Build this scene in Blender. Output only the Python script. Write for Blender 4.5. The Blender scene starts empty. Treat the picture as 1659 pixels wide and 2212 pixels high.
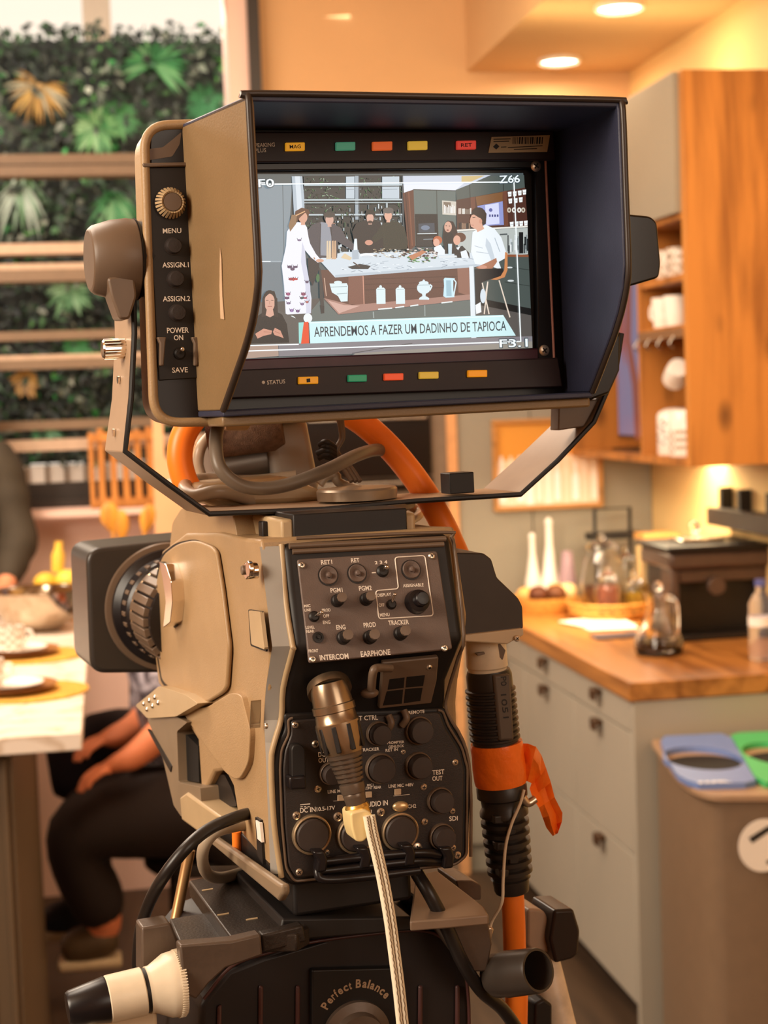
import bpy, bmesh, math, random
from mathutils import Vector, Matrix
V = Vector
R = random.Random(7)
sc = bpy.context.scene
COL = sc.collection

# ------------------------------------------------------------------ camera
CAMH = 1.64
FPX = 3500.0
YAW, PIT, ROL = (math.radians(a) for a in (9.6, 4.0, 2.0))
_z = V((0, 0, 1))
_r0 = V((math.cos(YAW), -math.sin(YAW), 0)); _f0 = V((math.sin(YAW), math.cos(YAW), 0))
FW = (_f0 * math.cos(PIT) - _z * math.sin(PIT)); _u0 = (_z * math.cos(PIT) + _f0 * math.sin(PIT))
UP = (_u0 * math.cos(ROL) + _r0 * math.sin(ROL)); RT = (_r0 * math.cos(ROL) - _u0 * math.sin(ROL))
CP = V((0, 0, CAMH))
cd = bpy.data.cameras.new('camera'); cam = bpy.data.objects.new('camera', cd); COL.objects.link(cam)
cam.matrix_world = Matrix(((RT.x, UP.x, -FW.x, CP.x), (RT.y, UP.y, -FW.y, CP.y), (RT.z, UP.z, -FW.z, CP.z), (0, 0, 0, 1)))
cd.sensor_fit = 'HORIZONTAL'; cd.sensor_width = 36.0; cd.lens = FPX / 1659 * 36.0
cd.clip_start = 0.05; cd.clip_end = 200
cd.dof.use_dof = True; cd.dof.focus_distance = 1.07; cd.dof.aperture_fstop = 14.0
sc.camera = cam
sc.view_settings.view_transform = 'Standard'; sc.view_settings.look = 'None'
sc.view_settings.exposure = 0.0; sc.view_settings.gamma = 1.0
sc.view_settings.use_curve_mapping = False

# ------------------------------------------------------------------ world and lights
w = bpy.data.worlds.new('world'); sc.world = w; w.use_nodes = True
w.node_tree.nodes['Background'].inputs[0].default_value = (1.0, 0.86, 0.70, 1)
w.node_tree.nodes['Background'].inputs[1].default_value = 1.15

def area(name, loc, target, sx, sy, power, color):
    ld = bpy.data.lights.new(name, 'AREA'); ld.shape = 'RECTANGLE'; ld.size = sx; ld.size_y = sy
    ld.energy = power; ld.color = color
    o = bpy.data.objects.new(name, ld); COL.objects.link(o)
    o.location = loc
    o.rotation_euler = (V(target) - V(loc)).to_track_quat('-Z', 'Y').to_euler()
    return o
WARM = (1.0, 0.78, 0.54)
area('studio_key_light', (-2.1, 0.0, 2.5), (0.05, 1.1, 1.3), 1.2, 1.2, 98, (1.0, 0.84, 0.66))
area('studio_top_light', (-0.6, 2.0, 2.85), (0.0, 1.2, 1.3), 1.0, 0.7, 26, (1.0, 0.84, 0.68))
area('studio_fill_light', (1.6, -1.6, 2.3), (0.2, 1.4, 1.4), 1.6, 1.2, 24, (1.0, 0.84, 0.68))
area('table_light', (-0.9, 3.9, 2.8), (-0.4, 4.1, 0.9), 1.2, 1.0, 78, (1.0, 0.82, 0.64))
area('kitchen_light', (0.7, 3.2, 2.8), (1.1, 5.0, 1.2), 1.2, 1.0, 26, WARM)
area('under_cabinet_light', (1.62, 4.75, 1.40), (1.66, 4.75, 0.9), 0.16, 1.0, 13, (1.0, 0.80, 0.50))
area('cabinet_top_light', (1.66, 4.6, 2.52), (1.72, 4.6, 2.9), 0.10, 1.1, 2.2, (1.0, 0.78, 0.42))
area('garden_light', (-0.6, 5.9, 3.2), (-0.5, 7.2, 1.8), 3.0, 0.8, 38, (1.0, 0.93, 0.82))

def ray(x, y): return FW + RT * ((x - 829.5) / FPX) - UP * ((y - 1106) / FPX)
def W(x, y, d): return CP + ray(x, y) * d
def hX(x, y, v): r = ray(x, y); return CP + r * (v / r.x)
def hY(x, y, v): r = ray(x, y); return CP + r * (v / r.y)
def hZ(x, y, v): r = ray(x, y); return CP + r * ((v - CAMH) / r.z)
def proj(p):
    d = V(p) - CP; z = d.dot(FW)
    return (829.5 + FPX * d.dot(RT) / z, 1106 - FPX * d.dot(UP) / z, z)

class Frame:
    def __init__(s, O, u, v):
        s.O = V(O); s.u = V(u).normalized(); s.n = s.u.cross(V(v)).normalized(); s.v = s.n.cross(s.u).normalized()
    def hit(s, x, y, w=0.0):
        r = ray(x, y); t = (s.O + s.n * w - CP).dot(s.n) / r.dot(s.n)
        return CP + r * t
    def loc(s, p):
        d = V(p) - s.O; return (d.dot(s.u), d.dot(s.v), d.dot(s.n))
    def pt(s, u, v, w=0.0): return s.O + s.u * u + s.v * v + s.n * w
    def poly(s, px, w=0.0): return [s.hit(x, y, w) for x, y in px]
    def scale(s, x, y, w=0.0):            # metres per pixel at that spot
        return (s.hit(x, y, w) - CP).dot(FW) / FPX

def rnd(px, r, seg=5):
    """round the corners of a pixel polygon; r a number or list"""
    n = len(px); out = []
    for i in range(n):
        ri = r[i] if isinstance(r, (list, tuple)) else r
        p0 = V((*px[i - 1], 0)); p = V((*px[i], 0)); p1 = V((*px[(i + 1) % n], 0))
        a = (p0 - p); b = (p1 - p); la, lb = a.length, b.length
        if ri <= 0 or la < 1e-6 or lb < 1e-6: out.append(px[i]); continue
        q = min(ri, la * .49, lb * .49); A = p + a / la * q; B = p + b / lb * q
        for k in range(seg + 1):
            t = k / seg; c = A * (1 - t) ** 2 + p * 2 * t * (1 - t) + B * t * t
            out.append((c.x, c.y))
    return out

def catmull(pts, n=8, closed=False):
    pts = [V(p) for p in pts]; out = []; m = len(pts)
    rng = range(m if closed else m - 1)
    for i in rng:
        p0 = pts[(i - 1) % m] if closed or i > 0 else pts[0] * 2 - pts[1]
        p1 = pts[i]; p2 = pts[(i + 1) % m]
        p3 = pts[(i + 2) % m] if closed or i + 2 < m else pts[-1] * 2 - pts[-2]
        for k in range(n):
            t = k / n
            out.append(.5 * ((2 * p1) + (-p0 + p2) * t + (2 * p0 - 5 * p1 + 4 * p2 - p3) * t * t + (-p0 + 3 * p1 - 3 * p2 + p3) * t ** 3))
    if not closed: out.append(pts[-1])
    return out

# ------------------------------------------------------------------ materials
def hexc(h):
    h = h.lstrip('#'); c = [int(h[i:i + 2], 16) / 255 for i in (0, 2, 4)]
    return tuple((x / 12.92 if x <= .04045 else ((x + .055) / 1.055) ** 2.4) for x in c)
MATS = {}
def mat(name, color, rough=.5, metal=0.0, var=0.08, scale=30., bump=0.0, spec=.5, trans=0.0, emit=None, es=0.0, ior=1.45, alpha=1.0, bscale=None):
    if name in MATS: return MATS[name]
    m = bpy.data.materials.new(name); m.use_nodes = True; nt = m.node_tree; N = nt.nodes; L = nt.links
    b = N['Principled BSDF']; c = hexc(color) if isinstance(color, str) else color
    b.inputs['Roughness'].default_value = rough; b.inputs['Metallic'].default_value = metal
    b.inputs['Specular IOR Level'].default_value = spec; b.inputs['IOR'].default_value = ior
    b.inputs['Transmission Weight'].default_value = trans; b.inputs['Alpha'].default_value = alpha
    tc = N.new('ShaderNodeTexCoord'); no = N.new('ShaderNodeTexNoise'); no.inputs['Scale'].default_value = scale
    no.inputs['Detail'].default_value = 5; L.new(tc.outputs['Object'], no.inputs['Vector'])
    mp = N.new('ShaderNodeMapRange'); mp.inputs[1].default_value = .3; mp.inputs[2].default_value = .7
    mp.inputs[3].default_value = 1 - var; mp.inputs[4].default_value = 1 + var
    L.new(no.outputs['Fac'], mp.inputs[0])
    mx = N.new('ShaderNodeVectorMath'); mx.operation = 'SCALE'; mx.inputs[0].default_value = c
    L.new(mp.outputs[0], mx.inputs['Scale']); L.new(mx.outputs[0], b.inputs['Base Color'])
    if bump > 0:
        n2 = N.new('ShaderNodeTexNoise'); n2.inputs['Scale'].default_value = bscale or scale * 6; n2.inputs['Detail'].default_value = 3
        L.new(tc.outputs['Object'], n2.inputs['Vector'])
        bu = N.new('ShaderNodeBump'); bu.inputs['Strength'].default_value = bump; bu.inputs['Distance'].default_value = .002
        L.new(n2.outputs['Fac'], bu.inputs['Height']); L.new(bu.outputs[0], b.inputs['Normal'])
    if emit: b.inputs['Emission Color'].default_value = (*hexc(emit), 1); b.inputs['Emission Strength'].default_value = es
    MATS[name] = m; return m

def wood(name, c1, c2, axis='Z', scale=6., rough=.45, knots=True):
    m = bpy.data.materials.new(name); m.use_nodes = True; nt = m.node_tree; N = nt.nodes; L = nt.links
    b = N['Principled BSDF']; b.inputs['Roughness'].default_value = rough
    tc = N.new('ShaderNodeTexCoord'); mp = N.new('ShaderNodeMapping')
    s = {'Z': (1, 1, .09), 'X': (.09, 1, 1), 'Y': (1, .09, 1)}[axis]
    mp.inputs['Scale'].default_value = s; L.new(tc.outputs['Object'], mp.inputs[0])
    n1 = N.new('ShaderNodeTexNoise'); n1.inputs['Scale'].default_value = scale * 2.2; n1.inputs['Detail'].default_value = 6; n1.inputs['Distortion'].default_value = 1.2
    n2 = N.new('ShaderNodeTexNoise'); n2.inputs['Scale'].default_value = scale * 9; n2.inputs['Detail'].default_value = 4
    L.new(mp.outputs[0], n1.inputs[0]); L.new(mp.outputs[0], n2.inputs[0])
    ad = N.new('ShaderNodeMath'); ad.operation = 'MULTIPLY_ADD'; ad.inputs[1].default_value = .35
    L.new(n2.outputs['Fac'], ad.inputs[0]); L.new(n1.outputs['Fac'], ad.inputs[2])
    cr = N.new('ShaderNodeValToRGB'); e = cr.color_ramp.elements
    e[0].position = .48; e[0].color = (*hexc(c2), 1); e[1].position = .74; e[1].color = (*hexc(c1), 1)
    L.new(ad.outputs[0], cr.inputs[0])
    out = cr.outputs[0]
    if knots:
        vo = N.new('ShaderNodeTexVoronoi'); vo.inputs['Scale'].default_value = 5.
        mp2 = N.new('ShaderNodeMapping'); mp2.inputs['Scale'].default_value = {'Z': (1, 1, .5), 'X': (.5, 1, 1), 'Y': (1, .5, 1)}[axis]
        L.new(tc.outputs['Object'], mp2.inputs[0]); L.new(mp2.outputs[0], vo.inputs[0])
        r2 = N.new('ShaderNodeMapRange'); r2.inputs[1].default_value = .06; r2.inputs[2].default_value = .16
        L.new(vo.outputs['Distance'], r2.inputs[0])
        mx = N.new('ShaderNodeMix'); mx.data_type = 'RGBA'
        L.new(r2.outputs[0], mx.inputs[0]); mx.inputs[6].default_value = (*[x * .35 for x in hexc(c2)], 1); L.new(out, mx.inputs[7]); out = mx.outputs[2]
    L.new(out, b.inputs['Base Color'])
    MATS[name] = m; return m

def checker(name, c1, c2, scale, rough=.3):
    m = bpy.data.materials.new(name); m.use_nodes = True; nt = m.node_tree; N = nt.nodes; L = nt.links
    b = N['Principled BSDF']; b.inputs['Roughness'].default_value = rough
    tc = N.new('ShaderNodeTexCoord'); ck = N.new('ShaderNodeTexChecker'); ck.inputs['Scale'].default_value = scale
    ck.inputs[1].default_value = (*hexc(c1), 1); ck.inputs[2].default_value = (*hexc(c2), 1)
    L.new(tc.outputs['Object'], ck.inputs[0]); L.new(ck.outputs[0], b.inputs['Base Color'])
    MATS[name] = m; return m

def marble(name, c1, c2):
    m = bpy.data.materials.new(name); m.use_nodes = True; nt = m.node_tree; N = nt.nodes; L = nt.links
    b = N['Principled BSDF']; b.inputs['Roughness'].default_value = .25
    tc = N.new('ShaderNodeTexCoord'); n1 = N.new('ShaderNodeTexNoise'); n1.inputs['Scale'].default_value = 3; n1.inputs['Detail'].default_value = 8; n1.inputs['Distortion'].default_value = 2.5
    L.new(tc.outputs['Object'], n1.inputs[0])
    cr = N.new('ShaderNodeValToRGB'); e = cr.color_ramp.elements
    e[0].position = .46; e[0].color = (*hexc(c1), 1); e[1].position = .56; e[1].color = (*hexc(c1), 1)
    q = cr.color_ramp.elements.new(.51); q.color = (*hexc(c2), 1)
    L.new(n1.outputs['Fac'], cr.inputs[0]); L.new(cr.outputs[0], b.inputs['Base Color'])
    MATS[name] = m; return m

def vcol(name, emission=False, rough=.6, es=1.0):
    m = bpy.data.materials.new(name); m.use_nodes = True; nt = m.node_tree; N = nt.nodes; L = nt.links
    at = N.new('ShaderNodeAttribute'); at.attribute_name = 'tint'
    b = N['Principled BSDF']; b.inputs['Roughness'].default_value = rough
    if emission:
        b.inputs['Base Color'].default_value = (0.01, .01, .01, 1); b.inputs['Roughness'].default_value = .25
        L.new(at.outputs['Color'], b.inputs['Emission Color']); b.inputs['Emission Strength'].default_value = es
    else:
        L.new(at.outputs['Color'], b.inputs['Base Color'])
    MATS[name] = m; return m

# ------------------------------------------------------------------ mesh builder
ORG = {}
_TXT = {}
def text_geo(s, fat=0.0):
    k = (s, fat)
    if k in _TXT: return _TXT[k]
    c = bpy.data.curves.new('t', 'FONT'); c.body = s; c.size = 1.0; c.offset = fat; c.resolution_u = 3
    o = bpy.data.objects.new('t', c); COL.objects.link(o)
    bpy.context.view_layer.update()
    me = bpy.data.meshes.new_from_object(o.evaluated_get(bpy.context.evaluated_depsgraph_get()))
    vs = [v.co.copy() for v in me.vertices]; fs = [tuple(p.vertices) for p in me.polygons]
    bpy.data.objects.remove(o); bpy.data.curves.remove(c); bpy.data.meshes.remove(me)
    x0 = min(v.x for v in vs); x1 = max(v.x for v in vs)
    vs = [((v.x - x0) / (x1 - x0), v.y / .7) for v in vs]
    _TXT[k] = (vs, fs); return _TXT[k]

class MB:
    def __init__(s): s.v = []; s.f = []; s.m = []; s.c = []; s.mi = 0; s.tint = None
    def use(s, i): s.mi = i; return s
    def add(s, vs, fs):
        o = len(s.v); s.v += [V(p) for p in vs]
        for f in fs: s.f.append(tuple(i + o for i in f)); s.m.append(s.mi); s.c.append(s.tint)
        return s
    def prism(s, poly, vec, cap=True):
        n = len(poly); vec = V(vec); vs = list(poly) + [p + vec for p in poly]
        fs = [(i, (i + 1) % n, n + (i + 1) % n, n + i) for i in range(n)]
        if cap: fs += [tuple(range(n - 1, -1, -1)), tuple(range(n, 2 * n))]
        return s.add(vs, fs)
    def slab(s, fr, px, w0, w1):
        return s.prism(fr.poly(px, max(w0, w1)), fr.n * -abs(w1 - w0))
    def box(s, x0, x1, y0, y1, z0, z1):
        return s.prism([V((x0, y0, z0)), V((x1, y0, z0)), V((x1, y1, z0)), V((x0, y1, z0))], V((0, 0, z1 - z0)))
    def fbox(s, fr, u0, u1, v0, v1, w0, w1):
        return s.prism([fr.pt(u0, v0, w0), fr.pt(u1, v0, w0), fr.pt(u1, v1, w0), fr.pt(u0, v1, w0)], fr.n * (w1 - w0))
    def obox(s, c, ax, ay, az):
        c, ax, ay, az = V(c), V(ax), V(ay), V(az)
        return s.prism([c - ax - ay - az, c + ax - ay - az, c + ax + ay - az, c - ax + ay - az], az * 2)
    def lathe(s, a, d, prof, seg=28, caps=True, start=0.0, ang=2 * math.pi):
        a = V(a); d = V(d).normalized(); t = V((0, 0, 1)) if abs(d.z) < .9 else V((1, 0, 0))
        e1 = d.cross(t).normalized(); e2 = d.cross(e1); vs = []; fs = []
        n = len(prof)
        for (h, r) in prof:
            for k in range(seg):
                q = start + ang * k / seg; vs.append(a + d * h + (e1 * math.cos(q) + e2 * math.sin(q)) * r)
        for i in range(n - 1):
            for k in range(seg):
                k2 = (k + 1) % seg; fs.append((i * seg + k, i * seg + k2, (i + 1) * seg + k2, (i + 1) * seg + k))
        if caps:
            if prof[0][1] > 1e-6: fs.append(tuple(range(seg - 1, -1, -1)))
            if prof[-1][1] > 1e-6: fs.append(tuple((n - 1) * seg + k for k in range(seg)))
        return s.add(vs, fs)
    def cyl(s, a, b, r0, r1=None, seg=28):
        a, b = V(a), V(b); d = b - a; return s.lathe(a, d, [(0, r0), (d.length, r0 if r1 is None else r1)], seg)
    def tube(s, pts, r, seg=14, n=8, smooth=True, flat=None):
        P = catmull(pts, n) if smooth and len(pts) > 2 else [V(p) for p in pts]
        m = len(P); rr = r if isinstance(r, (list, tuple)) else None
        d = (P[1] - P[0]).normalized(); t = V((0, 0, 1)) if abs(d.z) < .9 else V((1, 0, 0)); e1 = d.cross(t).normalized()
        vs = []; fs = []
        for i, p in enumerate(P):
            d = (P[min(i + 1, m - 1)] - P[max(i - 1, 0)])
            d = d.normalized() if d.length > 1e-9 else V((0, 0, 1))
            e1 = (e1 - d * e1.dot(d)).normalized(); e2 = d.cross(e1)
            if rr: q = i / (m - 1) * (len(rr) - 1); a = int(min(q, len(rr) - 2)); rad = rr[a] + (rr[a + 1] - rr[a]) * (q - a)
            else: rad = r
            for k in range(seg):
                th = 2 * math.pi * k / seg; vs.append(p + (e1 * math.cos(th) + e2 * math.sin(th)) * rad)
        for i in range(m - 1):
            for k in range(seg):
                k2 = (k + 1) % seg; fs.append((i * seg + k, i * seg + k2, (i + 1) * seg + k2, (i + 1) * seg + k))
        fs += [tuple(range(seg - 1, -1, -1)), tuple((m - 1) * seg + k for k in range(seg))]
        return s.add(vs, fs)
    def ball(s, c, rx, ry=None, rz=None, seg=20, rings=12):
        ry = rx if ry is None else ry; rz = rx if rz is None else rz; c = V(c); vs = [c + V((0, 0, rz))]; fs = []
        for i in range(1, rings):
            a = math.pi * i / rings
            for k in range(seg):
                b = 2 * math.pi * k / seg; vs.append(c + V((rx * math.sin(a) * math.cos(b), ry * math.sin(a) * math.sin(b), rz * math.cos(a))))
        vs.append(c - V((0, 0, rz)))
        for k in range(seg): fs.append((0, 1 + k, 1 + (k + 1) % seg))
        for i in range(rings - 2):
            for k in range(seg):
                a = 1 + i * seg; k2 = (k + 1) % seg; fs.append((a + k, a + seg + k, a + seg + k2, a + k2))
        e = len(vs) - 1; a = 1 + (rings - 2) * seg
        for k in range(seg): fs.append((a + k, e, a + (k + 1) % seg))
        return s.add(vs, fs)
    def text(s, fr, string, A, B, hpx, w=0.0006, fat=0.012, thick=0.0):
        """baseline runs from pixel A to pixel B; hpx = cap height in pixels"""
        a = fr.hit(*A, w); b = fr.hit(*B, w); h = hpx * fr.scale(*A, w); ex = b - a
        vs, fs = text_geo(string, fat)
        return s.add([a + ex * x + fr.v * (y * h) for x, y in vs], fs)
    def quad(s, fr, px, w=0.0):
        return s.add(fr.poly(px, w), [tuple(range(len(px)))])
    def build(s, name, mats, parent=None, bevel=0.0, smooth=40, seg=2, label=None, cat=None, group=None, kind=None, fix=True, base=False):
        me = bpy.data.meshes.new(name)
        mn = V([min(p[i] for p in s.v) for i in range(3)]); mxx = V([max(p[i] for p in s.v) for i in range(3)])
        o0 = (mn + mxx) / 2
        if parent is None: o0.z = mn.z
        me.from_pydata([tuple(p - o0) for p in s.v], [], s.f)
        if not isinstance(mats, (list, tuple)): mats = [mats]
        for m in mats: me.materials.append(m)
        me.polygons.foreach_set('material_index', s.m)
        if any(c is not None for c in s.c):
            at = me.color_attributes.new('tint', 'FLOAT_COLOR', 'CORNER')
            data = []
            for p, c in zip(me.polygons, s.c):
                data += list((*(c or (0.5, .5, .5)), 1)) * len(p.vertices)
            at.data.foreach_set('color', data)
        if fix:
            bm = bmesh.new(); bm.from_mesh(me); bmesh.ops.recalc_face_normals(bm, faces=bm.faces); bm.to_mesh(me); bm.free()
        o = bpy.data.objects.new(name, me); COL.objects.link(o)
        if smooth:
            me.polygons.foreach_set('use_smooth', [True] * len(me.polygons)); me.set_sharp_from_angle(angle=math.radians(smooth))
        if bevel > 0:
            md = o.modifiers.new('b', 'BEVEL'); md.width = bevel; md.segments = seg; md.limit_method = 'ANGLE'; md.angle_limit = math.radians(35)
            md.harden_normals = False
        ORG[o.name] = o0
        if parent is not None:
            o.parent = parent; o.location = o0 - ORG[parent.name]
        else: o.location = o0
        if label: o['label'] = label
        if cat: o['category'] = cat
        if group: o['group'] = group
        if kind: o['kind'] = kind
        return o

def thing(name, label, cat, loc, group=None):
    o = bpy.data.objects.new(name, None); COL.objects.link(o); o.location = loc; o.empty_display_size = .05
    o['label'] = label; o['category'] = cat
    if group: o['group'] = group
    ORG[o.name] = V(loc); return o
def copy_thing(src, delta, label=None, turn=None):
    def rec(o, par):
        c = o.copy(); COL.objects.link(c)
        if par: c.parent = par
        for ch in list(o.children): rec(ch, c)
        return c
    c = rec(src, None); c.location = src.location + V(delta)
    if turn is not None: c.rotation_euler.z = turn
    if label: c['label'] = label
    return c
def struct(mb, name, m, **k): return mb.build(name, m, kind='structure', smooth=0, **k)

def skin(name, pts, edges, m, parent=None, sub=2, **k):
    """pts: name -> (x,y,z,r) ; edges: pairs; first name is the root"""
    names = list(pts); me = bpy.data.meshes.new('s')
    me.from_pydata([pts[n][:3] for n in names], [(names.index(a), names.index(b)) for a, b in edges], [])
    o = bpy.data.objects.new('s', me); COL.objects.link(o)
    o.modifiers.new('k', 'SKIN')
    if not me.skin_vertices: me.skin_vertices.new() if hasattr(me.skin_vertices, 'new') else None
    for i, n in enumerate(names):
        r = pts[n][3]; sv = me.skin_vertices[0].data[i]
        sv.radius = (r, pts[n][4] if len(pts[n]) > 4 else r); sv.use_root = (i == 0)
    ss = o.modifiers.new('u', 'SUBSURF'); ss.levels = sub; ss.render_levels = sub
    bpy.context.view_layer.update()
    e = bpy.data.meshes.new_from_object(o.evaluated_get(bpy.context.evaluated_depsgraph_get()))
    mb = MB(); mb.add([v.co.copy() for v in e.vertices], [tuple(p.vertices) for p in e.polygons])
    bpy.data.objects.remove(o); bpy.data.meshes.remove(e); bpy.data.meshes.remove(me)
    return mb.build(name, m, parent, smooth=180, **k)
# ================================================================== ROOM
YB, XW, ZC, ZH = 5.5, 1.85, 2.745, 3.15
cream = mat('cream_wall_paint', '#d3a878', .8, var=.03, scale=4)
peach = mat('peach_plaster', '#f3cfc0', .7, var=.03, scale=4)
ceilm = mat('ceiling_paint', '#cfa777', .85, var=.03, scale=3)
darkfloor = wood('floor_boards', '#4a3828', '#2c2016', 'Y', 3., .5, knots=False)
frame_m = mat('window_frame_paint', '#7d6650', .5, var=.05)
frame_d = mat('dark_window_metal', '#2c241f', .45, var=.05)
struct(MB().box(-3.2, 3.0, -2.6, 5.7, -.1, 0), 'floor', darkfloor)
struct(MB().box(-3.2, 1.27, -2.6, 5.7, ZH, ZH + .1), 'ceiling', ceilm)
m = MB().box(1.27, 3.0, -2.6, YB, ZC, ZC + .1); m.box(1.27, 1.35, -2.6, YB, ZC + .1, ZH)
struct(m, 'ceiling_soffit', ceilm)
m = MB().box(-3.2, -3.1, -2.6, 5.7, 0, ZH); struct(m, 'wall_left', cream)
m = MB().box(3.0, 3.1, -2.6, 1.8, 0, ZH); m.box(XW, 3.1, 1.8, 1.9, 0, ZH); m.box(XW, XW + .1, 1.9, YB + .2, 0, ZH)
struct(m, 'wall_right', mat('warm_yellow_wall', '#e3bf82', .7, var=.03, scale=4))
m = MB().box(-3.2, 3.1, -2.7, -2.6, 0, ZH); struct(m, 'wall_rear', cream)
WX = hY(487, 0, YB).x; ZS = hY(200, 1094, YB).z
m = MB().box(WX + .10, XW, YB, YB + .2, 0, ZH); struct(m, 'wall_back', cream)
m = MB().box(-3.2, WX + .10, YB, YB + .2, 0, ZS); struct(m, 'wall_window', peach)
# window frame: jamb, dark metal strip and rails
m = MB().box(WX, WX + .065, YB - .03, YB + .2, ZS, ZH); struct(m, 'trim_1', peach)
m = MB().box(WX + .065, WX + .105, YB - .06, YB + .2, ZS, ZH); struct(m, 'trim_2', frame_d)
def zy(y, Y=YB): return hY(150, y, Y).z
m = MB(); xx = (-3.1, WX)
m.use(0).box(*xx, YB + .05, YB + .12, zy(349), zy(327)); m.use(1).box(*xx, YB + .06, YB + .1, zy(354), zy(349)); m.use(0).box(*xx, YB + .03, YB + .12, zy(376), zy(354))
m.use(2).box(*xx, YB + .03, YB + .12, zy(545), zy(522))
m.use(2).box(*xx, YB + .0, YB + .12, zy(580), zy(568)); m.use(0).box(*xx, YB + .0, YB + .12, zy(606), zy(580))
m.use(0).box(*xx, YB + .05, YB + .12, zy(731), zy(712))
m.use(2).box(*xx, YB + .0, YB + .12, zy(774), zy(765)); m.use(0).box(*xx, YB + .0, YB + .12, zy(795), zy(774))
m.use(0).box(*xx, YB + .05, YB + .12, zy(927), zy(907))
m.use(2).box(*xx, YB + .0, YB + .12, zy(972), zy(948))
m.use(1).box(-3.1, WX, YB + .0, YB + .12, ZS, zy(1078)); m.use(1).box(-3.1, WX, YB + .05, YB + .12, zy(1078), zy(1044))
struct(m, 'window_1', [frame_m, frame_d, mat('pale_window_rail', '#c3a78f', .5)])
glass = mat('clear_glass', '#ffffff', .02, trans=1.0, var=0, ior=1.45)
thin = bpy.data.materials.new('window_glass'); thin.use_nodes = True
_n = thin.node_tree; _b = _n.nodes['Principled BSDF']; _n.nodes.remove(_b)
_t = _n.nodes.new('ShaderNodeBsdfTransparent'); _g = _n.nodes.new('ShaderNodeBsdfGlossy'); _g.inputs['Roughness'].default_value = .02
_x = _n.nodes.new('ShaderNodeMixShader'); _x.inputs[0].default_value = .0012
_n.links.new(_t.outputs[0], _x.inputs[1]); _n.links.new(_g.outputs[0], _x.inputs[2]); _n.links.new(_x.outputs[0], _n.nodes['Material Output'].inputs[0])
struct(MB().box(-3.1, WX + .06, YB - .15, YB - .031, ZS - .022, ZS), 'trim_3', peach)
struct(MB().box(-3.1, WX, YB + .085, YB + .089, ZS, ZH), 'window_pane', thin)
# window 1 pane is its own structure piece; ceiling spot lights
emat = mat('spot_lens', '#fff6ea', .4, emit='#fff1dc', es=9.0, var=0)
rim = mat('spot_rim', '#f3e6cf', .4)
for i, (px, py, lab) in enumerate([(1208, 128, 'round recessed ceiling light further back in the kitchen soffit'), (1338, 12, 'round recessed ceiling light nearer the camera at top of picture')]):
    c = hZ(px, py, ZC); t = thing('ceiling_light', lab, 'ceiling light', c, 'recessed kitchen ceiling lights')
    MB().lathe(c, (0, 0, -1), [(-.0, .072), (.012, .072), (.014, .066), (.006, .06)], 32, caps=False).build('trim_ring', rim, t)
    MB().lathe(c - V((0, 0, .001)), (0, 0, -1), [(0, .06), (.004, .0601), (.007, .03), (.0075, .0001)], 32).build('lens', emat, t)
    ld = bpy.data.lights.new('spot', 'AREA'); ld.shape = 'DISK'; ld.size = .11; ld.energy = 3.2; ld.color = WARM
    lo = bpy.data.objects.new('ceiling_spot_lamp', ld); COL.objects.link(lo); lo.parent = t; lo.location = (0, 0, -.03)

# ================================================================== GARDEN beyond the window
YG = 7.0
fol = vcol('leaf_tints', rough=.55)
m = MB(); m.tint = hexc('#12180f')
gx0, gx1, gz0, gz1 = -2.6, 1.3, zy(1000, YG), zy(82, YG)
greens = ['#1f3a1c', '#2b4f26', '#16240f', '#3f6b35', '#2a2c20', '#4a4e3e', '#6f7563', '#a9ab98', '#1c1e15', '#24351c', '#12180c', '#2f8a3e', '#57993f']
wts = [5, 4, 6, 2, 5, 4, 2.4, 1.3, 6, 5, 6, 1.2, .8]
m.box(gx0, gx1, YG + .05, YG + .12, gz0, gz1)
def leaf(m, c, L, wd, ang, tilt, tint):
    d = V((math.cos(ang), -.35 * math.sin(tilt), math.sin(ang))).normalized(); s = d.cross(V((math.sin(tilt) * .5, -1, .3))).normalized()
    m.tint = tint; c = V(c)
    m.add([c, c + d * L * .5 + s * wd, c + d * L + V((0, -.01, -.01)), c + d * L * .5 - s * wd], [(0, 1, 2, 3)])
for i in range(15000):
    x = R.uniform(-1.5, 1.0); z = R.uniform(gz0, gz1 + .03); y = YG - R.uniform(-.04, .16)
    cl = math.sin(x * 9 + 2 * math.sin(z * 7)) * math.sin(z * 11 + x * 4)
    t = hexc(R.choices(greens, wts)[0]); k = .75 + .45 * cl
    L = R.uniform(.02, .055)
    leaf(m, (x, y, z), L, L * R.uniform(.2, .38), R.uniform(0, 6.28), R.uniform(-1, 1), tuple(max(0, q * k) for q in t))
m.build('ivy_hedge_wall', fol, label='dense green ivy wall growing outside the slatted window', cat='hedge', kind='stuff', smooth=0, fix=False)
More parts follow.
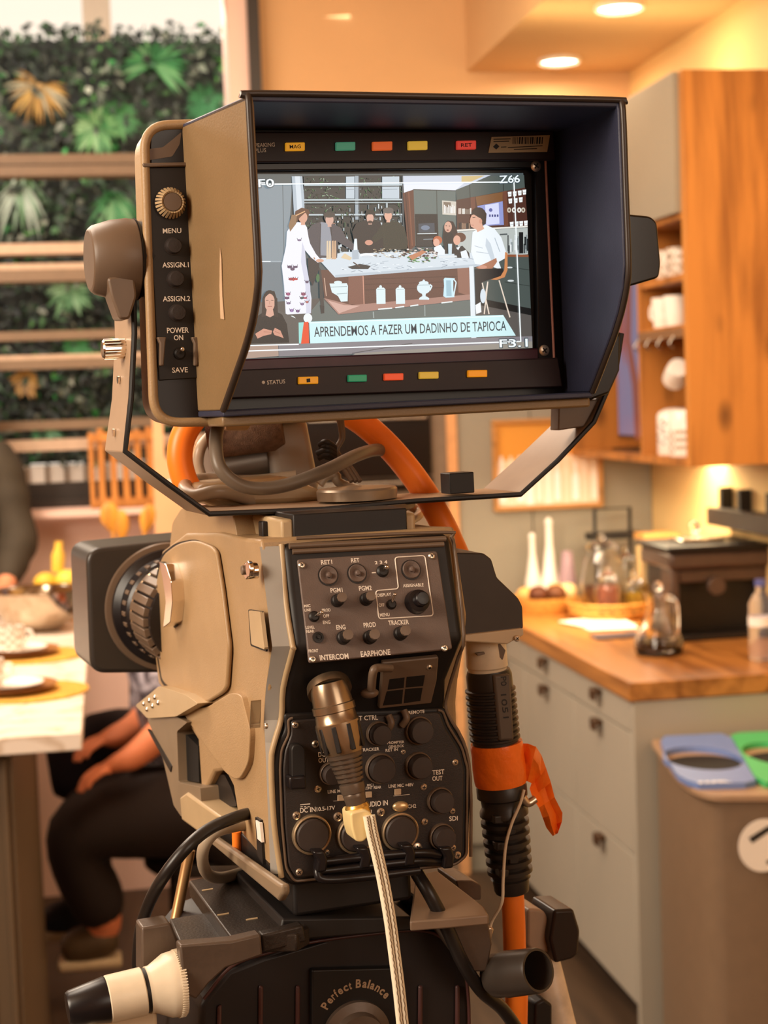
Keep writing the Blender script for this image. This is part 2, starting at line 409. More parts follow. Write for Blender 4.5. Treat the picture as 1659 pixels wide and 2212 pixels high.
def frond(name, px, py, n, L, cols, label, cat, Y=YG - .13, a0=0, a1=6.28, wd=.007, droop=.3):
    c = hY(px, py, Y); m = MB(); cols = [('#%02x%02x%02x' % tuple(int((int(h[i:i+2], 16) * .8 + sum(int(h[j:j+2], 16) for j in (1, 3, 5)) / 3 * .2) * .85) for i in (1, 3, 5))) for h in cols]
    for i in range(n):
        a = a0 + (a1 - a0) * (i + R.random() * .6) / n; l = L * R.uniform(.7, 1.05); t = hexc(R.choice(cols)); m.tint = t
        d = V((math.cos(a), -.25, math.sin(a))); pts = [c + d * l * q + V((0, -.02 * q, -droop * l * q * q)) for q in (.12, .4, .7, 1)]
        s = V((-math.sin(a), 0, math.cos(a))); vs = []
        for q, p in zip((.5, 1, .8, .05), pts): vs += [p + s * wd * q, p + V((0, .004, 0)), p - s * wd * q]
        m.add(vs, [(3 * k + j, 3 * k + j + 1, 3 * k + j + 4, 3 * k + j + 3) for k in range(3) for j in (0, 1)])
    m.tint = hexc(cols[0]); m.tube([c, c + V((0, .16, 0))], .012, smooth=False, seg=8)
    return m.build(name, fol, smooth=0, fix=False, label=label, cat=cat)
frond('fan_palm', 85, 185, 26, .15, ['#c98f35', '#dca549', '#a9762c', '#bfae86'], 'yellow spiky fan palm growing at the left of the ivy wall', 'plant', a0=2.2, a1=6.6)
frond('fern', 330, 140, 24, .16, ['#2f8a3e', '#4fa552', '#1f6a30', '#78b56c'], 'bright green fern in the upper middle of the ivy wall', 'plant', a0=-.9, a1=3.6, wd=.009)
frond('fern', 205, 275, 22, .12, ['#6fae5a', '#4c9146', '#93c27a'], 'pale green fern low on the ivy wall above the thick window rail', 'plant', wd=.012)
frond('fern', 255, 250, 18, .10, ['#3a8a3c', '#58a04c'], 'mid green fern beside the pale green fern above the thick rail', 'plant', wd=.012)
frond('fern', 440, 215, 20, .10, ['#2c8a44', '#3f9a50', '#1f6a30'], 'deep green fern at the right end of the ivy wall by the jamb', 'plant', wd=.010)
frond('fern', 45, 400, 18, .13, ['#8fae88', '#6b9a62', '#b7c4ac'], 'drooping grey green fern at far left below the thick rail', 'plant', droop=1.1, wd=.010)
frond('fern', 245, 430, 20, .12, ['#2f8a3e', '#3c9a48', '#78b56c'], 'drooping green fern beside the monitor, below the thick rail', 'plant', droop=.9, wd=.010)
frond('fern', 150, 625, 20, .11, ['#6fa765', '#8dbb80', '#4c8a46'], 'light green fern between the second and third window rails', 'plant', wd=.011)
frond('fern', 165, 745, 16, .08, ['#2a8a3a', '#3f9a4a'], 'small green fern seen just left of the silver screw', 'plant', wd=.011)
frond('flowering_plant', 55, 818, 18, .07, ['#b97a22', '#c98f35', '#8f5f22'], 'orange flowering plant below the fourth window rail', 'plant', wd=.014)
frond('fern', 95, 930, 16, .08, ['#2f8a4e', '#3f9a50', '#7fc08a'], 'green fern above the lowest pale rail, beside the dark jacket', 'plant', wd=.010)
# planter ledge under the hedge and pale pillar above it
m = MB().box(-1.6, 1.2, YG - .1, YG + .04, zy(1042, YG), zy(1003, YG))
t = thing('planter', 'white planter wall with dark posts under the ivy hedge', 'planter', (-.2, YG, zy(1042, YG)))
m.build('ledge', mat('white_render', '#fdf1e4', .6, var=.02), t)
for k in range(8):
    x = hY(60 + k * 42, 1020, YG - .12).x; MB().box(x - .008, x + .008, YG - .14, YG - .1, zy(1042, YG), zy(1003, YG)).build('post', frame_m, t)
MB().box(hY(178, 30, 7.9).x, hY(238, 30, 7.9).x, 7.8, 8.2, 0, 6).build('pillar', mat('pale_pillar', '#d9c0a8', .8, var=.03), label='pale pinkish pillar rising above the ivy wall outside', cat='pillar', kind='structure')
MB().box(-8, 8, 5.8, 12, -.12, -.02).build('ground', mat('outside_paving', '#8a7f70', .9), kind='structure')

# ================================================================== KITCHEN right
grey = mat('grey_green_lacquer', '#a8a091', .45, var=.03, scale=3)
greyd = mat('grey_lacquer_dark', '#968f80', .45, var=.03, scale=3)
butcher = wood('butcher_block', '#b87a3c', '#7d4a1e', 'Y', 5., .3, knots=False)
oak = wood('rustic_oak', '#c9853c', '#7a4518', 'Z', 3.4, .5)
oakin = wood('oak_inside', '#bd7a36', '#87521f', 'Z', 4., .5)
XC, YC = 1.24, 3.80
t = thing('kitchen_worktop', 'long butcher-block worktop on the grey kitchen drawers', 'worktop', (1.5, 4.6, .87))
m = MB(); m.use(0).box(XC, XW, YC, YB - .15, .872, .92); m.build('slab', butcher, t, bevel=.003)
# base cabinets: three units facing -X, end panel facing the camera
handle_m = mat('dark_brass', '#5c4330', .35, metal=.6)
units = [(YC + .03, 4.34), (4.34, 4.88), (4.88, YB - .15)]
labs = ['grey drawer cabinet nearest the camera, at the free end of the worktop', 'grey drawer cabinet in the middle of the kitchen run', 'grey drawer cabinet furthest away, by the back wall']
for (y0, y1), lab in zip(units, labs):
    t = thing('drawer_cabinet', lab, 'cabinet', (1.5, (y0 + y1) / 2, 0), 'base cabinets under the worktop')
    m = MB().box(XC + .035, XW, y0, y1, .09, .87); m.build('body', grey, t)
    MB().box(XC + .08, XW, y0, y1, 0, .09).build('toe_kick', mat('toe_kick_black', '#2a2019', .6), t)
    for z0, z1 in ((.79, .866), (.48, .785), (.095, .475)):
        d = MB().box(XC + .012, XC + .034, y0 + .002, y1 - .002, z0, z1).build('drawer', grey, t, bevel=.0015)
        yc = (y0 + y1) / 2
        h = MB().box(XC - .008, XC + .011, yc - .022, yc + .022, z1 - .022, z1 - .008); h.box(XC - .012, XC - .006, yc - .022, yc + .022, z1 - .038, z1 - .008)
        h.build('handle', handle_m, d, bevel=.002)
MB().box(XC + .012, XW, YC + .005, YC + .028, 0, .87).build('end_panel', grey, label='plain grey panel closing the near end of the kitchen cabinets', cat='panel', bevel=.001)
# tall grey unit and oven tower on the back wall
YT = YB - .12
x0 = hY(985, 1000, YT).x
t = thing('tall_cabinet', 'tall flat grey cabinet behind the worktop where the bottle picture hangs', 'cabinet', (1.5, YT, 0))
m = MB().box(x0, XW - .001, YT, YB - .003, 0, 2.3); m.build('body', greyd, t)
for a, b in ((x0 + .003, 1.42), (1.424, XW - .003)): MB().box(a, b, YT - .018, YT, .1, 2.29).build('door', greyd, t, bevel=.001)
xo0, xo1 = hY(560, 1000, YT).x, hY(963, 1000, YT).x
t = thing('oven_tower', 'oak-sided oven tower with dark built-in ovens behind the camera', 'oven', ((xo0 + xo1) / 2, YT, 0))
MB().box(xo0, xo1, YT - .02, YB - .003, 0, 2.3).build('housing', mat('taupe_lacquer', '#7d6a58', .5), t)
MB().box(xo1, x0 - .001, YT - .03, YB - .003, 0, 2.3).build('side_panel', mat('pale_oak_edge', '#d9a06c', .5, var=.1), t)
blk = mat('oven_black_glass', '#17110f', .12, var=.02)
for a, b in ((895, 1030), (1034, 1062)):
    o = MB().box(hY(640, 900, YT - .03).x, hY(930, 900, YT - .03).x, YT - .035, YT - .021, hY(800, b, YT).z, hY(800, a, YT).z).build('oven_door', blk, t, bevel=.003)
    z = hY(800, a + 10, YT).z; MB().tube([(hY(660, 900, YT).x, YT - .05, z), (hY(915, 900, YT).x, YT - .05, z)], .006).build('handle', mat('steel', '#b9b0a6', .25, metal=1), o)
# picture of bottles
p0, p1 = hY(1060, 908, YT - .02), hY(1300, 1092, YT - .02); pz0, pz1 = hY(1180, 1098, YT).z, hY(1180, 903, YT).z
t = thing('framed_picture', 'wooden framed picture of white bottles on the grey cabinet', 'picture', ((p0.x + p1.x) / 2, YT - .03, pz0))
y = YT - .042
fm = wood('picture_frame_wood', '#c98f4e', '#9a6a34', 'X', 8, .5, knots=False)
for bx in ((p0.x, p1.x, pz1 - .014, pz1), (p0.x, p1.x, pz0, pz0 + .014), (p0.x, p0.x + .014, pz0 + .014, pz1 - .014), (p1.x - .014, p1.x, pz0 + .014, pz1 - .014)):
    MB().box(bx[0], bx[1], y, YT - .019, bx[2], bx[3]).build('frame_bar', fm, t, bevel=.001)
m = MB(); m.tint = hexc('#e09a3c'); A0, A1, B0, B1 = p0.x + .014, p1.x - .014, pz0 + .014, pz1 - .014
m.add([(A0, y + .012, B0), (A1, y + .012, B0), (A1, y + .012, B1), (A0, y + .012, B1)], [(0, 1, 2, 3)])
m.tint = hexc('#f6d9bb'); m.add([(A0, y + .0115, B0), (A1, y + .0115, B0), (A1, y + .0115, B0 + (B1 - B0) * .62), (A0, y + .0115, B0 + (B1 - B0) * .55)], [(0, 1, 2, 3)])
nb = 11
for k in range(nb):
    c = A0 + (A1 - A0) * (k + .5) / nb; wd = (A1 - A0) / nb * R.uniform(.3, .46); h = (B1 - B0) * R.uniform(.42, .62); m.tint = hexc(R.choice(['#fffdf8', '#fff7ec', '#fde7d2', '#ffffff']))
    for zo in ((0, .1) if k % 2 else (.03,)):
        b = B0 + zo * (B1 - B0) + .004; yy = y + .011 - .0003 * k - zo * .001
        prof = [(-1, 0), (1, 0), (1, .6), (.35, .75), (.35, 1), (-.35, 1), (-.35, .75), (-1, .6)]
        m.add([(min(A1, max(A0, c + wd * a)), yy, b + h * q) for a, q in prof], [tuple(range(8))])
m.build('print', vcol('print_inks', rough=.5), t, smooth=0, fix=False)

# wall cabinets: oak end panel, grey doors, open niche with shelves
XU, YU = 1.56, 4.20
zt, zb, zm = 2.49, 1.425, 2.12
zb2 = hX(1400, 1000, XU).z
t = thing('wall_cabinet', 'oak wall shelf unit with grey doors on top, right of the monitor', 'shelf unit', (1.7, 4.8, zb))
MB().box(XU, XW - .001, YU, YU + .03, zb, zt).build('end_panel', oak, t, bevel=.001)
MB().box(XU + .002, XW - .001, YU + .03, YB - .15, zb, zb + .022).build('bottom_board', oakin, t)
MB().box(XU + .002, XW - .001, YU + .03, YB - .15, zt - .02, zt).build('top_board', greyd, t)
MB().box(XU + .002, XW - .001, YU + .03, YB - .15, zm - .02, zm).build('middle_board', oakin, t)
MB().box(XW - .012, XW - .002, YU + .03, YB - .15, zb, zt).build('back_board', oakin, t)
YD = 4.60
MB().box(XU + .002, XW - .013, YD, YD + .022, zb + .022, zm - .02).build('divider', oakin, t)
MB().box(XU + .002, XW - .013, YB - .18, YB - .15, zb + .022, zt - .02).build('divider', oakin, t)
for a, b in ((YU + .032, 4.62), (4.624, 5.0), (5.004, YB - .15)):
    MB().box(XU - .016, XU + .001, a, b, zm - .005, zt).build('door', greyd, t, bevel=.001)
MB().box(XU + .002, XW - .013, YU + .03, YD, hX(1450, 596, XU).z - .018, hX(1450, 596, XU).z).build('shelf', oakin, t)
zs2 = hX(1450, 704, XU).z
MB().box(XU + .002, XW - .013, YU + .03, YD, zs2 - .02, zs2).build('shelf', oakin, t)
m = MB(); m.box(XU - .006, XU + .002, YU + .03, YD, zs2 - .035, zs2 - .008)
rail = m.build('hook_rail', mat('bronze_rail', '#8f6a4a', .4, metal=.3), t, bevel=.001)
for k in range(4):
    y = YU + .09 + k * .1; MB().tube([(XU - .008, y, zs2 - .03), (XU - .02, y, zs2 - .05), (XU - .008, y, zs2 - .062)], .003).build('hook', mat('steel', '#b9b0a6', .25, metal=1), rail)
# mugs
white = mat('white_ceramic', '#f7efe6', .22, var=.01)
hound = checker('houndstooth_glaze', '#f3ebe2', '#b9a48e', 90.)
def mug(name, c, r, h, m_, label, cat, group, ang=0.0, lie=None, plain_top=0):
    c = V(c); up = V((0, 0, 1)) if lie is None else V(lie).normalized()
    t = thing(name, label, cat, c, group)
    MB().lathe(c, up, [(0, r * .8), (.004, r * .86), (h * .5, r * .97), (h, r), (h, r * .92), (h * .5, r * .88), (.008, r * .78), (.008, .0001)], 28).build('cup_body', m_, t)
    s = up.cross(V((math.cos(ang), math.sin(ang), 0))).normalized() if lie else V((math.cos(ang), math.sin(ang), 0))
    MB().tube([c + s * r * .9 + up * h * .8, c + s * r * 1.45 + up * h * .74, c + s * r * 1.5 + up * h * .4, c + s * r * .85 + up * h * .25], r * .12).build('handle', white, t)
    return t
zA = hX(1450, 596, XU).z; zB = zb + .022
mug('mug', (XU + .06, 4.52, zA), .036, .085, hound, 'houndstooth mug on the top open shelf, left one beside the monitor knob', 'mug', 'mugs on the open shelves', 3.6)
mug('mug', (XU + .06, 4.42, zA), .036, .085, hound, 'houndstooth mug on the top open shelf, right one by the oak panel', 'mug', 'mugs on the open shelves', 3.6)
mug('mug', (XU + .05, 4.52, zs2), .038, .088, white, 'plain white mug on the second shelf, the left of two', 'mug', 'mugs on the open shelves', 2.)
mug('mug', (XU + .05, 4.42, zs2), .038, .088, white, 'plain white mug on the second shelf, against the oak panel', 'mug', 'mugs on the open shelves', 2.)
mug('mug', (XU + .03, 4.36, zs2 - .115), .034, .08, white, 'white cup hanging from the rail under the second shelf', 'mug', 'mugs on the open shelves', 1.6, lie=(.15, .8, -.35))
# tall canisters at the bottom of the open shelf
t = thing('canister', 'white canister with grey leaf drawing, at the bottom of the open shelf', 'canister', (XU + .08, 4.53, zB))
MB().lathe((XU + .08, 4.53, zB), (0, 0, 1), [(0, .052), (.004, .055), (.115, .055), (.125, .05), (.135, .03), (.137, .0001)], 28).build('jar_body', white, t)
m = MB()
for k in range(9):
    a = math.pi + .35 + R.uniform(-.35, .35) ; z = zB + .03 + k * .008; c = V((XU + .08, 4.53, z)) + V((math.cos(a), math.sin(a), 0)) * .0555; s = V((-math.sin(a), math.cos(a), 0))
    q = R.choice((-1, 1)); m.add([c, c + s * .01 * q + V((0, 0, .002)), c + s * .016 * q + V((0, 0, .01)), c + s * .004 * q + V((0, 0, .007))], [(0, 1, 2, 3)])
m.build('leaf_drawing', mat('grey_ink', '#7f7c7c', .6), t, smooth=0, fix=False)
t = thing('canister', 'white canister with houndstooth band, beside the oak panel', 'canister', (XU + .07, 4.40, zB))
MB().lathe((XU + .07, 4.40, zB), (0, 0, 1), [(0, .052), (.004, .055), (.12, .055), (.132, .048), (.134, .0001)], 28).build('jar_body', white, t)
MB().lathe((XU + .07, 4.40, zB), (0, 0, 1), [(.01, .0556), (.075, .0556)], 28, caps=False).build('pattern_band', hound, t)
# television in the niche
ya, yb = 4.66, 5.12; tz0, tz1 = hX(1370, 948, 1.66).z, hX(1370, 560, 1.66).z
t = thing('television', 'thin television with blue and red picture in the oak niche', 'television', (1.66, 4.9, zb + .022))
MB().box(1.655, 1.69, ya, yb, tz0, tz1).build('casing', mat('tv_black', '#1d1512', .3), t, bevel=.003)
m = MB(); xs = 1.654
m.tint = hexc('#8f8ab0'); m.add([(xs, ya + .01, tz0 + .012), (xs, yb - .01, tz0 + .012), (xs, yb - .01, tz1 - .01), (xs, ya + .01, tz1 - .01)], [(0, 1, 2, 3)])
H = tz1 - tz0
for cc, pts in (('#a04a44', [(.62, .0), (.52, .0), (.50, .3), (.66, .55), (.60, .97), (.74, .97), (.78, .55), (.66, .3)]), ('#9fb4dd', [(.3, .05), (.42, .3), (.36, .97), (.46, .97), (.5, .4), (.42, .05)]), ('#b05a5c', [(.78, .4), (.95, .6), (.95, .97), (.8, .97)])):
    m.tint = hexc(cc); m.add([(xs - .0005, ya + (yb - ya) * a, tz0 + H * b) for a, b in pts], [tuple(range(len(pts)))])
m.build('screen', vcol('tv_screen', emission=True, es=.55), t, smooth=0, fix=False)
m = MB().box(1.62, 1.74, 4.70, 5.08, zb + .022, zb + .03); m.box(1.665, 1.685, 4.86, 4.92, zb + .03, tz0 + .01); m.build('foot', mat('tv_black', '#1d1512', .3), t, bevel=.001)

# ================================================================== THINGS ON THE WORKTOP
ZT = .92
wick = mat('wicker', '#d79a48', .6, var=.25, scale=60, bump=.4)
bread = mat('bread_crust', '#c07a34', .7, var=.2, scale=40)
c = hZ(1180, 1292, ZT); c.z = ZT
c = V((hY(1175, 1270, 5.14).x, 5.14, ZT))
t = thing('bread_basket', 'low wooden basket at the far end of the worktop', 'basket', c)
MB().lathe(c, (0, 0, 1), [(0, .085), (.01, .09), (.05, .108), (.055, .108), (.05, .102), (.012, .08), (.012, .0001)], 32).build('bowl', wick, t)
for k, (dx, dy, r, cc, lab) in enumerate([(-.07, -.03, .03, '#e0a860', 'golden bread roll at the left of the basket'), (-.035, -.055, .034, '#5a2c12', 'dark brown roll at the front of the basket'), (.025, -.05, .034, '#6a3c1c', 'second dark roll, right of the first in the basket'), (.075, -.02, .034, '#f0c890', 'pale round roll at the right of the basket'), (.05, .03, .032, '#e8b878', 'golden roll behind the dark rolls')]):
    p = c + V((dx, dy, .05 + r * .5)); MB().ball(p, r, r, r * .85).build('bread_roll', mat('roll%d' % k, cc, .6, var=.2, scale=40), label=lab, cat='bread', group='rolls in the basket')
for k, (x, h, r, lab) in enumerate([(1150, .12, .018, 'short white cone-shaped pepper mill behind the basket'), (1187, .165, .022, 'tall white cone-shaped pepper mill behind the basket')]):
    p = hY(x, 1200, 5.26); p.z = ZT
    t = thing('pepper_mill', lab, 'pepper mill', p, 'white mills behind the basket')
    MB().lathe(p, (0, 0, 1), [(0, r * 1.5), (.09, r * 1.45), (.12, r * 1.1), (.12 + h * .55, r * .55), (.12 + h, r * .5)], 20).build('mill_body', white, t)
    MB().ball(p + V((0, 0, .12 + h)), r * .6, r * .6, r * .8).build('cap', white, t)
p = hY(1225, 1200, 5.2); p.z = ZT
MB().lathe(p, (0, 0, 1), [(0, .03), (.1, .03), (.15, .022), (.19, .018), (.195, .0001)], 20).build('bottle', mat('mauve_ceramic', '#a58a94', .4), label='slim mauve bottle behind the basket', cat='bottle')
# wicker tray
c = V((hY(1318, 1300, 4.96).x, 4.96, ZT)); 
t = thing('wicker_tray', 'round wicker tray holding the glass jars', 'tray', c)
MB().lathe(c, (0, 0, 1), [(0, .115), (.006, .125), (.02, .13), (.008, .115), (.008, .0001)], 40).build('tray_base', wick, t)
for z, r in ((.02, .13), (.035, .134), (.05, .138)):
    MB().tube([c + V((math.cos(a) * r, math.sin(a) * r, z)) for a in [k * math.pi / 12 for k in range(25)]], .004, seg=8, n=2).build('rim_cane', wick, t)
m = MB()
for k in range(24):
    a = k * math.pi / 12; b = a + math.pi / 12
    m.tube([c + V((math.cos(a) * .128, math.sin(a) * .128, .01)), c + V((math.cos(b) * .138, math.sin(b) * .138, .05))], .003, seg=6); m.tube([c + V((math.cos(b) * .128, math.sin(b) * .128, .01)), c + V((math.cos(a) * .138, math.sin(a) * .138, .05))], .003, seg=6)
m.build('lattice', wick, t)
def jar(name, c, r, h, fill, fcol, lidm, label, cat='jar', lidh=.03, round_=False):
    c = V(c); t = thing(name, label, cat, c)
    if round_: prof = [(0, r * .6), (h * .15, r * .9), (h * .45, r), (h * .8, r * .8), (h, r * .55), (h, r * .52), (h * .8, r * .76), (h * .45, r * .96), (h * .17, r * .86), (.008, r * .55), (.008, .0001)]
    else: prof = [(0, r * .96), (h * .8, r), (h, r * .85), (h, r * .8), (h * .8, r * .95), (.008, r * .9), (.008, .0001)]
    MB().lathe(c, (0, 0, 1), prof, 28).build('glass_body', glass, t)
    if fill: MB().lathe(c + V((0, 0, .011)), (0, 0, 1), [(0, r * (.5 if round_ else .85)), (h * fill * .6, r * .8), (h * fill, r * .8), (h * fill + .001, .0001)], 24).build('contents', mat(name + fcol, fcol, .6, var=.25, scale=60), t)
    o = MB().lathe(c + V((0, 0, h + .001)), (0, 0, 1), [(0, r * .5), (.001, r * .72), (lidh * .5, r * .66), (lidh, r * .25), (lidh + .001, .0001)], 24).build('lid', lidm, t)
    MB().ball(c + V((0, 0, h + lidh + .011)), .011).build('knob', lidm, o)
    return t
zz = ZT + .009
jar('glass_jar', hY(1300, 1200, 5.04).xy.to_3d() + V((0, 0, zz)), .072, .20, .35, '#6a4028', glass, 'big round glass jar with glass lid on the wicker tray', round_=True)
jar('glass_jar', hY(1312, 1200, 4.90).xy.to_3d() + V((0, 0, zz)), .042, .11, .75, '#9a5a44', glass, 'small ribbed jar with reddish contents at the front of the tray')
jar('glass_jar', hY(1368, 1200, 4.93).xy.to_3d() + V((0, 0, zz)), .036, .09, .6, '#a8801c', glass, 'small jar with olive yellow contents at the right of the tray')
jar('glass_jar', hY(1352, 1200, 5.08).xy.to_3d() + V((0, 0, zz)), .04, .15, .0, '#a8801c', glass, 'empty clear jar between the round jar and the oak-lidded jar')
c = hY(1420, 1200, 4.95); c.z = ZT
t = thing('storage_jar', 'tall square glass jar with flat oak lid', 'jar', c)
m = MB().box(c.x - .055, c.x + .055, c.y - .05, c.y + .05, ZT, ZT + .24); m.box(c.x - .051, c.x + .051, c.y - .046, c.y + .046, ZT + .006, ZT + .239); m.build('glass_body', glass, t)
MB().box(c.x - .045, c.x + .045, c.y - .04, c.y + .04, ZT + .008, ZT + .10).build('contents', mat('pasta', '#d9a24a', .6, var=.3, scale=60), t)
MB().box(c.x - .06, c.x + .06, c.y - .055, c.y + .055, ZT + .241, ZT + .262).build('lid', fm, t, bevel=.003)
# dark metal stand behind the jars
t = thing('bottle_stand', 'black metal stand frame behind the round glass jar', 'stand', hY(1320, 1180, 5.22).xy.to_3d() + V((0, 0, ZT)))
bm_ = mat('stand_black', '#1f1a17', .5); y = 5.22
a, b = hY(1284, 1100, y), hY(1360, 1100, y)
MB().tube([(a.x, y, ZT), (a.x, y, a.z), (b.x, y, a.z), (b.x, y, ZT)], .007, smooth=False).build('frame', bm_, t)
MB().box(hY(1268, 1100, y).x, hY(1380, 1100, y).x, y - .03, y + .03, hY(1300, 1165, y).z, hY(1300, 1150, y).z).build('shelf', bm_, t)
# papers and phone
c = hZ(1300, 1350, ZT); t = thing('paper_stack', 'loose white papers on the worktop before the tray', 'papers', c)
for k, (dx, dy, a) in enumerate([(0, 0, .1), (.012, -.02, -.12), (-.01, .015, .3)]):
    e = V((math.cos(a), math.sin(a), 0)); g = V((-e.y, e.x, 0)); q = c + V((dx, dy, .001 + .002 * k))
    MB().obox(q, e * .075, g * .105, V((0, 0, .0008))).build('sheet', mat('paper', '#fbf3e8', .6, var=.01), t, smooth=0)
c = hZ(1310, 1378, ZT); MB().box(c.x - .04, c.x + .10, c.y - .035, c.y + .035, ZT, ZT + .009).build('mobile_phone', mat('phone_grey', '#5a5560', .3), label='dark grey phone lying in front of the papers', cat='phone', bevel=.003)
# glass carafe
c = hZ(1424, 1412, ZT); c.z = ZT
t = thing('glass_carafe', 'conical glass coffee carafe with black base, near the worktop corner', 'carafe', c)
MB().lathe(c + V((0, 0, .012)), (0, 0, 1), [(0, .062), (.012, .068), (.03, .066), (.10, .034), (.13, .028), (.155, .036), (.155, .034), (.13, .026), (.10, .031), (.03, .062), (.012, .064), (.004, .058), (.004, .0001)], 32).build('glass_body', glass, t)
MB().lathe(c, (0, 0, 1), [(0, .06), (.012, .064), (.012, .0001)], 32).build('base', bm_, t)
MB().lathe(c + V((0, 0, .017)), (0, 0, 1), [(0, .055), (.012, .062), (.02, .061), (.0205, .0001)], 32).build('coffee', mat('coffee_dark', '#2a1a10', .2), t)
MB().tube([c + V((.01, -.034, .16)), c + V((.02, -.085, .15)), c + V((.02, -.09, .07)), c + V((.015, -.066, .05))], .006).build('handle', glass, t)
MB().ball(c + V((0, 0, .185)), .014).build('stopper', glass, t)
# coffee machine
a = hZ(1460, 1388, ZT); X0, Y0 = a.x, a.y
t = thing('coffee_machine', 'black coffee machine with dark metal top at the right edge of the worktop', 'coffee machine', (X0 + .14, Y0 + .14, ZT))
mb_, md_ = mat('machine_black', '#1b1513', .4), mat('machine_metal', '#57443a', .35, metal=.3)
x1 = X0 + .30
MB().box(X0 + .01, x1, Y0 + .10, Y0 + .26, ZT, ZT + .22).build('body', mb_, t, bevel=.004)
MB().box(X0, x1, Y0, Y0 + .26, ZT, ZT + .018).build('drip_tray', mb_, t, bevel=.004)
MB().box(X0 - .012, x1, Y0 + .0, Y0 + .27, ZT + .205, ZT + .255).build('head', md_, t, bevel=.012)
MB().box(X0 - .02, x1, Y0 - .01, Y0 + .28, ZT + .256, ZT + .272).build('top_plate', mb_, t, bevel=.005)
MB().box(X0 - .005, X0 + .018, Y0 + .01, Y0 + .1, ZT + .018, ZT + .205).build('pillar', md_, t, bevel=.004)
MB().box(X0 + .02, x1, Y0 + .02, Y0 + .1, ZT + .165, ZT + .204).build('brew_group', md_, t, bevel=.006)
q = hY(1544, 1265, Y0 + .015); MB().cyl(q, q + V((0, -.02, 0)), .026).build('dial', md_, t, bevel=.002)
q = V((X0 + .05, Y0 + .12, ZT + .2725)); MB().box(q.x, q.x + .13, q.y - .05, q.y + .06, q.z, q.z + .012).build('steel_dish', mat('steel', '#b9b0a6', .25, metal=1), label='shiny steel dish lying on top of the coffee machine', cat='dish', bevel=.004)
q = hY(1506, 1160, Y0 + .2); q = V((q.x, q.y + .02, ZT + .2725))
t = thing('glass_stopper', 'small clear glass ball stopper standing on the coffee machine', 'stopper', q)
MB().lathe(q, (0, 0, 1), [(0, .012), (.01, .008), (.02, .008)], 16).build('stem', glass, t)
MB().ball(q + V((0, 0, .035)), .018).build('ball', glass, t)
# water bottle
c = hZ(1646, 1424, ZT); c.z = ZT
pet = mat('clear_plastic', '#f4f4ff', .12, trans=.92, var=0, ior=1.2)
t = thing('water_bottle', 'clear ribbed plastic water bottle cut by the right edge of the picture', 'bottle', c)
prof = [(0, .03)] + [(.01 + .009 * k, .034 - (.0022 if k % 2 else 0)) for k in range(14)] + [(.145, .034), (.17, .022), (.18, .014), (.195, .013)]
MB().lathe(c, (0, 0, 1), prof, 24).build('bottle_body', pet, t)
MB().lathe(c, (0, 0, 1), [(.09, .0346), (.115, .0346)], 24, caps=False).build('paper_band', white, t)
MB().cyl(c + V((0, 0, .195)), c + V((0, 0, .212)), .0155).build('cap', mat('cap_blue', '#5a5f9a', .4), t)
# black rack on the wall above the worktop
t = thing('wall_rack', 'dark metal rack with upright posts on the pale wall under the oak cabinet', 'rack', (1.78, 4.5, 1.15))
p, q = hX(1540, 1105, 1.80), hX(1700, 1105, 1.80); zl = hX(1600, 1143, 1.80).z
MB().box(1.78, 1.845, q.y, p.y, zl, hX(1600, 1105, 1.80).z).build('tray', mat('rack_brown', '#33261d', .5), t)
for x in (1549, 1588, 1650):
    y = hX(x, 1080, 1.80).y; MB().box(1.81, 1.845, y - .012, y + .012, zl + .02, hX(1549, 1053, 1.80).z).build('post', bm_, t)

# ================================================================== RECYCLING BIN
zb_ = .79; fr = Frame((0, 0, zb_), (1, 0, 0), (0, 1, 0))
steelb = mat('bin_brown_metal', '#7d6650', .45, var=.04)
t = thing('recycling_bin', 'brown metal recycling bin with blue and green lid beside the cabinets', 'recycling bin', (1.5, 3.6, 0))
px = [(1404, 1585), (1659, 1571), (1800, 1563), (1838, 1697), (1659, 1703), (1490, 1703)]
px = rnd(px, [10, 0, 10, 20, 0, 110], 8)
P = [fr.hit(*q) for q in px]; ctr = sum(P, V()) / len(P)
ins = [ctr + (p - ctr) * .95 for p in P]
MB().prism([V((p.x, p.y, 0)) for p in ins], V((0, 0, zb_ - .03))).build('bin_body', steelb, t, bevel=.004)
holes = [(1518, 1637, 82, 26), (1687, 1628, 76, 27)]
def lid_mesh(m_, poly, hole, z0, z1):
    n = 48; hc = sum(hole, V()) / n; vs = []; fs = []
    def cast(d):
        best = None
        for i in range(len(poly)):
            a, b = poly[i], poly[(i + 1) % len(poly)]; e = b - a; den = d.x * e.y - d.y * e.x
            if abs(den) < 1e-9: continue
            tt = ((a.x - hc.x) * e.y - (a.y - hc.y) * e.x) / den; uu = ((a.x - hc.x) * d.y - (a.y - hc.y) * d.x) / den
            if tt > 0 and -1e-6 <= uu <= 1 + 1e-6 and (best is None or tt < best): best = tt
        return hc + d * best
    ang = [2 * math.pi * k / n for k in range(n)]
    O_ = [cast(V((math.cos(a), math.sin(a), 0))) for a in ang]; I_ = [hole[k] for k in range(n)]
    for z in (z1, z0):
        vs += [V((p.x, p.y, z)) for p in O_] + [V((p.x, p.y, z)) for p in I_]
    for k in range(n):
        j = (k + 1) % n; fs += [(k, j, n + j, n + k), (2 * n + k, 2 * n + j, j, k), (n + k, n + j, 3 * n + j, 3 * n + k), (2 * n + k, 3 * n + k, 3 * n + j, 2 * n + j)]
    m_.add(vs, fs)
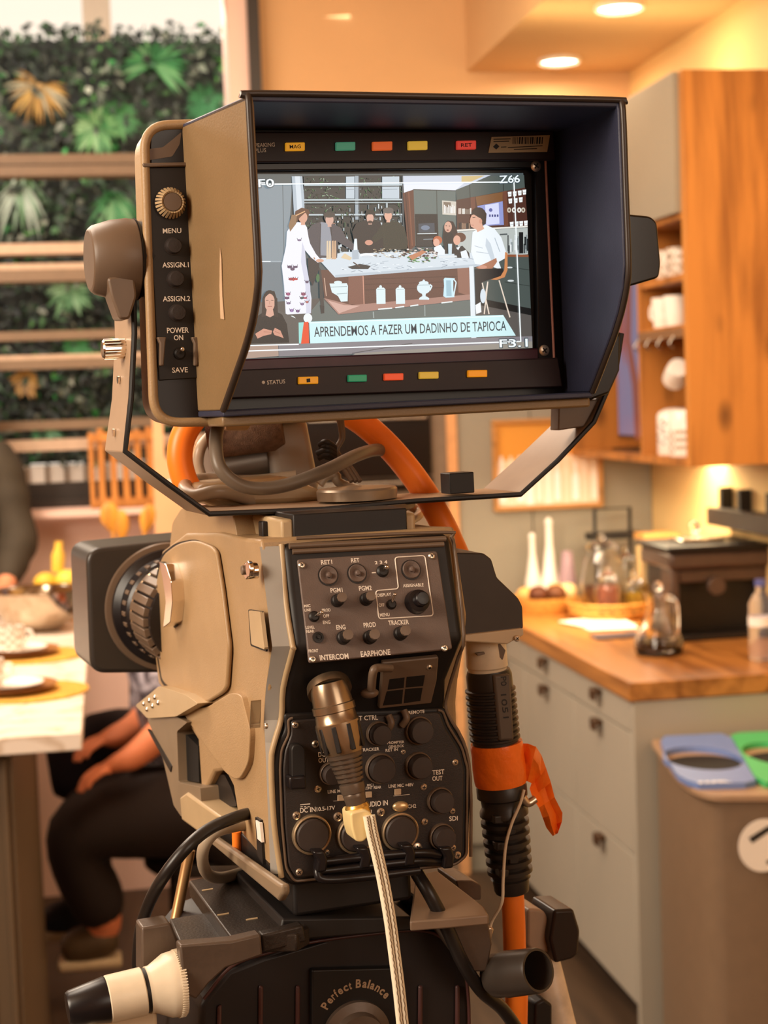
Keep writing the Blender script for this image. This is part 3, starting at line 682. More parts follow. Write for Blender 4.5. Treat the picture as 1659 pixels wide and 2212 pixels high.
def ell(x, y, rx, ry):
    c = fr.hit(x, y); a = (fr.hit(x + rx, y) - fr.hit(x - rx, y)).length / 2; b = (fr.hit(x, y + ry) - fr.hit(x, y - ry)).length / 2
    return [c + V((math.cos(2 * math.pi * k / 48) * a, math.sin(2 * math.pi * k / 48) * b, 0)) for k in range(48)], c, a, b
MB().prism([V((p.x, p.y, zb_ - .03)) for p in P], V((0, 0, .016))).build('lid_rim', mat('bin_rim', '#a38468', .4), t, bevel=.003)
for nm, pl, hl, cc in (('blue_lid', [(1424, 1590), (1574, 1583), (1636, 1690), (1500, 1693), (1462, 1672), (1440, 1635)], holes[0], '#6f86bd'), ('green_lid', [(1576, 1583), (1782, 1574), (1818, 1684), (1638, 1690)], holes[1], '#48b96e')):
    m = MB(); h, c, a_, b_ = ell(*hl); lid_mesh(m, [fr.hit(*q) for q in pl], h, zb_ - .0135, zb_)
    o = m.build(nm, mat(nm, cc, .4, var=.03), t, smooth=0)
    MB().lathe(V((c.x, c.y, zb_ - .0137)), (0, 0, 1), [(0, .0001), (.0004, min(a_, b_))], 40).build('bag_opening', mat('bin_void', '#17120f', .8), o)
m = MB()
for k, (x0, x1) in enumerate([(1510, 1578)]):
    m.text(fr, 'PAPEL', (1512, 1692), (1580, 1689), 16, w=.0008, fat=.03)
m.build('lid_lettering', mat('white_vinyl', '#ffffff', .5, var=0), t, smooth=0, fix=False)
# round white sticker on the front of the bin
ff = [p for p in ins]; yb_f = min(p.y for p in ins)
c = hY(1650, 1826, yb_f - .0015)
rr = 58 * (c - CP).dot(FW) / FPX
t2 = MB(); t2.use(0).lathe(c, (0, -1, 0), [(0, rr), (.001, rr), (.0012, .0001)], 48)
f2 = Frame(c + V((0, -.0016, 0)), (1, 0, 0), (0, 0, 1))
t2.use(1).quad(f2, [(1617, 1810), (1657, 1785), (1700, 1770), (1700, 1780), (1657, 1800), (1625, 1822)]); t2.quad(f2, [(1655, 1860), (1700, 1840), (1700, 1850), (1658, 1868)])
t2.build('round_sticker', [white, mat('sticker_ink', '#2f2b28', .5)], t, smooth=0, fix=False)
# ================================================================== ISLAND AND LEFT SIDE
ZI = 1.02
mar = marble('pale_marble', '#f7e9da', '#d9c4ae')
c = hZ(176, 1582, ZI); XI, YI = c.x, c.y
t = thing('kitchen_island', 'pale marble-topped island at the left with a tan panelled base', 'island', (XI - 1.1, YI + .9, 0))
MB().box(XI - 2.4, XI, YI, YI + 1.85, ZI - .035, ZI).build('marble_top', mar, t, bevel=.003)
m = MB().box(XI - 2.3, XI - .14, YI + .1, YI + 1.05, 0, ZI - .035); o = m.build('base', mat('tan_panel', '#67543f', .5, var=.04, scale=3), t, bevel=.002)
m = MB()
for k in range(10): m.box(XI - .15 - .045 * k - .012, XI - .15 - .045 * k, YI + .088, YI + .1, .05, ZI - .06)
m.build('fluting', mat('tan_panel', '#7d654c'), o, bevel=.003)
def onI(x, y): p = hZ(x, y, ZI); p.z = ZI; return p
# placemats, plates, cups
matm = mat('woven_mat', '#d09a3c', .8, var=.3, scale=120, bump=.5)
for k, (x, y, r, lab) in enumerate([(58, 1497, .135, 'round golden woven placemat nearest the island corner'), (70, 1418, .135, 'round golden woven placemat behind the nearer one')]):
    c = onI(x, y); t = thing('placemat', lab, 'placemat', c, 'woven placemats')
    MB().lathe(c, (0, 0, 1), [(0, r), (.005, r), (.006, r * .97), (.006, .0001)], 48).build('weave', matm, t)
    c2 = c + V((-.03, 0, .0062)); lab2 = ['wooden plate with white saucer on the nearer placemat', 'wooden plate with white saucer on the further placemat'][k]
    t = thing('plate', lab2, 'plate', c2, 'plates on the island')
    MB().lathe(c2, (0, 0, 1), [(0, .06), (.003, .07), (.014, .098), (.016, .098), (.006, .07), (.006, .0001)], 40).build('wooden_plate', wood('plate_wood%d' % k, '#9a6530', '#6b3f1a', 'X', 8, .4, knots=False), t)
    MB().lathe(c2 + V((0, 0, .0065)), (0, 0, 1), [(0, .035), (.012, .068), (.014, .068), (.004, .035), (.004, .0001)], 40).build('saucer', white, t)
    mug('coffee_cup', c2 + V((-.02 - .03 * (1 - k), 0, .0115)), .034, .062, hound, ['houndstooth coffee cup on the nearer plate, handle to the right', 'houndstooth coffee cup on the further plate'][k], 'cup', 'cups on the island', 0.1)
c = onI(84, 1362)
t = thing('mixing_bowl', 'large stainless steel mixing bowl standing on the island', 'bowl', c)
MB().lathe(c, (0, 0, 1), [(0, .05), (.004, .06), (.03, .098), (.08, .125), (.115, .132), (.118, .136), (.112, .128), (.08, .121), (.03, .094), (.008, .055), (.008, .0001)], 48).build('shell', mat('brushed_steel', '#b8a894', .14, metal=1, var=.05), t)
# tray with yellow fruit behind the bowl
p = hY(125, 1250, YI + 1.76); c = V((p.x, YI + 1.76, ZI))
t = thing('wooden_crate', 'low wooden crate on the far side of the island under the fruit', 'crate', c)
for b in ((-.13, .13, -.08, -.07, 0, .09), (-.13, .13, .07, .08, 0, .09), (-.13, -.12, -.07, .07, 0, .09), (.12, .13, -.07, .07, 0, .09), (-.12, .12, -.07, .07, 0, .08)):
    MB().box(c.x + b[0], c.x + b[1], c.y + b[2], c.y + b[3], ZI + b[4], ZI + b[5]).build('board', fm, t, bevel=.001)
for k, (dx, dy, r, cc, lab) in enumerate([(-.035, -.03, .035, '#e8b63c', 'yellow fruit at the left of the crate'), (.03, -.035, .038, '#f0c850', 'bright yellow fruit in the middle of the crate'), (.09, -.02, .03, '#e09a30', 'orange-yellow fruit at the right of the crate'), (.01, .03, .03, '#f2d060', 'yellow fruit at the back of the crate')]):
    MB().ball(c + V((dx, dy, .08 + r * .9)), r, r, r * .9).build('fruit', mat('fruit%d' % k, cc, .5, var=.1), label=lab, cat='fruit', group='fruit in the crate')
q = c + V((.0, .0, .14)); MB().lathe(q, (.1, 0, 1), [(0, .018), (.05, .02), (.07, .012), (.09, .012)], 16).build('small_jug', mat('amber_glaze', '#f0c24a', .3), label='small yellow jug standing among the fruit', cat='jug')
# utensil pot
p = hY(268, 1200, YI + 1.55); c = V((p.x, YI + 1.55, ZI))
MB().lathe(c, (0, 0, 1), [(0, .05), (.14, .055), (.15, .055), (.15, .05), (.01, .046), (.01, .0001)], 28).build('utensil_pot', white, label='white pot holding the wooden spoons behind the lens hood', cat='pot')
spoon = wood('spoon_wood', '#dd9a34', '#a8681c', 'Z', 9, .5, knots=False)
for k, (x, y, w_, lab) in enumerate([(238, 1118, .028, 'wooden spoon with the roundest head, left in the pot'), (262, 1135, .024, 'wooden spatula in the middle of the pot'), (318, 1122, .022, 'wooden spoon leaning to the right in the pot')]):
    h = hY(x, y, YI + 1.55); d = (h - (c + V((0, 0, .02)))); s = d.normalized(); m = MB()
    m.tube([c + V((0, 0, .02)), h], .005, seg=8, smooth=False)
    e = s.cross(V((0, 1, 0))).normalized()
    m.lathe(h, s, [(-.045, .001), (-.03, w_ * .55), (-.005, w_), (.02, w_ * .95), (.04, w_ * .5), (.045, .001)], 20)
    vv = [];
    for p_ in m.v:
        rel = p_ - h; vv.append(h + V((rel.x, rel.y * .3, rel.z)) if rel.length < .06 else p_)
    m.v = vv
    m.build('wooden_spoon', spoon, label=lab, cat='spoon', group='wooden utensils in the pot')
# slatted crate on the window sill
yc0, yc1 = YB - .145, YB - .045
xa, xb = hY(192, 1000, yc0).x, hY(350, 1000, yc0).x; zt_ = hY(270, 932, yc0).z
t = thing('slatted_crate', 'orange slatted wooden crate standing on the window sill', 'crate', ((xa + xb) / 2, YB - .1, ZS))
cw = wood('crate_wood', '#cf8840', '#8a4f1c', 'Z', 7, .4, knots=False)
for x in (xa, xb - .016):
    for y in (yc0, yc1 - .016): MB().box(x, x + .016, y, y + .016, ZS, zt_).build('corner_post', cw, t, bevel=.002)
for y in (yc0 - .003, yc1 - .005):
    for z in (ZS + .004, zt_ - .03): MB().box(xa, xb, y, y + .008, z, z + .026).build('rail', cw, t, bevel=.001)
for k in range(5):
    x = xa + (xb - xa) * (k + 1) / 6; MB().box(x - .011, x + .011, yc0 + .005, yc0 + .011, ZS, zt_ + (.006 if k % 2 else .012)).build('slat', cw, t, bevel=.001)
MB().box(xa + .016, xb - .016, yc0 + .006, yc1 - .006, ZS, ZS + .01).build('floor_board', cw, t)
# bread peel / carved wooden board leaning near the jamb
p = hY(372, 1000, 5.3)
t = thing('carved_board', 'tall pale carved wooden board leaning on the window wall', 'board', (p.x, 5.38, 0))
f5 = Frame((0, 5.36, 1.4), (1, 0, 0), (0, 0, 1))
MB().slab(f5, rnd([(328, 850), (352, 915), (356, 990), (372, 1000), (395, 930), (420, 880), (425, 1180), (335, 1180), (332, 1040)], 12), 0, .02).build('panel', mat('pale_maple', '#f0b98a', .5, var=.06, scale=8), t, bevel=.004)  # one even pale peach base colour
for x in (345, 412):
    a = f5.hit(x, 1178, .01); MB().box(a.x - .012, a.x + .012, a.y - .012, a.y + .012, 0, a.z + .02).build('leg', mat('pale_maple', '#f0b98a'), t)

# ------------------------------------------------------------------ people
skinm = mat('skin_tone', '#d98e68', .55, var=.05, scale=20)
def face(parent, c, fwd, side_, up, r):
    eye = mat('eye_white', '#eee6dd', .3); iris = mat('iris', '#2c1a12', .3); lip = mat('lips', '#a85a4a', .5)
    for s in (-1, 1):
        e = c + fwd * r * .86 + side_ * s * r * .34 + up * r * .08; o = MB().ball(e + fwd * r * .08, r * .10).build('eye', eye, parent); MB().ball(e + fwd * r * .15, r * .055).build('iris', iris, o)
    for s in (-1, 1): MB().ball(c + side_ * s * r * 1.02, r * .16, r * .16, r * .26).build('ear', skinm, parent)
    MB().lathe(c + fwd * r * .9 + up * r * .05, fwd * .35 - up, [(0, r * .07), (r * .35, r * .17), (r * .42, .0005)], 14).build('nose', skinm, parent)
    MB().ball(c + fwd * r * .96 - up * r * .55, r * .2, r * .2, r * .07).build('mouth', lip, parent)
def hand_pts(pts, edges, w, d, palm_n, r=.0085, tag='h'):
    """w wrist name; d direction of fingers; palm_n palm normal (curl towards)"""
    wp = V(pts[w][:3]); d = V(d).normalized(); n = V(palm_n).normalized(); s = d.cross(n).normalized()
    pc = wp + d * .05; pts[tag + 'p'] = (*pc, .022, .015); edges.append((w, tag + 'p'))
    for k, (o, L) in enumerate([(-.028, .062), (-.010, .072), (.009, .067), (.026, .052)]):
        b = wp + d * .088 + s * o; m_ = b + d * L * .55 + n * L * .22; e = m_ + (d * .45 + n * .6).normalized() * L * .5
        for nm, p, rr in (('b', b, r * 1.1), ('m', m_, r), ('e', e, r * .85)): pts[f'{tag}{k}{nm}'] = (*p, rr)
        edges += [(tag + 'p', f'{tag}{k}b'), (f'{tag}{k}b', f'{tag}{k}m'), (f'{tag}{k}m', f'{tag}{k}e')]
    b = wp + d * .035 - s * .034; e = b + (d - s * .7 + n * .4).normalized() * .045
    pts[tag + 'tb'] = (*b, r * 1.2); pts[tag + 'te'] = (*e, r); edges += [(tag + 'p', tag + 'tb'), (tag + 'tb', tag + 'te')]

# standing person at the left edge, behind the island, facing right towards the table
def standing():
    Yp = YI + 1.85 + .30
    sh = hY(14, 992, Yp - .03); cx = sh.x - .16; z0 = 0
    t = thing('person', 'person in a dark olive jacket standing behind the island at the left edge', 'person', (cx, Yp, 0))
    hz = sh.z + .20
    P = {'pelvis': (cx, Yp, .95, .14, .11), 'waist': (cx, Yp, 1.10, .13, .10), 'chest': (cx + .01, Yp - .01, 1.33, .155, .11), 'neckb': (cx + .01, Yp, sh.z + .03, .07), 'neck': (cx + .015, Yp - .01, sh.z + .085, .052),
         'head': (cx + .02, Yp - .02, hz, .092, .098), 'crown': (cx + .02, Yp - .01, hz + .075, .088),
         'shR': (sh.x - .02, Yp, sh.z, .062), 'elR': (*hY(42, 1165, Yp - .06), .048), 'wrR': (*hY(10, 1275, Yp - .24), .03),
         'shL': (cx - .17, Yp, sh.z, .062), 'elL': (cx - .26, Yp - .06, sh.z - .29, .046), 'wrL': (cx - .15, Yp - .27, sh.z - .42, .03)}
    for s, n in ((1, 'R'), (-1, 'L')):
        P['hip' + n] = (cx + s * .09, Yp, .88, .09); P['kn' + n] = (cx + s * .10, Yp - .01, .48, .062); P['an' + n] = (cx + s * .10, Yp + .02, .09, .042); P['to' + n] = (cx + s * .11, Yp - .13, .04, .036)
    E_ = [('pelvis', 'waist'), ('waist', 'chest'), ('chest', 'neckb'), ('neckb', 'neck'), ('neck', 'head'), ('head', 'crown'), ('chest', 'shR'), ('shR', 'elR'), ('elR', 'wrR'), ('chest', 'shL'), ('shL', 'elL'), ('elL', 'wrL')]
    for n in 'RL': E_ += [('pelvis', 'hip' + n), ('hip' + n, 'kn' + n), ('kn' + n, 'an' + n), ('an' + n, 'to' + n)]
    J = dict(P)
    hand_pts(P, E_, 'wrR', (-.2, -.9, -.1), (0, .2, -1), tag='r'); hand_pts(P, E_, 'wrL', (.3, -.9, -.1), (0, .2, -1), tag='l')
    skin('body', P, E_, skinm, t)
    jk = {k: J[k] for k in ('waist', 'pelvis', 'chest', 'neckb', 'shR', 'elR', 'wrR', 'shL', 'elL', 'wrL')}
    jk = {k: (*v[:3], *(q + (.025 if k[:2] in ('sh', 'el', 'wr') else .028) for q in v[3:])) for k, v in jk.items()}
    for k in ('wrR', 'wrL'):
        e = 'el' + k[-1]; a, b = V(J[e][:3]), V(J[k][:3]); jk[k] = (*(b - (b - a) * .12), .04)
    # folds at the elbow: extra rings along the sleeve
    a, b = V(J['shR'][:3]), V(J['elR'][:3]); ed = [('waist', 'pelvis'), ('waist', 'chest'), ('chest', 'neckb'), ('chest', 'shR'), ('chest', 'shL'), ('shL', 'elL'), ('elL', 'wrL')]
    prev = 'shR'
    for i in range(1, 6):
        p = a.lerp(b, i / 6); jk['s%d' % i] = (*p, .078 - .004 * i + (.006 if i % 2 else -.004)); ed.append((prev, 's%d' % i)); prev = 's%d' % i
    ed.append((prev, 'elR')); a, b = V(J['elR'][:3]), V(jk['wrR'][:3]); prev = 'elR'
    for i in range(1, 5):
        p = a.lerp(b, i / 5); jk['f%d' % i] = (*p, .066 - .005 * i + (.006 if i % 2 else -.004)); ed.append((prev, 'f%d' % i)); prev = 'f%d' % i
    ed.append((prev, 'wrR'))
    jk['elR'] = (*jk['elR'][:3], .068)
    skin('jacket', jk, ed, mat('olive_jacket', '#3a3226', .8, var=.15, scale=12, bump=.4), t)
    tr = {k: (*v[:3], *(q + .016 for q in v[3:])) for k, v in J.items() if k[:3] in ('pel', 'hip') or k[:2] in ('kn', 'an')}
    skin('trousers', tr, [('pelvis', 'hipR'), ('hipR', 'knR'), ('knR', 'anR'), ('pelvis', 'hipL'), ('hipL', 'knL'), ('knL', 'anL')], mat('dark_trousers', '#241d1c', .8), t)
    for n in 'RL':
        a, b = V(J['an' + n][:3]), V(J['to' + n][:3]); skin('shoe', {'h': (a.x, a.y + .03, .045, .046), 'm': (a.x, a.y - .05, .045, .045), 't': (b.x, b.y - .02, .04, .042)}, [('h', 'm'), ('m', 't')], mat('dark_shoe', '#1c1817', .5), t)
    c = V(J['head'][:3]); MB().ball(c + V((0, .03, .072)), .098, .098, .075).build('hair', mat('dark_hair', '#1a1210', .6, bump=.5), t)
    face(t, c, V((.2, -.98, 0)).normalized(), V((.98, .2, 0)), V((0, 0, 1)), .088)
standing()

# seated crouching person right of the island
def crouching():
    Yp = 4.45
    q = lambda x, y, Y=Yp: hY(x, y, Y)
    t = thing('person', 'person in dark trousers and grey patterned shirt sitting low beside the island', 'person', (.05, Yp, 0))
    hip = q(430, 1700); kneeL = q(138, 1795, Yp - .1); kneeR = q(165, 1770, Yp + .12)
    P = {'pelvis': (*hip, .13, .12), 'waist': (*q(405, 1600), .12, .10), 'chest': (*q(350, 1490), .135, .105), 'neckb': (*q(330, 1400), .06), 'neck': (*q(322, 1365), .048), 'head': (*q(308, 1300), .092, .09), 'crown': (*q(312, 1240), .085),
         'shR': (*q(345, 1440, Yp - .17), .056), 'elR': (*q(375, 1560, Yp - .2), .052), 'wrR': (*q(285, 1640, Yp - .22), .036),
         'shL': (*q(330, 1440, Yp + .17), .056), 'elL': (*q(330, 1540, Yp + .1), .052), 'wrL': (*q(270, 1585, Yp - .02), .036),
         'hipR': (*q(415, 1740, Yp - .1), .125), 'knR': (*kneeL, .092), 'anR': (*q(235, 2000, Yp - .05), .055), 'toR': (*(q(165, 2052, Yp - .05)), .036),
         'hipL': (*q(415, 1725, Yp + .1), .125), 'knL': (*kneeR, .092), 'anL': (*q(190, 1950, Yp + .2), .055), 'toL': (*q(120, 1990, Yp + .2), .036)}
    E_ = [('pelvis', 'waist'), ('waist', 'chest'), ('chest', 'neckb'), ('neckb', 'neck'), ('neck', 'head'), ('head', 'crown'), ('chest', 'shR'), ('shR', 'elR'), ('elR', 'wrR'), ('chest', 'shL'), ('shL', 'elL'), ('elL', 'wrL')]
    for n in 'RL': E_ += [('pelvis', 'hip' + n), ('hip' + n, 'kn' + n), ('kn' + n, 'an' + n), ('an' + n, 'to' + n)]
    J = dict(P)
    hand_pts(P, E_, 'wrR', (-.9, -.2, -.2), (0, 0, -1), tag='r'); hand_pts(P, E_, 'wrL', (-.9, -.4, -.1), (0, 0, -1), tag='l')
    skin('body', P, E_, mat('warm_skin', '#f09064', .55, var=.05, scale=20), t)
    sh = {k: (*J[k][:3], *(z + .02 for z in J[k][3:])) for k in ('pelvis', 'waist', 'chest', 'neckb', 'shR', 'shL', 'elR', 'elL')}
    for n in 'RL':
        a, b = V(J['el' + n][:3]), V(J['wr' + n][:3]); sh['cu' + n] = (*a.lerp(b, .35), .05)
    pm = bpy.data.materials.new('patterned_shirt'); pm.use_nodes = True; N = pm.node_tree.nodes; L = pm.node_tree.links
    n_ = N.new('ShaderNodeTexNoise'); n_.inputs['Scale'].default_value = 14; n_.inputs['Distortion'].default_value = 1.5; cr = N.new('ShaderNodeValToRGB'); tc = N.new('ShaderNodeTexCoord')
    e = cr.color_ramp.elements; e[0].position = .42; e[0].color = (*hexc('#3b2f36'), 1); e[1].position = .58; e[1].color = (*hexc('#b7aeb8'), 1)
    L.new(tc.outputs['Object'], n_.inputs[0]); L.new(n_.outputs['Fac'], cr.inputs[0]); L.new(cr.outputs[0], N['Principled BSDF'].inputs['Base Color']); N['Principled BSDF'].inputs['Roughness'].default_value = .8
    skin('shirt', sh, [('pelvis', 'waist'), ('waist', 'chest'), ('chest', 'neckb'), ('chest', 'shR'), ('chest', 'shL'), ('shR', 'elR'), ('shL', 'elL'), ('elR', 'cuR'), ('elL', 'cuL')], pm, t)
    tr = {k: (*v[:3], *(z + .02 for z in v[3:])) for k, v in J.items() if k[:3] in ('pel', 'hip') or k[:2] in ('kn', 'an')}
    skin('trousers', tr, [('pelvis', 'hipR'), ('hipR', 'knR'), ('knR', 'anR'), ('pelvis', 'hipL'), ('hipL', 'knL'), ('knL', 'anL')], mat('brown_trousers', '#2e2320', .85, var=.12, scale=10, bump=.3), t)
    sole = mat('pale_sole', '#d8c09a', .6)
    for n, mm in (('R', mat('tan_shoe', '#5e4a33', .5)), ('L', mat('navy_shoe', '#23262e', .5))):
        a, b = V(J['an' + n][:3]), V(J['to' + n][:3]); d = (b - a); d.z = 0; d.normalize(); zb = min(a.z, b.z) - .02
        o = skin('shoe', {'h': (*(a + V((0, 0, -.02)) - d * .03), .058), 'm': (*(a.lerp(b, .5) + V((0, 0, -.01))), .056), 't': (*(b + d * .05), .05)}, [('h', 'm'), ('m', 't')], mm, t)
        s_ = V((-d.y, d.x, 0)); c = a.lerp(b, .6); c.z = b.z - .035
        MB().obox(c, d * .085, s_ * .042, V((0, 0, .014))).build('sole', sole, o, bevel=.01)
    c = V(J['head'][:3]); MB().ball(c + V((.03, .0, .062)), .098, .096, .078).build('hair', mat('dark_hair', '#1a1210', .6), t)
    face(t, c, V((-1, 0, -.1)).normalized(), V((0, 1, 0)), V((0, 0, 1)), .086)
    ct = {'a': (*q(120, 1655, Yp + .3), .07), 'b': (*q(175, 1625, Yp + .3), .10), 'c': (*q(245, 1600, Yp + .28), .11), 'd': (*q(320, 1580, Yp + .26), .10), 'e': (*q(150, 1730, Yp + .3), .08), 'f': (*q(235, 1710, Yp + .3), .10), 'g': (*q(320, 1700, Yp + .28), .10)}
    skin('coat', ct, [('a', 'b'), ('b', 'c'), ('c', 'd'), ('b', 'e'), ('c', 'f'), ('d', 'g')], mat('plum_coat', '#1d1218', .85, var=.3, scale=8, bump=.4), t)
    # low stool under the person
    s = thing('low_stool', 'low dark stool under the person beside the island', 'stool', (hip.x, hip.y, 0))
    zt2 = hip.z - .175
    MB().lathe((hip.x, hip.y, zt2 - .04), (0, 0, 1), [(0, .15), (.01, .16), (.03, .16), (.04, .15)], 28).build('seat', mat('stool_dark', '#2a211c', .6), s)
    for a in range(4):
        x, y = math.cos(a * 1.57 + .78) * .12, math.sin(a * 1.57 + .78) * .12; MB().cyl((hip.x + x, hip.y + y, 0), (hip.x + x * .9, hip.y + y * .9, zt2 - .04), .014).build('leg', mat('stool_dark', '#2a211c', .6), s)
crouching()
# ================================================================== BROADCAST CAMERA
def devframe(px, py, d, ang, roll=0.0):
    a = math.radians(9.6 - ang); u = V((math.cos(a), -math.sin(a), 0)); n = V((-math.sin(a), -math.cos(a), 0)); z = V((0, 0, 1))
    r = math.radians(roll); return Frame(W(px, py, d), u * math.cos(r) + z * math.sin(r), z * math.cos(r) - u * math.sin(r))
B = devframe(810, 1700, 1.08, 20)
M_ = devframe(850, 560, 1.11, 20, .8)
tan = mat('taupe_housing', '#a68863', .42, var=.05, scale=30, bump=.12, bscale=900)
tanl = mat('pale_taupe_housing', '#b39a76', .4, var=.05, scale=30)
tand = mat('dark_taupe', '#6b5848', .42, var=.08, scale=30)
rub = mat('black_rubber', '#1a1615', .5, var=.1, scale=40)
pan = mat('brown_black_panel', '#685850', .5, var=.12, scale=50, bump=.15, bscale=1200)
pan2 = mat('dark_connector_panel', '#2e2725', .45, var=.12, scale=50, bump=.1, bscale=1200)
blkp = mat('black_plastic', '#181416', .32, var=.1, scale=40)
ink = mat('white_lettering', '#f4e8da', .5, var=0)
steel = mat('screw_steel', '#d8c8b4', .3, metal=.9, var=.05)
chrome = mat('bright_chrome', '#f0e6da', .12, metal=1, var=0)
worn = mat('worn_metal_ring', '#d0b896', .35, metal=.8, var=.2, scale=200)
uL = B.loc(B.hit(585, 1700))[0]
S = Frame(B.pt(uL, 0, 0), B.n, V((0, 0, 1)))
base = B.pt(0, -.06, -.15)
camr = thing('broadcast_camera', 'large taupe studio television camera with black rear control panels', 'television camera', base)

CS = []
for x, y, w_ in ((606, 1180, .004), (613, 1240, .010), (634, 1396, .024), (612, 1486, .005), (608, 1556, -.003), (591, 1606, -.002), (589, 1780, -.002), (606, 1890, -.002)):
    q = B.loc(B.hit(x, y, w_)); CS.append((q[1], q[0], w_))
def wlim(v):
    if v >= CS[0][0]: return CS[0][2] - .006
    for a, b in zip(CS, CS[1:]):
        if b[0] <= v <= a[0]: t = (a[0] - v) / (a[0] - b[0]); return a[2] + (b[2] - a[2]) * t - .006
    return CS[-1][2] - .006
def S_(px, o0, o1, name, m, par=camr, bev=.002, r=0, seg=3, **k):
    wm0 = k.pop('wmax', None); mb = MB(); mb.slab(S, rnd(px, r) if r else px, o0, o1)
    for i, p in enumerate(mb.v):
        q = B.loc(p)
        wm = wm0 if wm0 is not None else wlim(q[1]) + k.get('_x', 0)
        if q[2] > wm: mb.v[i] = B.pt(q[0], q[1], wm)
    return mb.build(name, m, par, bevel=bev, seg=seg, **k)
def B_(px, w0, w1, name, m, par=camr, bev=.001, r=0, fr=None, seg=2, **k):
    mb = MB(); mb.slab(fr or B, rnd(px, r) if r else px, w0, w1); return mb.build(name, m, par, bevel=bev, seg=seg, **k)

# shell
shell = S_([(606, 1176), (530, 1163), (470, 1150), (400, 1152), (350, 1190), (334, 1260), (333, 1400), (342, 1478), (385, 1530), (428, 1600), (434, 1690), (440, 1748), (446, 1700), (462, 1668), (486, 1664), (504, 1700), (520, 1800), (600, 1896),
            (640, 1880), (640, 1780), (640, 1606), (650, 1556), (650, 1486), (650, 1396), (640, 1300), (640, 1240)], -.136, 0.0, 'shell', tan, bev=.0025)
# sloping corner between the side and the rear bezel
m = MB(); vs = []
for v_, u_, w_ in CS: vs += [B.pt(-.0722, v_, w_ - .006), B.pt(u_ - .0004, v_, w_ - .002), B.pt(-.05, v_, -.028)]
fs = [(0, 1, 2), (len(vs) - 3, len(vs) - 1, len(vs) - 2)]
for k in range(len(CS) - 1):
    a = 3 * k
    for j in range(3): fs.append((a + j, a + (j + 1) % 3, a + 3 + (j + 1) % 3, a + 3 + j))
m.add(vs, fs); m.build('corner_slope', mat('grey_sheen', '#9a948c', .3, var=.05), camr, smooth=20)  # on this corner the grey is a reflection put into the colour
S_([(334, 1262), (347, 1198), (380, 1172), (420, 1164), (465, 1181), (480, 1270), (496, 1400), (490, 1496), (442, 1525), (400, 1511), (348, 1478), (336, 1400)], 0, .0006, 'door_groove', rub, bev=0, r=14)  # larger dark slab behind the door paints in the dark of its groove
door = S_([(336, 1262), (349, 1199), (382, 1174), (420, 1166), (463, 1183), (477, 1270), (493, 1400), (487, 1493), (441, 1521), (401, 1508), (350, 1476), (338, 1400)], .0006, .0042, 'side_door', tan, bev=.003, r=16, seg=4)
S_([(498, 1496), (520, 1500), (540, 1580), (536, 1650), (514, 1688), (488, 1672), (444, 1612), (402, 1552), (386, 1520), (440, 1532)], -.001, .004, 'lower_bulge', tan, bev=.0035, r=18, seg=4)
S_([(452, 1742), (454, 1702), (466, 1676), (484, 1672), (500, 1704), (512, 1742)], -.12, -.006, 'arch_recess', rub, bev=0, r=6)
S_([(384, 1582), (404, 1588), (428, 1612), (430, 1690), (388, 1684)], -.005, .001, 'vent_slot', mat('slot_black', '#0b0a09', .7), bev=0)
# chrome details on the side
def S_cyl(x, y, o0, o1, rpx, name, m, par=camr, seg=24, r1=None, **k):
    a, b = S.hit(x, y, o0), S.hit(x, y, o0) + S.n * (o1 - o0); s = B.scale(600, 1300) * rpx
    return MB().cyl(a, b, s, s if r1 is None else s * r1, seg).build(name, m, par, bevel=.0006, **k)
S_cyl(556, 1232, .004, .012, 18, 'strap_lug', chrome); S_cyl(548, 1230, .012, .02, 10, 'lug_pin', tand); S_cyl(545, 1229, .020, .023, 17, 'lug_button', chrome)
S_([(537, 1318), (574, 1326), (578, 1406), (543, 1392)], .003, .0055, 'small_hatch', tanl, bev=.001, r=4)
o = S_([(536, 1316), (576, 1324), (580, 1410), (541, 1395)], .003, .0042, 'hatch_gasket', rub, bev=0, r=4)
S_([(566, 1530), (578, 1535), (592, 1600), (582, 1604), (566, 1580)], .003, .010, 'side_latch', tanl, bev=.003, r=5)
S_cyl(578, 1568, .010, .012, 6, 'latch_screw', steel)
S_([(551, 1765), (562, 1772), (568, 1868), (556, 1850)], -.001, .002, 'side_socket', rub, bev=0)
S_([(552, 1772), (561, 1778), (565, 1820), (556, 1812)], .001, .003, 'serial_sticker', white, bev=0)
# front lens-mount flange with bright clip
S_([(343, 1212), (357, 1218), (369, 1255), (372, 1300), (367, 1345), (352, 1356), (358, 1300), (351, 1250)], .004, .014, 'chrome_clip', chrome, bev=.002, r=4)
S_([(374, 1232), (386, 1250), (390, 1310), (384, 1352), (374, 1358)], .0043, .0050, 'clip_recess', rub, bev=.001, r=6)
# hand-grip chute below the lens
S_([(343, 1482), (400, 1500), (428, 1520), (380, 1548), (318, 1552), (292, 1524), (322, 1500)], -.03, .012, 'grip_top', tanl, bev=.003, r=4)
S_([(380, 1548), (318, 1552), (352, 1640), (375, 1740), (392, 1765), (436, 1748), (432, 1700), (386, 1690), (382, 1580), (405, 1560)], -.02, .008, 'grip_body', mat('grip_taupe', '#83705a', .42), bev=.003, r=4)
S_([(318, 1575), (326, 1580), (370, 1655), (368, 1668)], .007, .009, 'grip_slot', rub, bev=0)
m = MB()
for dx, dy in ((0, 0), (12, -7), (24, -14), (7, 12), (19, 5), (31, -2)):
    p = S.hit(312 + dx, 1512 + dy + 8, .012); m.ball(p, .0022)
m.build('chrome_studs', chrome, camr)
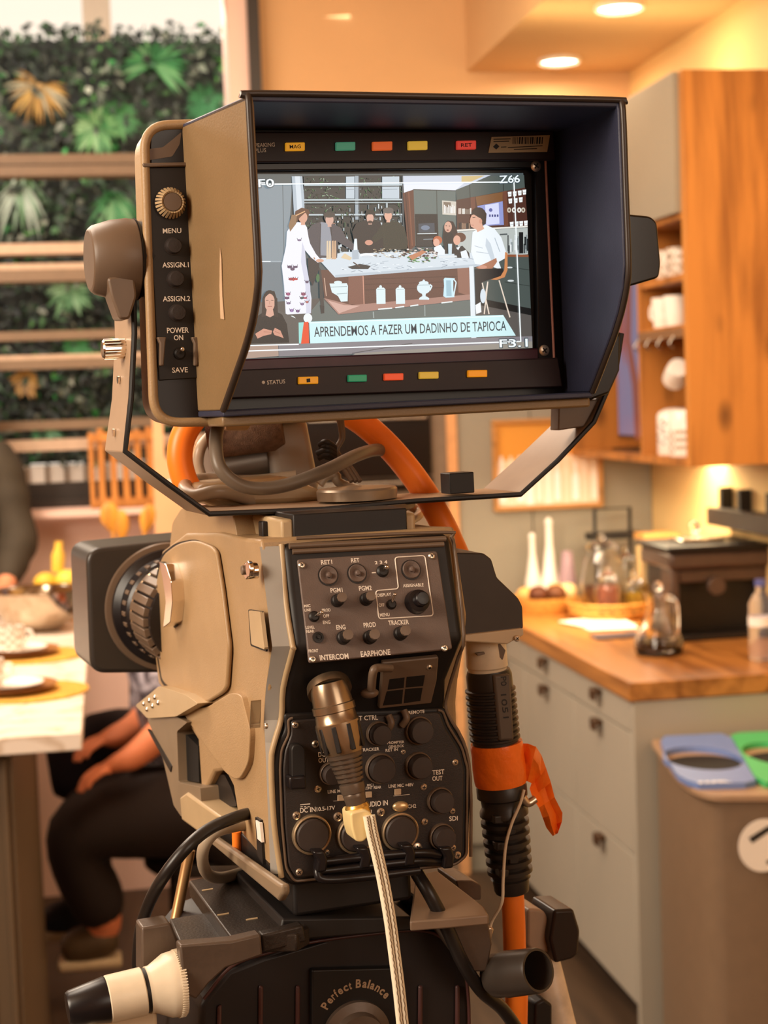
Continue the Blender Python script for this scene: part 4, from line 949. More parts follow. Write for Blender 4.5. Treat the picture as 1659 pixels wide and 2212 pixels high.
# lens
c = B.hit(366, 1311, -.40); sc_ = (c - CP).dot(FW) / FPX
lens = MB().lathe(c, B.n, [(0, 128 * sc_), (.008, 126 * sc_), (.012, 112 * sc_), (.03, 108 * sc_), (.034, 98 * sc_), (.10, 94 * sc_)], 64).build('lens_barrel', blkp, camr, smooth=30)
m = MB()
for k in range(30):
    a = 2 * math.pi * k / 30; e = B.u * math.cos(a) + B.v * math.sin(a); g = -B.u * math.sin(a) + B.v * math.cos(a)
    m.obox(c + e * 97 * sc_ + B.n * .066, e * .0035, g * .0034, B.n * .028); m.obox(c + e * 107 * sc_ + B.n * .022, e * .002, g * .002, B.n * .006)
m.build('focus_ring_ribs', tand, lens, bevel=.0006)
MB().lathe(c, B.n, [(.034, 101 * sc_), (.036, 103 * sc_), (.038, 101 * sc_)], 64, caps=False).build('ring_edge', worn, lens)
hood = MB().slab(B, rnd([(186, 1186), (545, 1150), (545, 1452), (196, 1455)], 34, 8), -.402, -.49).build('lens_hood', mat('hood_graphite', '#393430', .3, var=.05, scale=20), camr, bevel=.004, seg=3)
MB().lathe(c + B.n * .0, B.n, [(-.001, 140 * sc_), (.003, 138 * sc_), (.004, 128 * sc_)], 64).build('mount_ring', tand, hood, smooth=30)
# top of the body: hump, rails, clamp blocks
S_([(366, 1185), (372, 1128), (392, 1096), (440, 1090), (500, 1100), (514, 1170), (470, 1165), (400, 1180)], -.07, -.004, 'top_hump', tan, bev=.006, r=8, seg=4)
TOP = B.loc(B.hit(620, 1172))[1]
def bb(u0, u1, v0, v1, w0, w1, name, m, bev=.001, par=camr): return MB().fbox(B, u0, u1, v0, v1, w0, w1).build(name, m, par, bevel=bev)
bb(-.066, .055, TOP - .012, TOP - .001, -.20, -.02, 'top_plate', tanl, .003)
for k, u in enumerate((-.050, -.040, -.030)): bb(u, u + .004, TOP - .001, TOP + .006, -.19, -.05, 'top_rail', tand, .001)
bb(-.058, -.050, TOP - .001, TOP + .011, -.055, -.045, 'rail_stop', rub)
bb(-.046, .034, TOP - .004, TOP + .017, -.10, -.012, 'viewfinder_shoe', rub, .001)
bb(-.054, -.045, TOP - .004, TOP + .014, -.10, -.014, 'shoe_cheek', tanl, .002); bb(.033, .041, TOP - .004, TOP + .013, -.10, -.014, 'shoe_cheek', tanl, .002)

# rear housing: two-slope bezel above, flat connector plate below
st = [((610, 1176), (972, 1153), .004), ((637, 1402), (1003, 1380), .025), ((613, 1486), (966, 1470), .006), ((611, 1556), (964, 1540), -.003)]
m = MB(); F1 = [[B.hit(*l, w_), B.hit(*r, w_)] for l, r, w_ in st]
vs = []
for l, r in F1: vs += [l, r]
for l, r in F1:
    for p in (l, r): q = B.loc(p); vs.append(B.pt(q[0], q[1], -.02))
fs = [(2 * i, 2 * i + 1, 2 * i + 3, 2 * i + 2) for i in range(3)] + [(8 + 2 * i, 10 + 2 * i, 11 + 2 * i, 9 + 2 * i) for i in range(3)]
fs += [(2 * i, 2 * i + 2, 10 + 2 * i, 8 + 2 * i) for i in range(3)] + [(2 * i + 1, 9 + 2 * i, 11 + 2 * i, 2 * i + 3) for i in range(3)] + [(0, 8, 9, 1), (6, 7, 15, 14)]
m.add(vs, fs); rear = m.build('rear_housing', rub, camr, bevel=.005, seg=4)
# lighter edge beads of the bezel
m = MB()
m.tube([B.hit(x, y, w_) for x, y, w_ in ((604, 1190, .001), (608, 1176, .001), (617, 1300, .012), (632, 1395, .022), (632, 1405, .022), (612, 1484, .004), (608, 1550, -.003), (592, 1606, 0), (586, 1650, 0), (592, 1780, 0), (608, 1895, 0))][1:], .0019, n=3)
m.build('edge_bead', tanl, rear)
m = MB(); m.tube([B.hit(x, y, w_) for x, y, w_ in ((640, 1163, .004), (955, 1150, .004), (975, 1160, .004), (984, 1200, .006), (1002, 1370, .024), (990, 1420, .016), (966, 1500, .001), (966, 1540, 0), (1000, 1600, 0), (1016, 1680, 0), (1017, 1850, 0))], .0012, n=3)
m.build('edge_bead', tand, rear)
m = MB(); m.tube([B.hit(625, 1180, .0055), B.hit(962, 1164, .0055)], .002, smooth=False); m.tube([B.hit(632, 1192, .0065), B.hit(958, 1176, .0065)], .0018, smooth=False); m.build('top_ridge', tand, rear)
U = Frame(B.hit(800, 1300, .0153), B.u, B.hit(800, 1190, .0056) - B.hit(800, 1400, .0250))
K = Frame(B.hit(800, 1470, .0105), B.u, B.hit(800, 1400, .0235) - B.hit(800, 1486, .0065))
def onU(x, y):  # offset of the bezel surface in front of plane U is about zero
    return U.hit(x, y, 0)
up_ = B_([(642, 1208), (945, 1190), (978, 1402), (668, 1432)], .0, .0028, 'control_panel', pan, bev=.0008, r=6, fr=U)
WU = .0029
T = MB()
for s, a, b, h in [('RET1', (694, 1219.5), (718, 1218), 9.5), ('RET', (759, 1215), (777, 1214), 9), ('PGM1', (714.5, 1280), (740.5, 1278.5), 9.5), ('PGM2', (776, 1276), (803.5, 1274.5), 10), ('MIC', (657, 1312), (671, 1311), 6), ('LINE', (658, 1321), (672, 1320), 6),
                   ('PROD', (696, 1321.5), (714.5, 1320.5), 6.5), ('OFF', (698.5, 1334.5), (711.5, 1333.5), 7), ('ENG', (698, 1348), (714, 1347), 7), ('LEVEL', (661, 1358.5), (680, 1357.5), 6), ('REAR', (662, 1367), (679, 1366), 6),
                   ('ENG', (727, 1360), (747, 1359), 10), ('PROD', (786, 1355.5), (812.5, 1353.5), 10), ('FRONT', (667, 1409.5), (688, 1408.5), 6.5), ('INTERCOM', (691.5, 1426.5), (753.5, 1422.5), 11.5), ('EARPHONE', (780, 1419), (844, 1414), 12),
                   ('TRACKER', (839.5, 1350.5), (884, 1348), 10), ('ASSIGNABLE', (871, 1268.5), (915.5, 1266.5), 7), ('DISPLAY', (815.5, 1289.5), (845.5, 1287), 7), ('OFF', (818.5, 1310.5), (831, 1310), 7), ('MENU', (821, 1332), (842, 1330.5), 7), ('2 3 4', (810, 1219), (837, 1217), 7)]:
    T.text(U, s, a, b, h, w=WU, fat=.022)
T.quad(U, [(803, 1236), (812, 1235.5), (812, 1238), (803, 1238.5)], WU)
T.build('lettering', ink, up_, smooth=0, fix=False)
m = MB(); ol = rnd([(853, 1204), (918, 1200), (936, 1330), (818.5, 1337), (811.5, 1276), (861, 1272)], 7, 4)
ring = [U.hit(x, y, WU) for x, y in ol]; m.tube(ring + [ring[0]], .0004, seg=8, smooth=False); m.build('outline_marking', ink, up_)

def dial(fr, x, y, rpx, prof, name, m, par, w=0.003, seg=28, tiltpx=None, **k):
    """turned part standing on a panel; prof: (height, radius fraction)"""
    a = fr.hit(x, y, w); s = (a - CP).dot(FW) / FPX * rpx * 1.02
    return MB().lathe(a, fr.n, [(h, r * s) for h, r in prof], seg).build(name, m, par, smooth=35, **k)
def screw(fr, x, y, rpx, par, w=.003, name='screw'):
    a = fr.hit(x, y, w); s = (a - CP).dot(FW) / FPX * rpx; m = MB()
    m.use(0).lathe(a, fr.n, [(0, s), (.0006, s), (.0012, s * .7), (.0013, .0001)], 20)
    t = R.uniform(0, 1.5); e = fr.u * math.cos(t) + fr.v * math.sin(t); g = fr.n.cross(e)
    m.use(1).obox(a + fr.n * .0012, e * s * .55, g * s * .13, fr.n * .0002); m.obox(a + fr.n * .0012, g * s * .55, e * s * .13, fr.n * .0002)
    return m.build(name, [steel, rub], par, smooth=30)
def collar(fr, x, y, rpx, par, w=.0029, m=None, name='button_gasket'):
    return dial(fr, x, y, rpx, [(0, 1.1), (.0004, 1.1), (.0005, .96)], name, m or rub, par, w)
for x, y, r in ((708.7, 1243.4, 20), (771, 1239, 19.5), (887.7, 1231, 19.5)):
    b = dial(U, x, y, r, [(0, 1), (.0012, 1), (.0018, .93), (.0012, .5), (.0008, .42), (.0008, .3), (.003, .28), (.0034, .2), (.0035, .0001)], 'rubber_button', pan, up_)
    dial(U, x, y, r, [(0, 1.12), (.0005, 1.12), (.0006, 1.02)], 'gasket', rub, up_)
def knob(fr, x, y, r, h, par, name='control_knob', w=.003):
    a = fr.hit(x, y, w); s = (a - CP).dot(FW) / FPX * r; m = MB()
    m.use(0).lathe(a, fr.n, [(0, s * 1.1), (h * .3, s * 1.05), (h * .35, s * .92), (h * .9, s * .86)], 20)
    m.use(1).lathe(a, fr.n, [(h * .9, s * .86), (h, s * .8), (h + .0001, .0001)], 10); return m.build(name, [rub, tand], par, smooth=25)
for x, y, r in ((728, 1298, 13), (790, 1295, 13), (741, 1378, 14), (798, 1377, 14), (864, 1369, 14)): knob(U, x, y, r, .012, up_)
def toggle(fr, x, y, r, par, d, w=.003, ln=.009, name='toggle_switch'):
    a = fr.hit(x, y, w); s = (a - CP).dot(FW) / FPX * r; m = MB()
    m.use(0).lathe(a, fr.n, [(0, s), (.001, s), (.0022, s * .7), (.0023, .0001)], 18); dd = (fr.n + fr.u * d[0] + fr.v * d[1]).normalized()
    m.use(1).tube([a, a + dd * ln], [s * .22, s * .38], smooth=False, seg=10); m.ball(a + dd * ln, s * .38, seg=10, rings=8); return m.build(name, [rub, chrome], par)
toggle(U, 826, 1234, 13.5, up_, (0, .1)); toggle(U, 678, 1332, 12, up_, (.35, .1)); toggle(U, 845, 1306, 11, up_, (.1, .7))
b = dial(U, 899, 1301, 25, [(0, 1.05), (.003, 1.0), (.006, .95), (.0065, .8), (.007, .62), (.013, .6), (.0135, .52), (.0136, .0001)], 'menu_dial', blkp, up_)
dial(U, 899, 1301, 25, [(.0136, .5), (.0138, .45), (.0139, .0001)], 'dial_cap', mat('slate_cap', '#3b3d40', .5), b)
dial(U, 687, 1377, 12, [(0, 1), (.001, 1), (.0012, .6), (.0006, .55), (.0006, .3), (.0022, .28), (.0023, .0001)], 'jack_socket', rub, up_)
for x, y in ((651.6, 1221), (675, 1424), (932, 1201), (960, 1400)): screw(U, x, y, 7.5, up_)

# recess with cable ring, lever and vent plate
vent = B_([(826, 1432), (948, 1420), (944, 1470), (932, 1520), (818, 1532), (824, 1470)], .0, .004, 'vent_plate', tand, bev=.001, r=4, fr=K)
m = MB()
for q in ([(842, 1468), (874, 1464), (872, 1486), (838, 1490)], [(879, 1463), (918, 1459), (914, 1482), (877, 1485)], [(836, 1494), (871, 1490), (868, 1520), (828, 1524)], [(876, 1489), (913, 1486), (908, 1514), (873, 1519)]): m.slab(K, q, .0041, .0044)
m.build('vent_opening', rub, vent, smooth=0); screw(K, 927, 1441, 6.5, vent, .004)
m = MB(); m.tube([K.hit(845, 1443, .006), K.hit(815, 1443, .008), K.hit(806, 1452, .010), K.hit(802, 1488, .010)], .0028); m.build('release_lever', tand, camr)
a = K.hit(798, 1497, .008); MB().ball(a, .0062, .005, .0035).build('lever_knob', tand, camr)
gunm = mat('socket_metal', '#7d6a55', .35, metal=.8, var=.2, scale=200)
a = K.hit(708, 1478, .003); s = a; MB().lathe(a, K.n + V((0, 0, -.35)), [(0, .0140), (.003, .0146), (.006, .0146), (.006, .0125)], 36, caps=False).build('intercom_socket', gunm, camr)
screw(K, 676, 1478, 8, camr, .001)

# lower connector panel
low = B_([(612, 1540), (617, 1575), (598, 1606), (587, 1650), (592, 1780), (606, 1893), (626, 1912), (988, 1872), (1013, 1850), (1018, 1660), (1008, 1612), (975, 1560), (964, 1528)], -.018, 0, 'connector_housing', rub, bev=.003, r=12, seg=3)
lp = B_([(628, 1556), (630, 1585), (616, 1622), (612, 1660), (616, 1780), (624, 1870), (640, 1898), (980, 1862), (1000, 1845), (1003, 1660), (992, 1620), (962, 1572), (950, 1538)], 0, .0022, 'connector_panel', pan2, bev=.0012, r=10)
m = MB(); q = rnd([(622, 1552), (625, 1585), (608, 1620), (605, 1660), (609, 1780), (618, 1876), (636, 1904), (984, 1867), (1007, 1848), (1010, 1660), (998, 1616), (968, 1568), (956, 1534)], 10)
m.tube([B.hit(x, y, .0008) for x, y in q], .0009, seg=8, smooth=False); m.build('panel_bead', tand, lp)
WL = .0023; T = MB()
for s, a, b, h in [('DC', (687.5, 1635), (703, 1634), 10), ('OUT', (688, 1647.5), (711, 1646), 10), ('RET CTRL', (762.5, 1557), (816.5, 1554.5), 10), ('REMOTE', (882.5, 1543), (917, 1540), 7), ('TRACKER', (778.5, 1623.5), (819.5, 1621), 7), ('PROMPTER', (836.5, 1607.5), (873.5, 1605), 5.5),
                   ('GENLOCK', (839, 1616), (873, 1613.5), 5.5), ('RET IN', (833, 1624), (859.5, 1621.5), 6), ('TEST', (934, 1674), (960, 1671.5), 10), ('OUT', (934, 1687), (956, 1685.5), 10), ('LINE MIC', (708, 1714), (744, 1711), 7), ('MIC1', (793, 1698.5), (807, 1697.5), 5),
                   ('FRONT REAR', (783, 1706), (823.5, 1703), 6), ('LINE MIC +48V', (839.5, 1702), (893.5, 1698), 7), ('DC', (648.5, 1756), (665, 1754.5), 10.5), ('IN', (670, 1754), (682, 1753), 10.5), ('10.5-17V', (684, 1752.5), (724, 1748.5), 8.5), ('AUDIO IN', (786, 1744), (838, 1739), 11), ('CH1', (783, 1757), (803, 1756), 7), ('CH2', (881, 1746), (899, 1744.5), 8), ('SDI', (970.5, 1773.5), (989, 1772), 10)]:
    T.text(B, s, a, b, h, w=WL, fat=.02)
T.quad(B, [(648.5, 1737.5), (670, 1735.5), (670, 1737.5), (648.5, 1739.5)], WL)
for x in (649, 656.5, 664): T.quad(B, [(x, 1742), (x + 5, 1741.5), (x + 5, 1743.5), (x, 1744)], WL)
T.quad(B, [(720, 1730), (741, 1729), (741, 1730), (720, 1731)], WL); T.quad(B, [(850, 1719), (885, 1715.5), (885, 1716.5), (850, 1720)], WL)
T.build('lettering', ink, lp, smooth=0, fix=False)
for x, y, r, big in ((672, 1802, 39, 1), (767, 1802, 38, 1), (862.5, 1796, 38, 1), (816, 1583.5, 24, 0), (903, 1577, 28, 0), (820, 1659, 30, 0), (902, 1653, 27, 0), (949, 1728, 26, 0), (953, 1806, 26, 0), (712, 1670, 22, 0)):
    a = B.hit(x, y, .0022); s = (a - CP).dot(FW) / FPX * r
    rg = MB().lathe(a, B.n, [(0, s * 1.12), (.003, s * 1.1), (.0035, s * 1.04), (.003, s * .97), (.001, s * .95)], 44, caps=False).build('connector_ring', worn if big else tand, lp, smooth=30)
    h = .004 if big else .008
    MB().lathe(a, B.n, [(0, s * .94), (h, s * .93), (h + .0012, s * .86), (h + .0014, .0001)], 40).build('dust_cap', mat('dust_cap_rubber', '#3a302c', .55, var=.1, scale=80), rg, smooth=30)
for x, y, r in ((637.5, 1566, 7.5), (681, 1607, 8), (686.5, 1704, 8), (640, 1761.6, 9), (729.5, 1764, 10), (706, 1841.5, 6.5), (646, 1883.6, 8), (870.5, 1624, 6), (983, 1647, 7), (915, 1700, 7.5), (977, 1752, 6.5), (917, 1775, 7.5), (978, 1831, 7), (988, 1847, 8), (822, 1754, 9), (901, 1831, 11)): screw(B, x, y, r, lp, .0022)
for x, y in ((737, 1724), (797, 1717), (860, 1711)):
    B_([(x - 7, y - 6), (x + 7, y - 7), (x + 7, y + 6), (x - 7, y + 7)], .0022, .004, 'slide_switch', mat('switch_beige', '#bfa486', .5), lp, .0004)
a = B.hit(865, 1742, .004); MB().ball(a, .0056, .0025, .0036).build('release_tab', mat('brass_tab', '#d8b98a', .3, metal=.7), lp)
for x, y in ((839, 1563), (872, 1552)):
    MB().tube([B.hit(x, y - 18, .004), B.hit(x + 6, y, .006), B.hit(x - 4, y + 16, .004)], .0024).build('cap_strap', tand, lp)
k_ = B_([(630, 1618), (634, 1610), (646, 1607), (656, 1612), (660, 1622), (661, 1690), (631, 1692)], .002, .009, 'record_switch', rub, lp, .002, r=6); B_([(625, 1679), (661, 1675), (664, 1705), (627, 1707)], .002, .012, 'switch_block', blkp, lp, .0015)
# hinged bar along the bottom of the panel
m = MB(); m.tube([B.hit(690, 1862, .010), B.hit(800, 1850, .012), B.hit(905, 1842, .012), B.hit(950, 1846, .010)], .003); m.tube([B.hit(692, 1882, .010), B.hit(800, 1870, .012), B.hit(900, 1860, .012), B.hit(955, 1862, .008)], .003)
m.tube([B.hit(694, 1868, .010), B.hit(686, 1886, .012), B.hit(705, 1900, .014), B.hit(800, 1893, .014), B.hit(905, 1880, .012)], .0028); bar = m.build('hinge_bar', blkp, camr)
for x, y in ((692, 1860), (786, 1852), (882, 1846), (966, 1852)):
    MB().slab(B, [(x - 16, y - 20), (x + 10, y - 22), (x + 17, y - 4), (x + 14, y + 24), (x - 8, y + 26), (x - 4, y)], .006, .016).build('hinge_clip', blkp, bar, bevel=.0015)
# base plates under the body
S_([(388, 1722), (402, 1712), (475, 1765), (430, 1800), (392, 1772)], -.02, .010, 'base_flange', tanl, bev=.002)
S_([(430, 1803), (442, 1796), (600, 1908), (612, 1916), (615, 1940), (600, 1947)], .004, .010, 'base_rail', mat('grip_taupe', '#83705a'), bev=.002, wmax=.05)
S_([(478, 1768), (512, 1792), (600, 1878), (600, 1905), (440, 1788)], -.03, .000, 'base_gap_shade', rub, bev=.001)  # dark slab added as the shade in the gap between body and rail
MB().fbox(B, -.055, .03, B.loc(B.hit(700, 1990))[1], B.loc(B.hit(700, 1912))[1], -.20, -.016).build('base_block', rub, camr, bevel=.003)
# cable housing on the right side
hb = B_([(975, 1194), (1045, 1195), (1062, 1208), (1074, 1248), (1120, 1292), (1129, 1310), (1131, 1358), (1000, 1374)], -.075, -.022, 'cable_port_box', mat('graphite_box', '#3f3731', .45, var=.08, scale=40), bev=.002, r=5)
B_([(1000, 1372), (1131, 1357), (1132, 1372), (1096, 1392), (1004, 1386)], -.07, -.018, 'port_flange', mat('cream_metal', '#cdb89a', .35, var=.05), hb, .001)
screw(B, 1116, 1379, 7, hb, -.017)

# ================================================================== VIEWFINDER MONITOR
vb = M_.pt(0, -.17, -.04)
vf = thing('viewfinder_monitor', 'black-hooded viewfinder monitor on a bent metal yoke showing a live kitchen show', 'monitor', vb)
def Mb(px, w0, w1, name, m, par=vf, bev=.001, r=0, seg=2, **k):
    mb = MB(); mb.slab(M_, rnd(px, r, 6) if r else px, w0, w1); return mb.build(name, m, par, bevel=bev, seg=seg, **k)
Mb([(310, 268), (1228, 256), (1240, 868), (490, 914), (330, 918)], -.04, -.004, 'rear_casing', tan, bev=.006, r=[60, 20, 40, 4, 60], seg=4)
Mb([(322, 270), (1226, 258), (1238, 864), (490, 906), (340, 906)], -.004, .0005, 'front_casing', blkp, bev=.001, r=[44, 16, 30, 4, 48])
m = MB(); q = rnd([(313, 268), (420, 266)], 0); q = rnd([(490, 911), (333, 913), (311, 272), (420, 268)], [0, 58, 56, 0], 8); m.tube([M_.hit(x, y, .0002) for x, y in q], .0032, seg=10, smooth=False); m.build('edge_bead', tan, vf)
cp = Mb([(316, 362), (404, 360), (436, 816), (344, 822)], .0005, .0022, 'control_strip', mat('strip_black', '#1f1b1a', .5, var=.15, scale=60), bev=.0006)
Mb([(308, 352), (404, 350), (405, 359), (310, 361)], .0005, .004, 'strip_ridge', tand, bev=.0008)
T = MB()
for s, a, b, h in [('MENU', (352, 504), (392, 503), 10.5), ('ASSIGN.1', (351, 578), (408, 577), 11), ('ASSIGN.2', (352, 651), (411, 650), 11), ('POWER', (361, 719.5), (408, 718.5), 11.5), ('ON', (376, 735), (396, 734.5), 11), ('SAVE', (372, 805), (406, 804), 11)]: T.text(M_, s, a, b, h, w=.0024, fat=.014)
T.build('lettering', ink, cp, smooth=0, fix=False)
a = M_.hit(366, 440, .0022); s = (a - CP).dot(FW) / FPX
dl = MB().lathe(a, M_.n, [(0, 33 * s), (.004, 31 * s), (.008, 23 * s), (.0085, 20 * s), (.0086, .0001)], 40).build('peaking_dial', rub, cp, smooth=30)
MB().lathe(a + M_.n * .0075, M_.n, [(0, 20 * s), (.0022, 19 * s), (.0023, .0001)], 40).build('dial_cap', tand, dl, smooth=30)
m = MB()
for k in range(26):
    t = 2 * math.pi * k / 26; e = M_.u * math.cos(t) + M_.v * math.sin(t); g = M_.n.cross(e); d = (e * 9 * s - M_.n * .0058).normalized()
    m.obox(a + e * 27 * s + M_.n * .0062, d * .0036, g * .0007, d.cross(g) * .0006)
m.build('dial_ridges', tanl, dl)
for x, y in ((374, 532), (379, 603), (383, 676)):
    dial(M_, x, y, 17, [(0, 1.12), (.0005, 1.1), (.0006, 1), (.004, .95), (.005, .85), (.0052, .0001)], 'function_button', pan2, cp, .0022)
toggle(M_, 388, 764, 13, cp, (0, .3), .0022)
for x in (350, 424): Mb([(x - 10, 728), (x + 10, 728), (x + 8, 738), (x + 4, 790), (x - 4, 790), (x - 4, 742)], .0022, .007, 'switch_guard', tand, cp, .0008)
# worn paint on the corner of the casing
Mb([(320, 322), (352, 318), (372, 302), (392, 285), (388, 312), (372, 338), (322, 346)], .0004, .0009, 'worn_patch', tand, bev=0, r=4)

# hood: four walls with a front rim that sweeps back at the bottom
def Mw(x, y, w): return M_.hit(x, y, w)
ub0, ub1 = -.143, .129
uf0, uf1 = M_.loc(M_.hit(552, 500, .11))[0], M_.loc(M_.hit(1355, 500, .11))[0]
vt0, vt1 = M_.loc(M_.hit(411, 268, 0))[1], M_.loc(M_.hit(900, 211, .11))[1]
def ul(w): return ub0 + (uf0 - ub0) * w / .11
def ur(w): return ub1 + (uf1 - ub1) * w / .11
prof = [(vt1, .108), (vt1 - .006, .110), (.03, .110), (-.015, .110), (-.030, .106), (-.045, .097), (-.060, .084), (-.075, .068), (-.088, .054), (-.097, .044)]
TH = .0035
def hoodwall(side):
    f = ul if side < 0 else ur; m = MB(); o, i = [], []
    N_ = len(prof); vs = []
    for (v, w_) in prof:
        vb_ = min(v, vt0) if v > vt0 - .004 else v
        vs += [M_.pt(f(0), vb_, 0), M_.pt(f(w_), v, w_), M_.pt(f(w_) - side * TH, v, w_), M_.pt(f(0) - side * TH, vb_, 0)]
    fs = []
    for k in range(N_ - 1):
        a, b = 4 * k, 4 * (k + 1)
        for j in range(4): fs.append((a + j, a + (j + 1) % 4, b + (j + 1) % 4, b + j))
    fs += [(0, 1, 2, 3), tuple(4 * (N_ - 1) + j for j in (3, 2, 1, 0))]
    return m.add(vs, fs)
hoodm = mat('hood_taupe', '#826949', .45, var=.08, scale=14, bump=.1, bscale=700); hoodi = mat('hood_lining', '#34364a', .5, var=.1, scale=30, bump=.1, bscale=900)
hl = hoodwall(-1).build('hood_side', hoodm, vf, bevel=.001); hr = hoodwall(1).build('hood_side', hoodi, vf, bevel=.001)
m = MB(); L = [M_.pt(ul(0), vt0, 0), M_.pt(ur(0), vt0, 0), M_.pt(ur(.108), vt1, .108), M_.pt(ul(.108), vt1, .108)]; m.prism(L, -M_.v * TH); ht = m.build('hood_top', hoodi, vf, bevel=.001)
vb0 = prof[-1][0]; m = MB(); L = [M_.pt(ul(0), vb0, 0), M_.pt(ur(0), vb0, 0), M_.pt(ur(.044), vb0, .044), M_.pt(ul(.044), vb0, .044)]; m.prism(L, -M_.v * .004); m.build('hood_floor', hoodi, vf, bevel=.001)
m = MB(); m.fbox(M_, ul(.044), ur(.044), vb0 - .0105, vb0 - .004, .0, .040); m.build('hood_lip', hoodm, vf, bevel=.0015)
rimp = [M_.pt(ul(w_) - .000, v, w_) for v, w_ in reversed(prof)]; rimp[-1] = M_.pt(ul(.108) + .001, vt1 - .001, .108); rp2 = [M_.pt(ur(w_), v, w_) for v, w_ in prof]; rp2[0] = M_.pt(ur(.108) - .001, vt1 - .001, .108)
m = MB(); m.tube(rimp + [M_.pt(ul(.108) + .006, vt1 + .0012, .108), M_.pt(0, vt1 + .0012, .108), M_.pt(ur(.108) - .006, vt1 + .0012, .108)] + rp2, .0021, n=4, seg=10); m.build('hood_rim', mat('rim_brown', '#3a302a', .35, var=.1), vf)
# worn scratch on the hood side
fl = Frame(M_.pt(ul(.05) - .0003, 0, .05), (M_.pt(uf0, 0, .11) - M_.pt(ub0, 0, 0)), M_.v)
m = MB(); m.slab(fl, [(475, 535), (478, 560), (480, 640), (484, 690), (476, 688), (474, 620)], 0, .0004); m.build('scratch', mat('bare_scratch', '#c7a98a', .5), hl, smooth=0)

# inside: bezel strips
Mb([(480, 285), (1196, 282), (1200, 346), (480, 352)], .0005, .010, 'upper_button_strip', mat('strip_maroon', '#2e2022', .5, var=.1, scale=80), bev=.001)
Mb([(470, 800), (1206, 772), (1216, 836), (470, 862)], .0005, .010, 'lower_button_strip', mat('strip_maroon', '#2e2022', .5), bev=.001)
bz = Mb([(1156, 345), (1180, 343), (1200, 782), (1163, 780)], .0005, .006, 'screen_bezel', mat('bezel_black', '#171418', .35), bev=.001)
Mb([(470, 352), (1158, 345), (1158, 364), (470, 370)], .0005, .006, 'screen_bezel', mat('bezel_black', '#171418', .35), bev=.001)
Mb([(470, 778), (1165, 752), (1198, 782), (470, 806)], .0005, .005, 'screen_bezel', mat('bezel_red_reflection', '#4a1f30', .4, var=.15, scale=60), bev=.001)  # red reflected along the lower bezel is put into its colour
m = MB(); m.tube([M_.hit(1178, 344, .006), M_.hit(1197, 778, .006)], .0009, smooth=False); m.build('bezel_edge', mat('rose_edge', '#c98f84', .4), vf)
for x, y in ((1157, 359), (1175, 757)): screw(M_, x, y, 12, bz, .0062)
T = MB()
for s, a, b, h in [('PEAKING', (551, 318), (594, 316.5), 8.5), ('PLUS', (551, 329.5), (575, 328.5), 8.5), ('STATUS', (577, 830.5), (616, 828), 8.5)]: T.text(M_, s, a, b, h, w=.0103, fat=.012)
p = M_.hit(569, 826, .0103); T.lathe(p, M_.n, [(0, .0011), (.0003, .0001)], 14)
T.build('bezel_lettering', ink, vf, smooth=0, fix=False)
for (x0, x1, y, hh, cc, s) in [(617, 659, 317, 18, '#f2a827', 'MAG'), (726, 768, 316, 18, '#4f9a78', ''), (805, 848, 315.5, 19, '#ef6a30', ''), (882, 924, 314.5, 19, '#ecbf45', ''), (987, 1029, 313.5, 19, '#ee4a3c', 'RET'),
                            (645, 688, 822, 16, '#e89a1c', 'I'), (752, 793, 817.5, 15, '#2d8f62', ''), (830, 872, 814.5, 15, '#f0562c', ''), (906, 948, 811, 15, '#d9b03e', ''), (1011, 1053, 807.5, 15, '#f59a17', '')]:
    dy = -.02 * (x1 - x0); q = [(x0, y - hh / 2), (x1, y - hh / 2 + dy), (x1, y + hh / 2 + dy), (x0, y + hh / 2)]
    o = Mb(q, .010, .0125, 'glow_button', mat('lit' + cc, cc, .4, var=.05, scale=80, emit=cc, es=.45), bev=.0006)  # slight emission added so the buttons show in the dim hood
    if s: T = MB(); T.text(M_, s, ((x0 + x1) / 2 - 4 * len(s), y + 4), ((x0 + x1) / 2 + 4 * len(s), y + 3.2), 8, w=.0127, fat=.01); T.build('button_lettering', rub, o, smooth=0, fix=False)
lb = Mb([(1062, 296), (1188, 292), (1182, 328), (1055, 330)], .0102, .0108, 'barcode_label', mat('label_beige', '#d9c49c', .6), bev=0)
T = MB(); x = 1108
while x < 1174:
    wd = R.choice([1.2, 1.2, 2.4, 3.4]); T.quad(M_, [(x, 296 + (1062 - x) * -.0), (x + wd, 296), (x + wd - 1, 311), (x - 1, 311)], .0110); x += wd + R.choice([1.4, 2, 2.6])
for a, b in (((1066, 300), (1103, 299)), ((1066, 305), (1100, 304)), ((1082, 317), (1094, 316.5)), ((1097, 318), (1172, 314)), ((1110, 322), (1160, 320))): T.quad(M_, [a, b, (b[0], b[1] + 1.8), (a[0], a[1] + 1.8)], .0110)
T.quad(M_, [(1072, 310), (1079, 316), (1072, 323), (1065, 317)], .0110)
T.build('label_printing', rub, lb, smooth=0, fix=False)
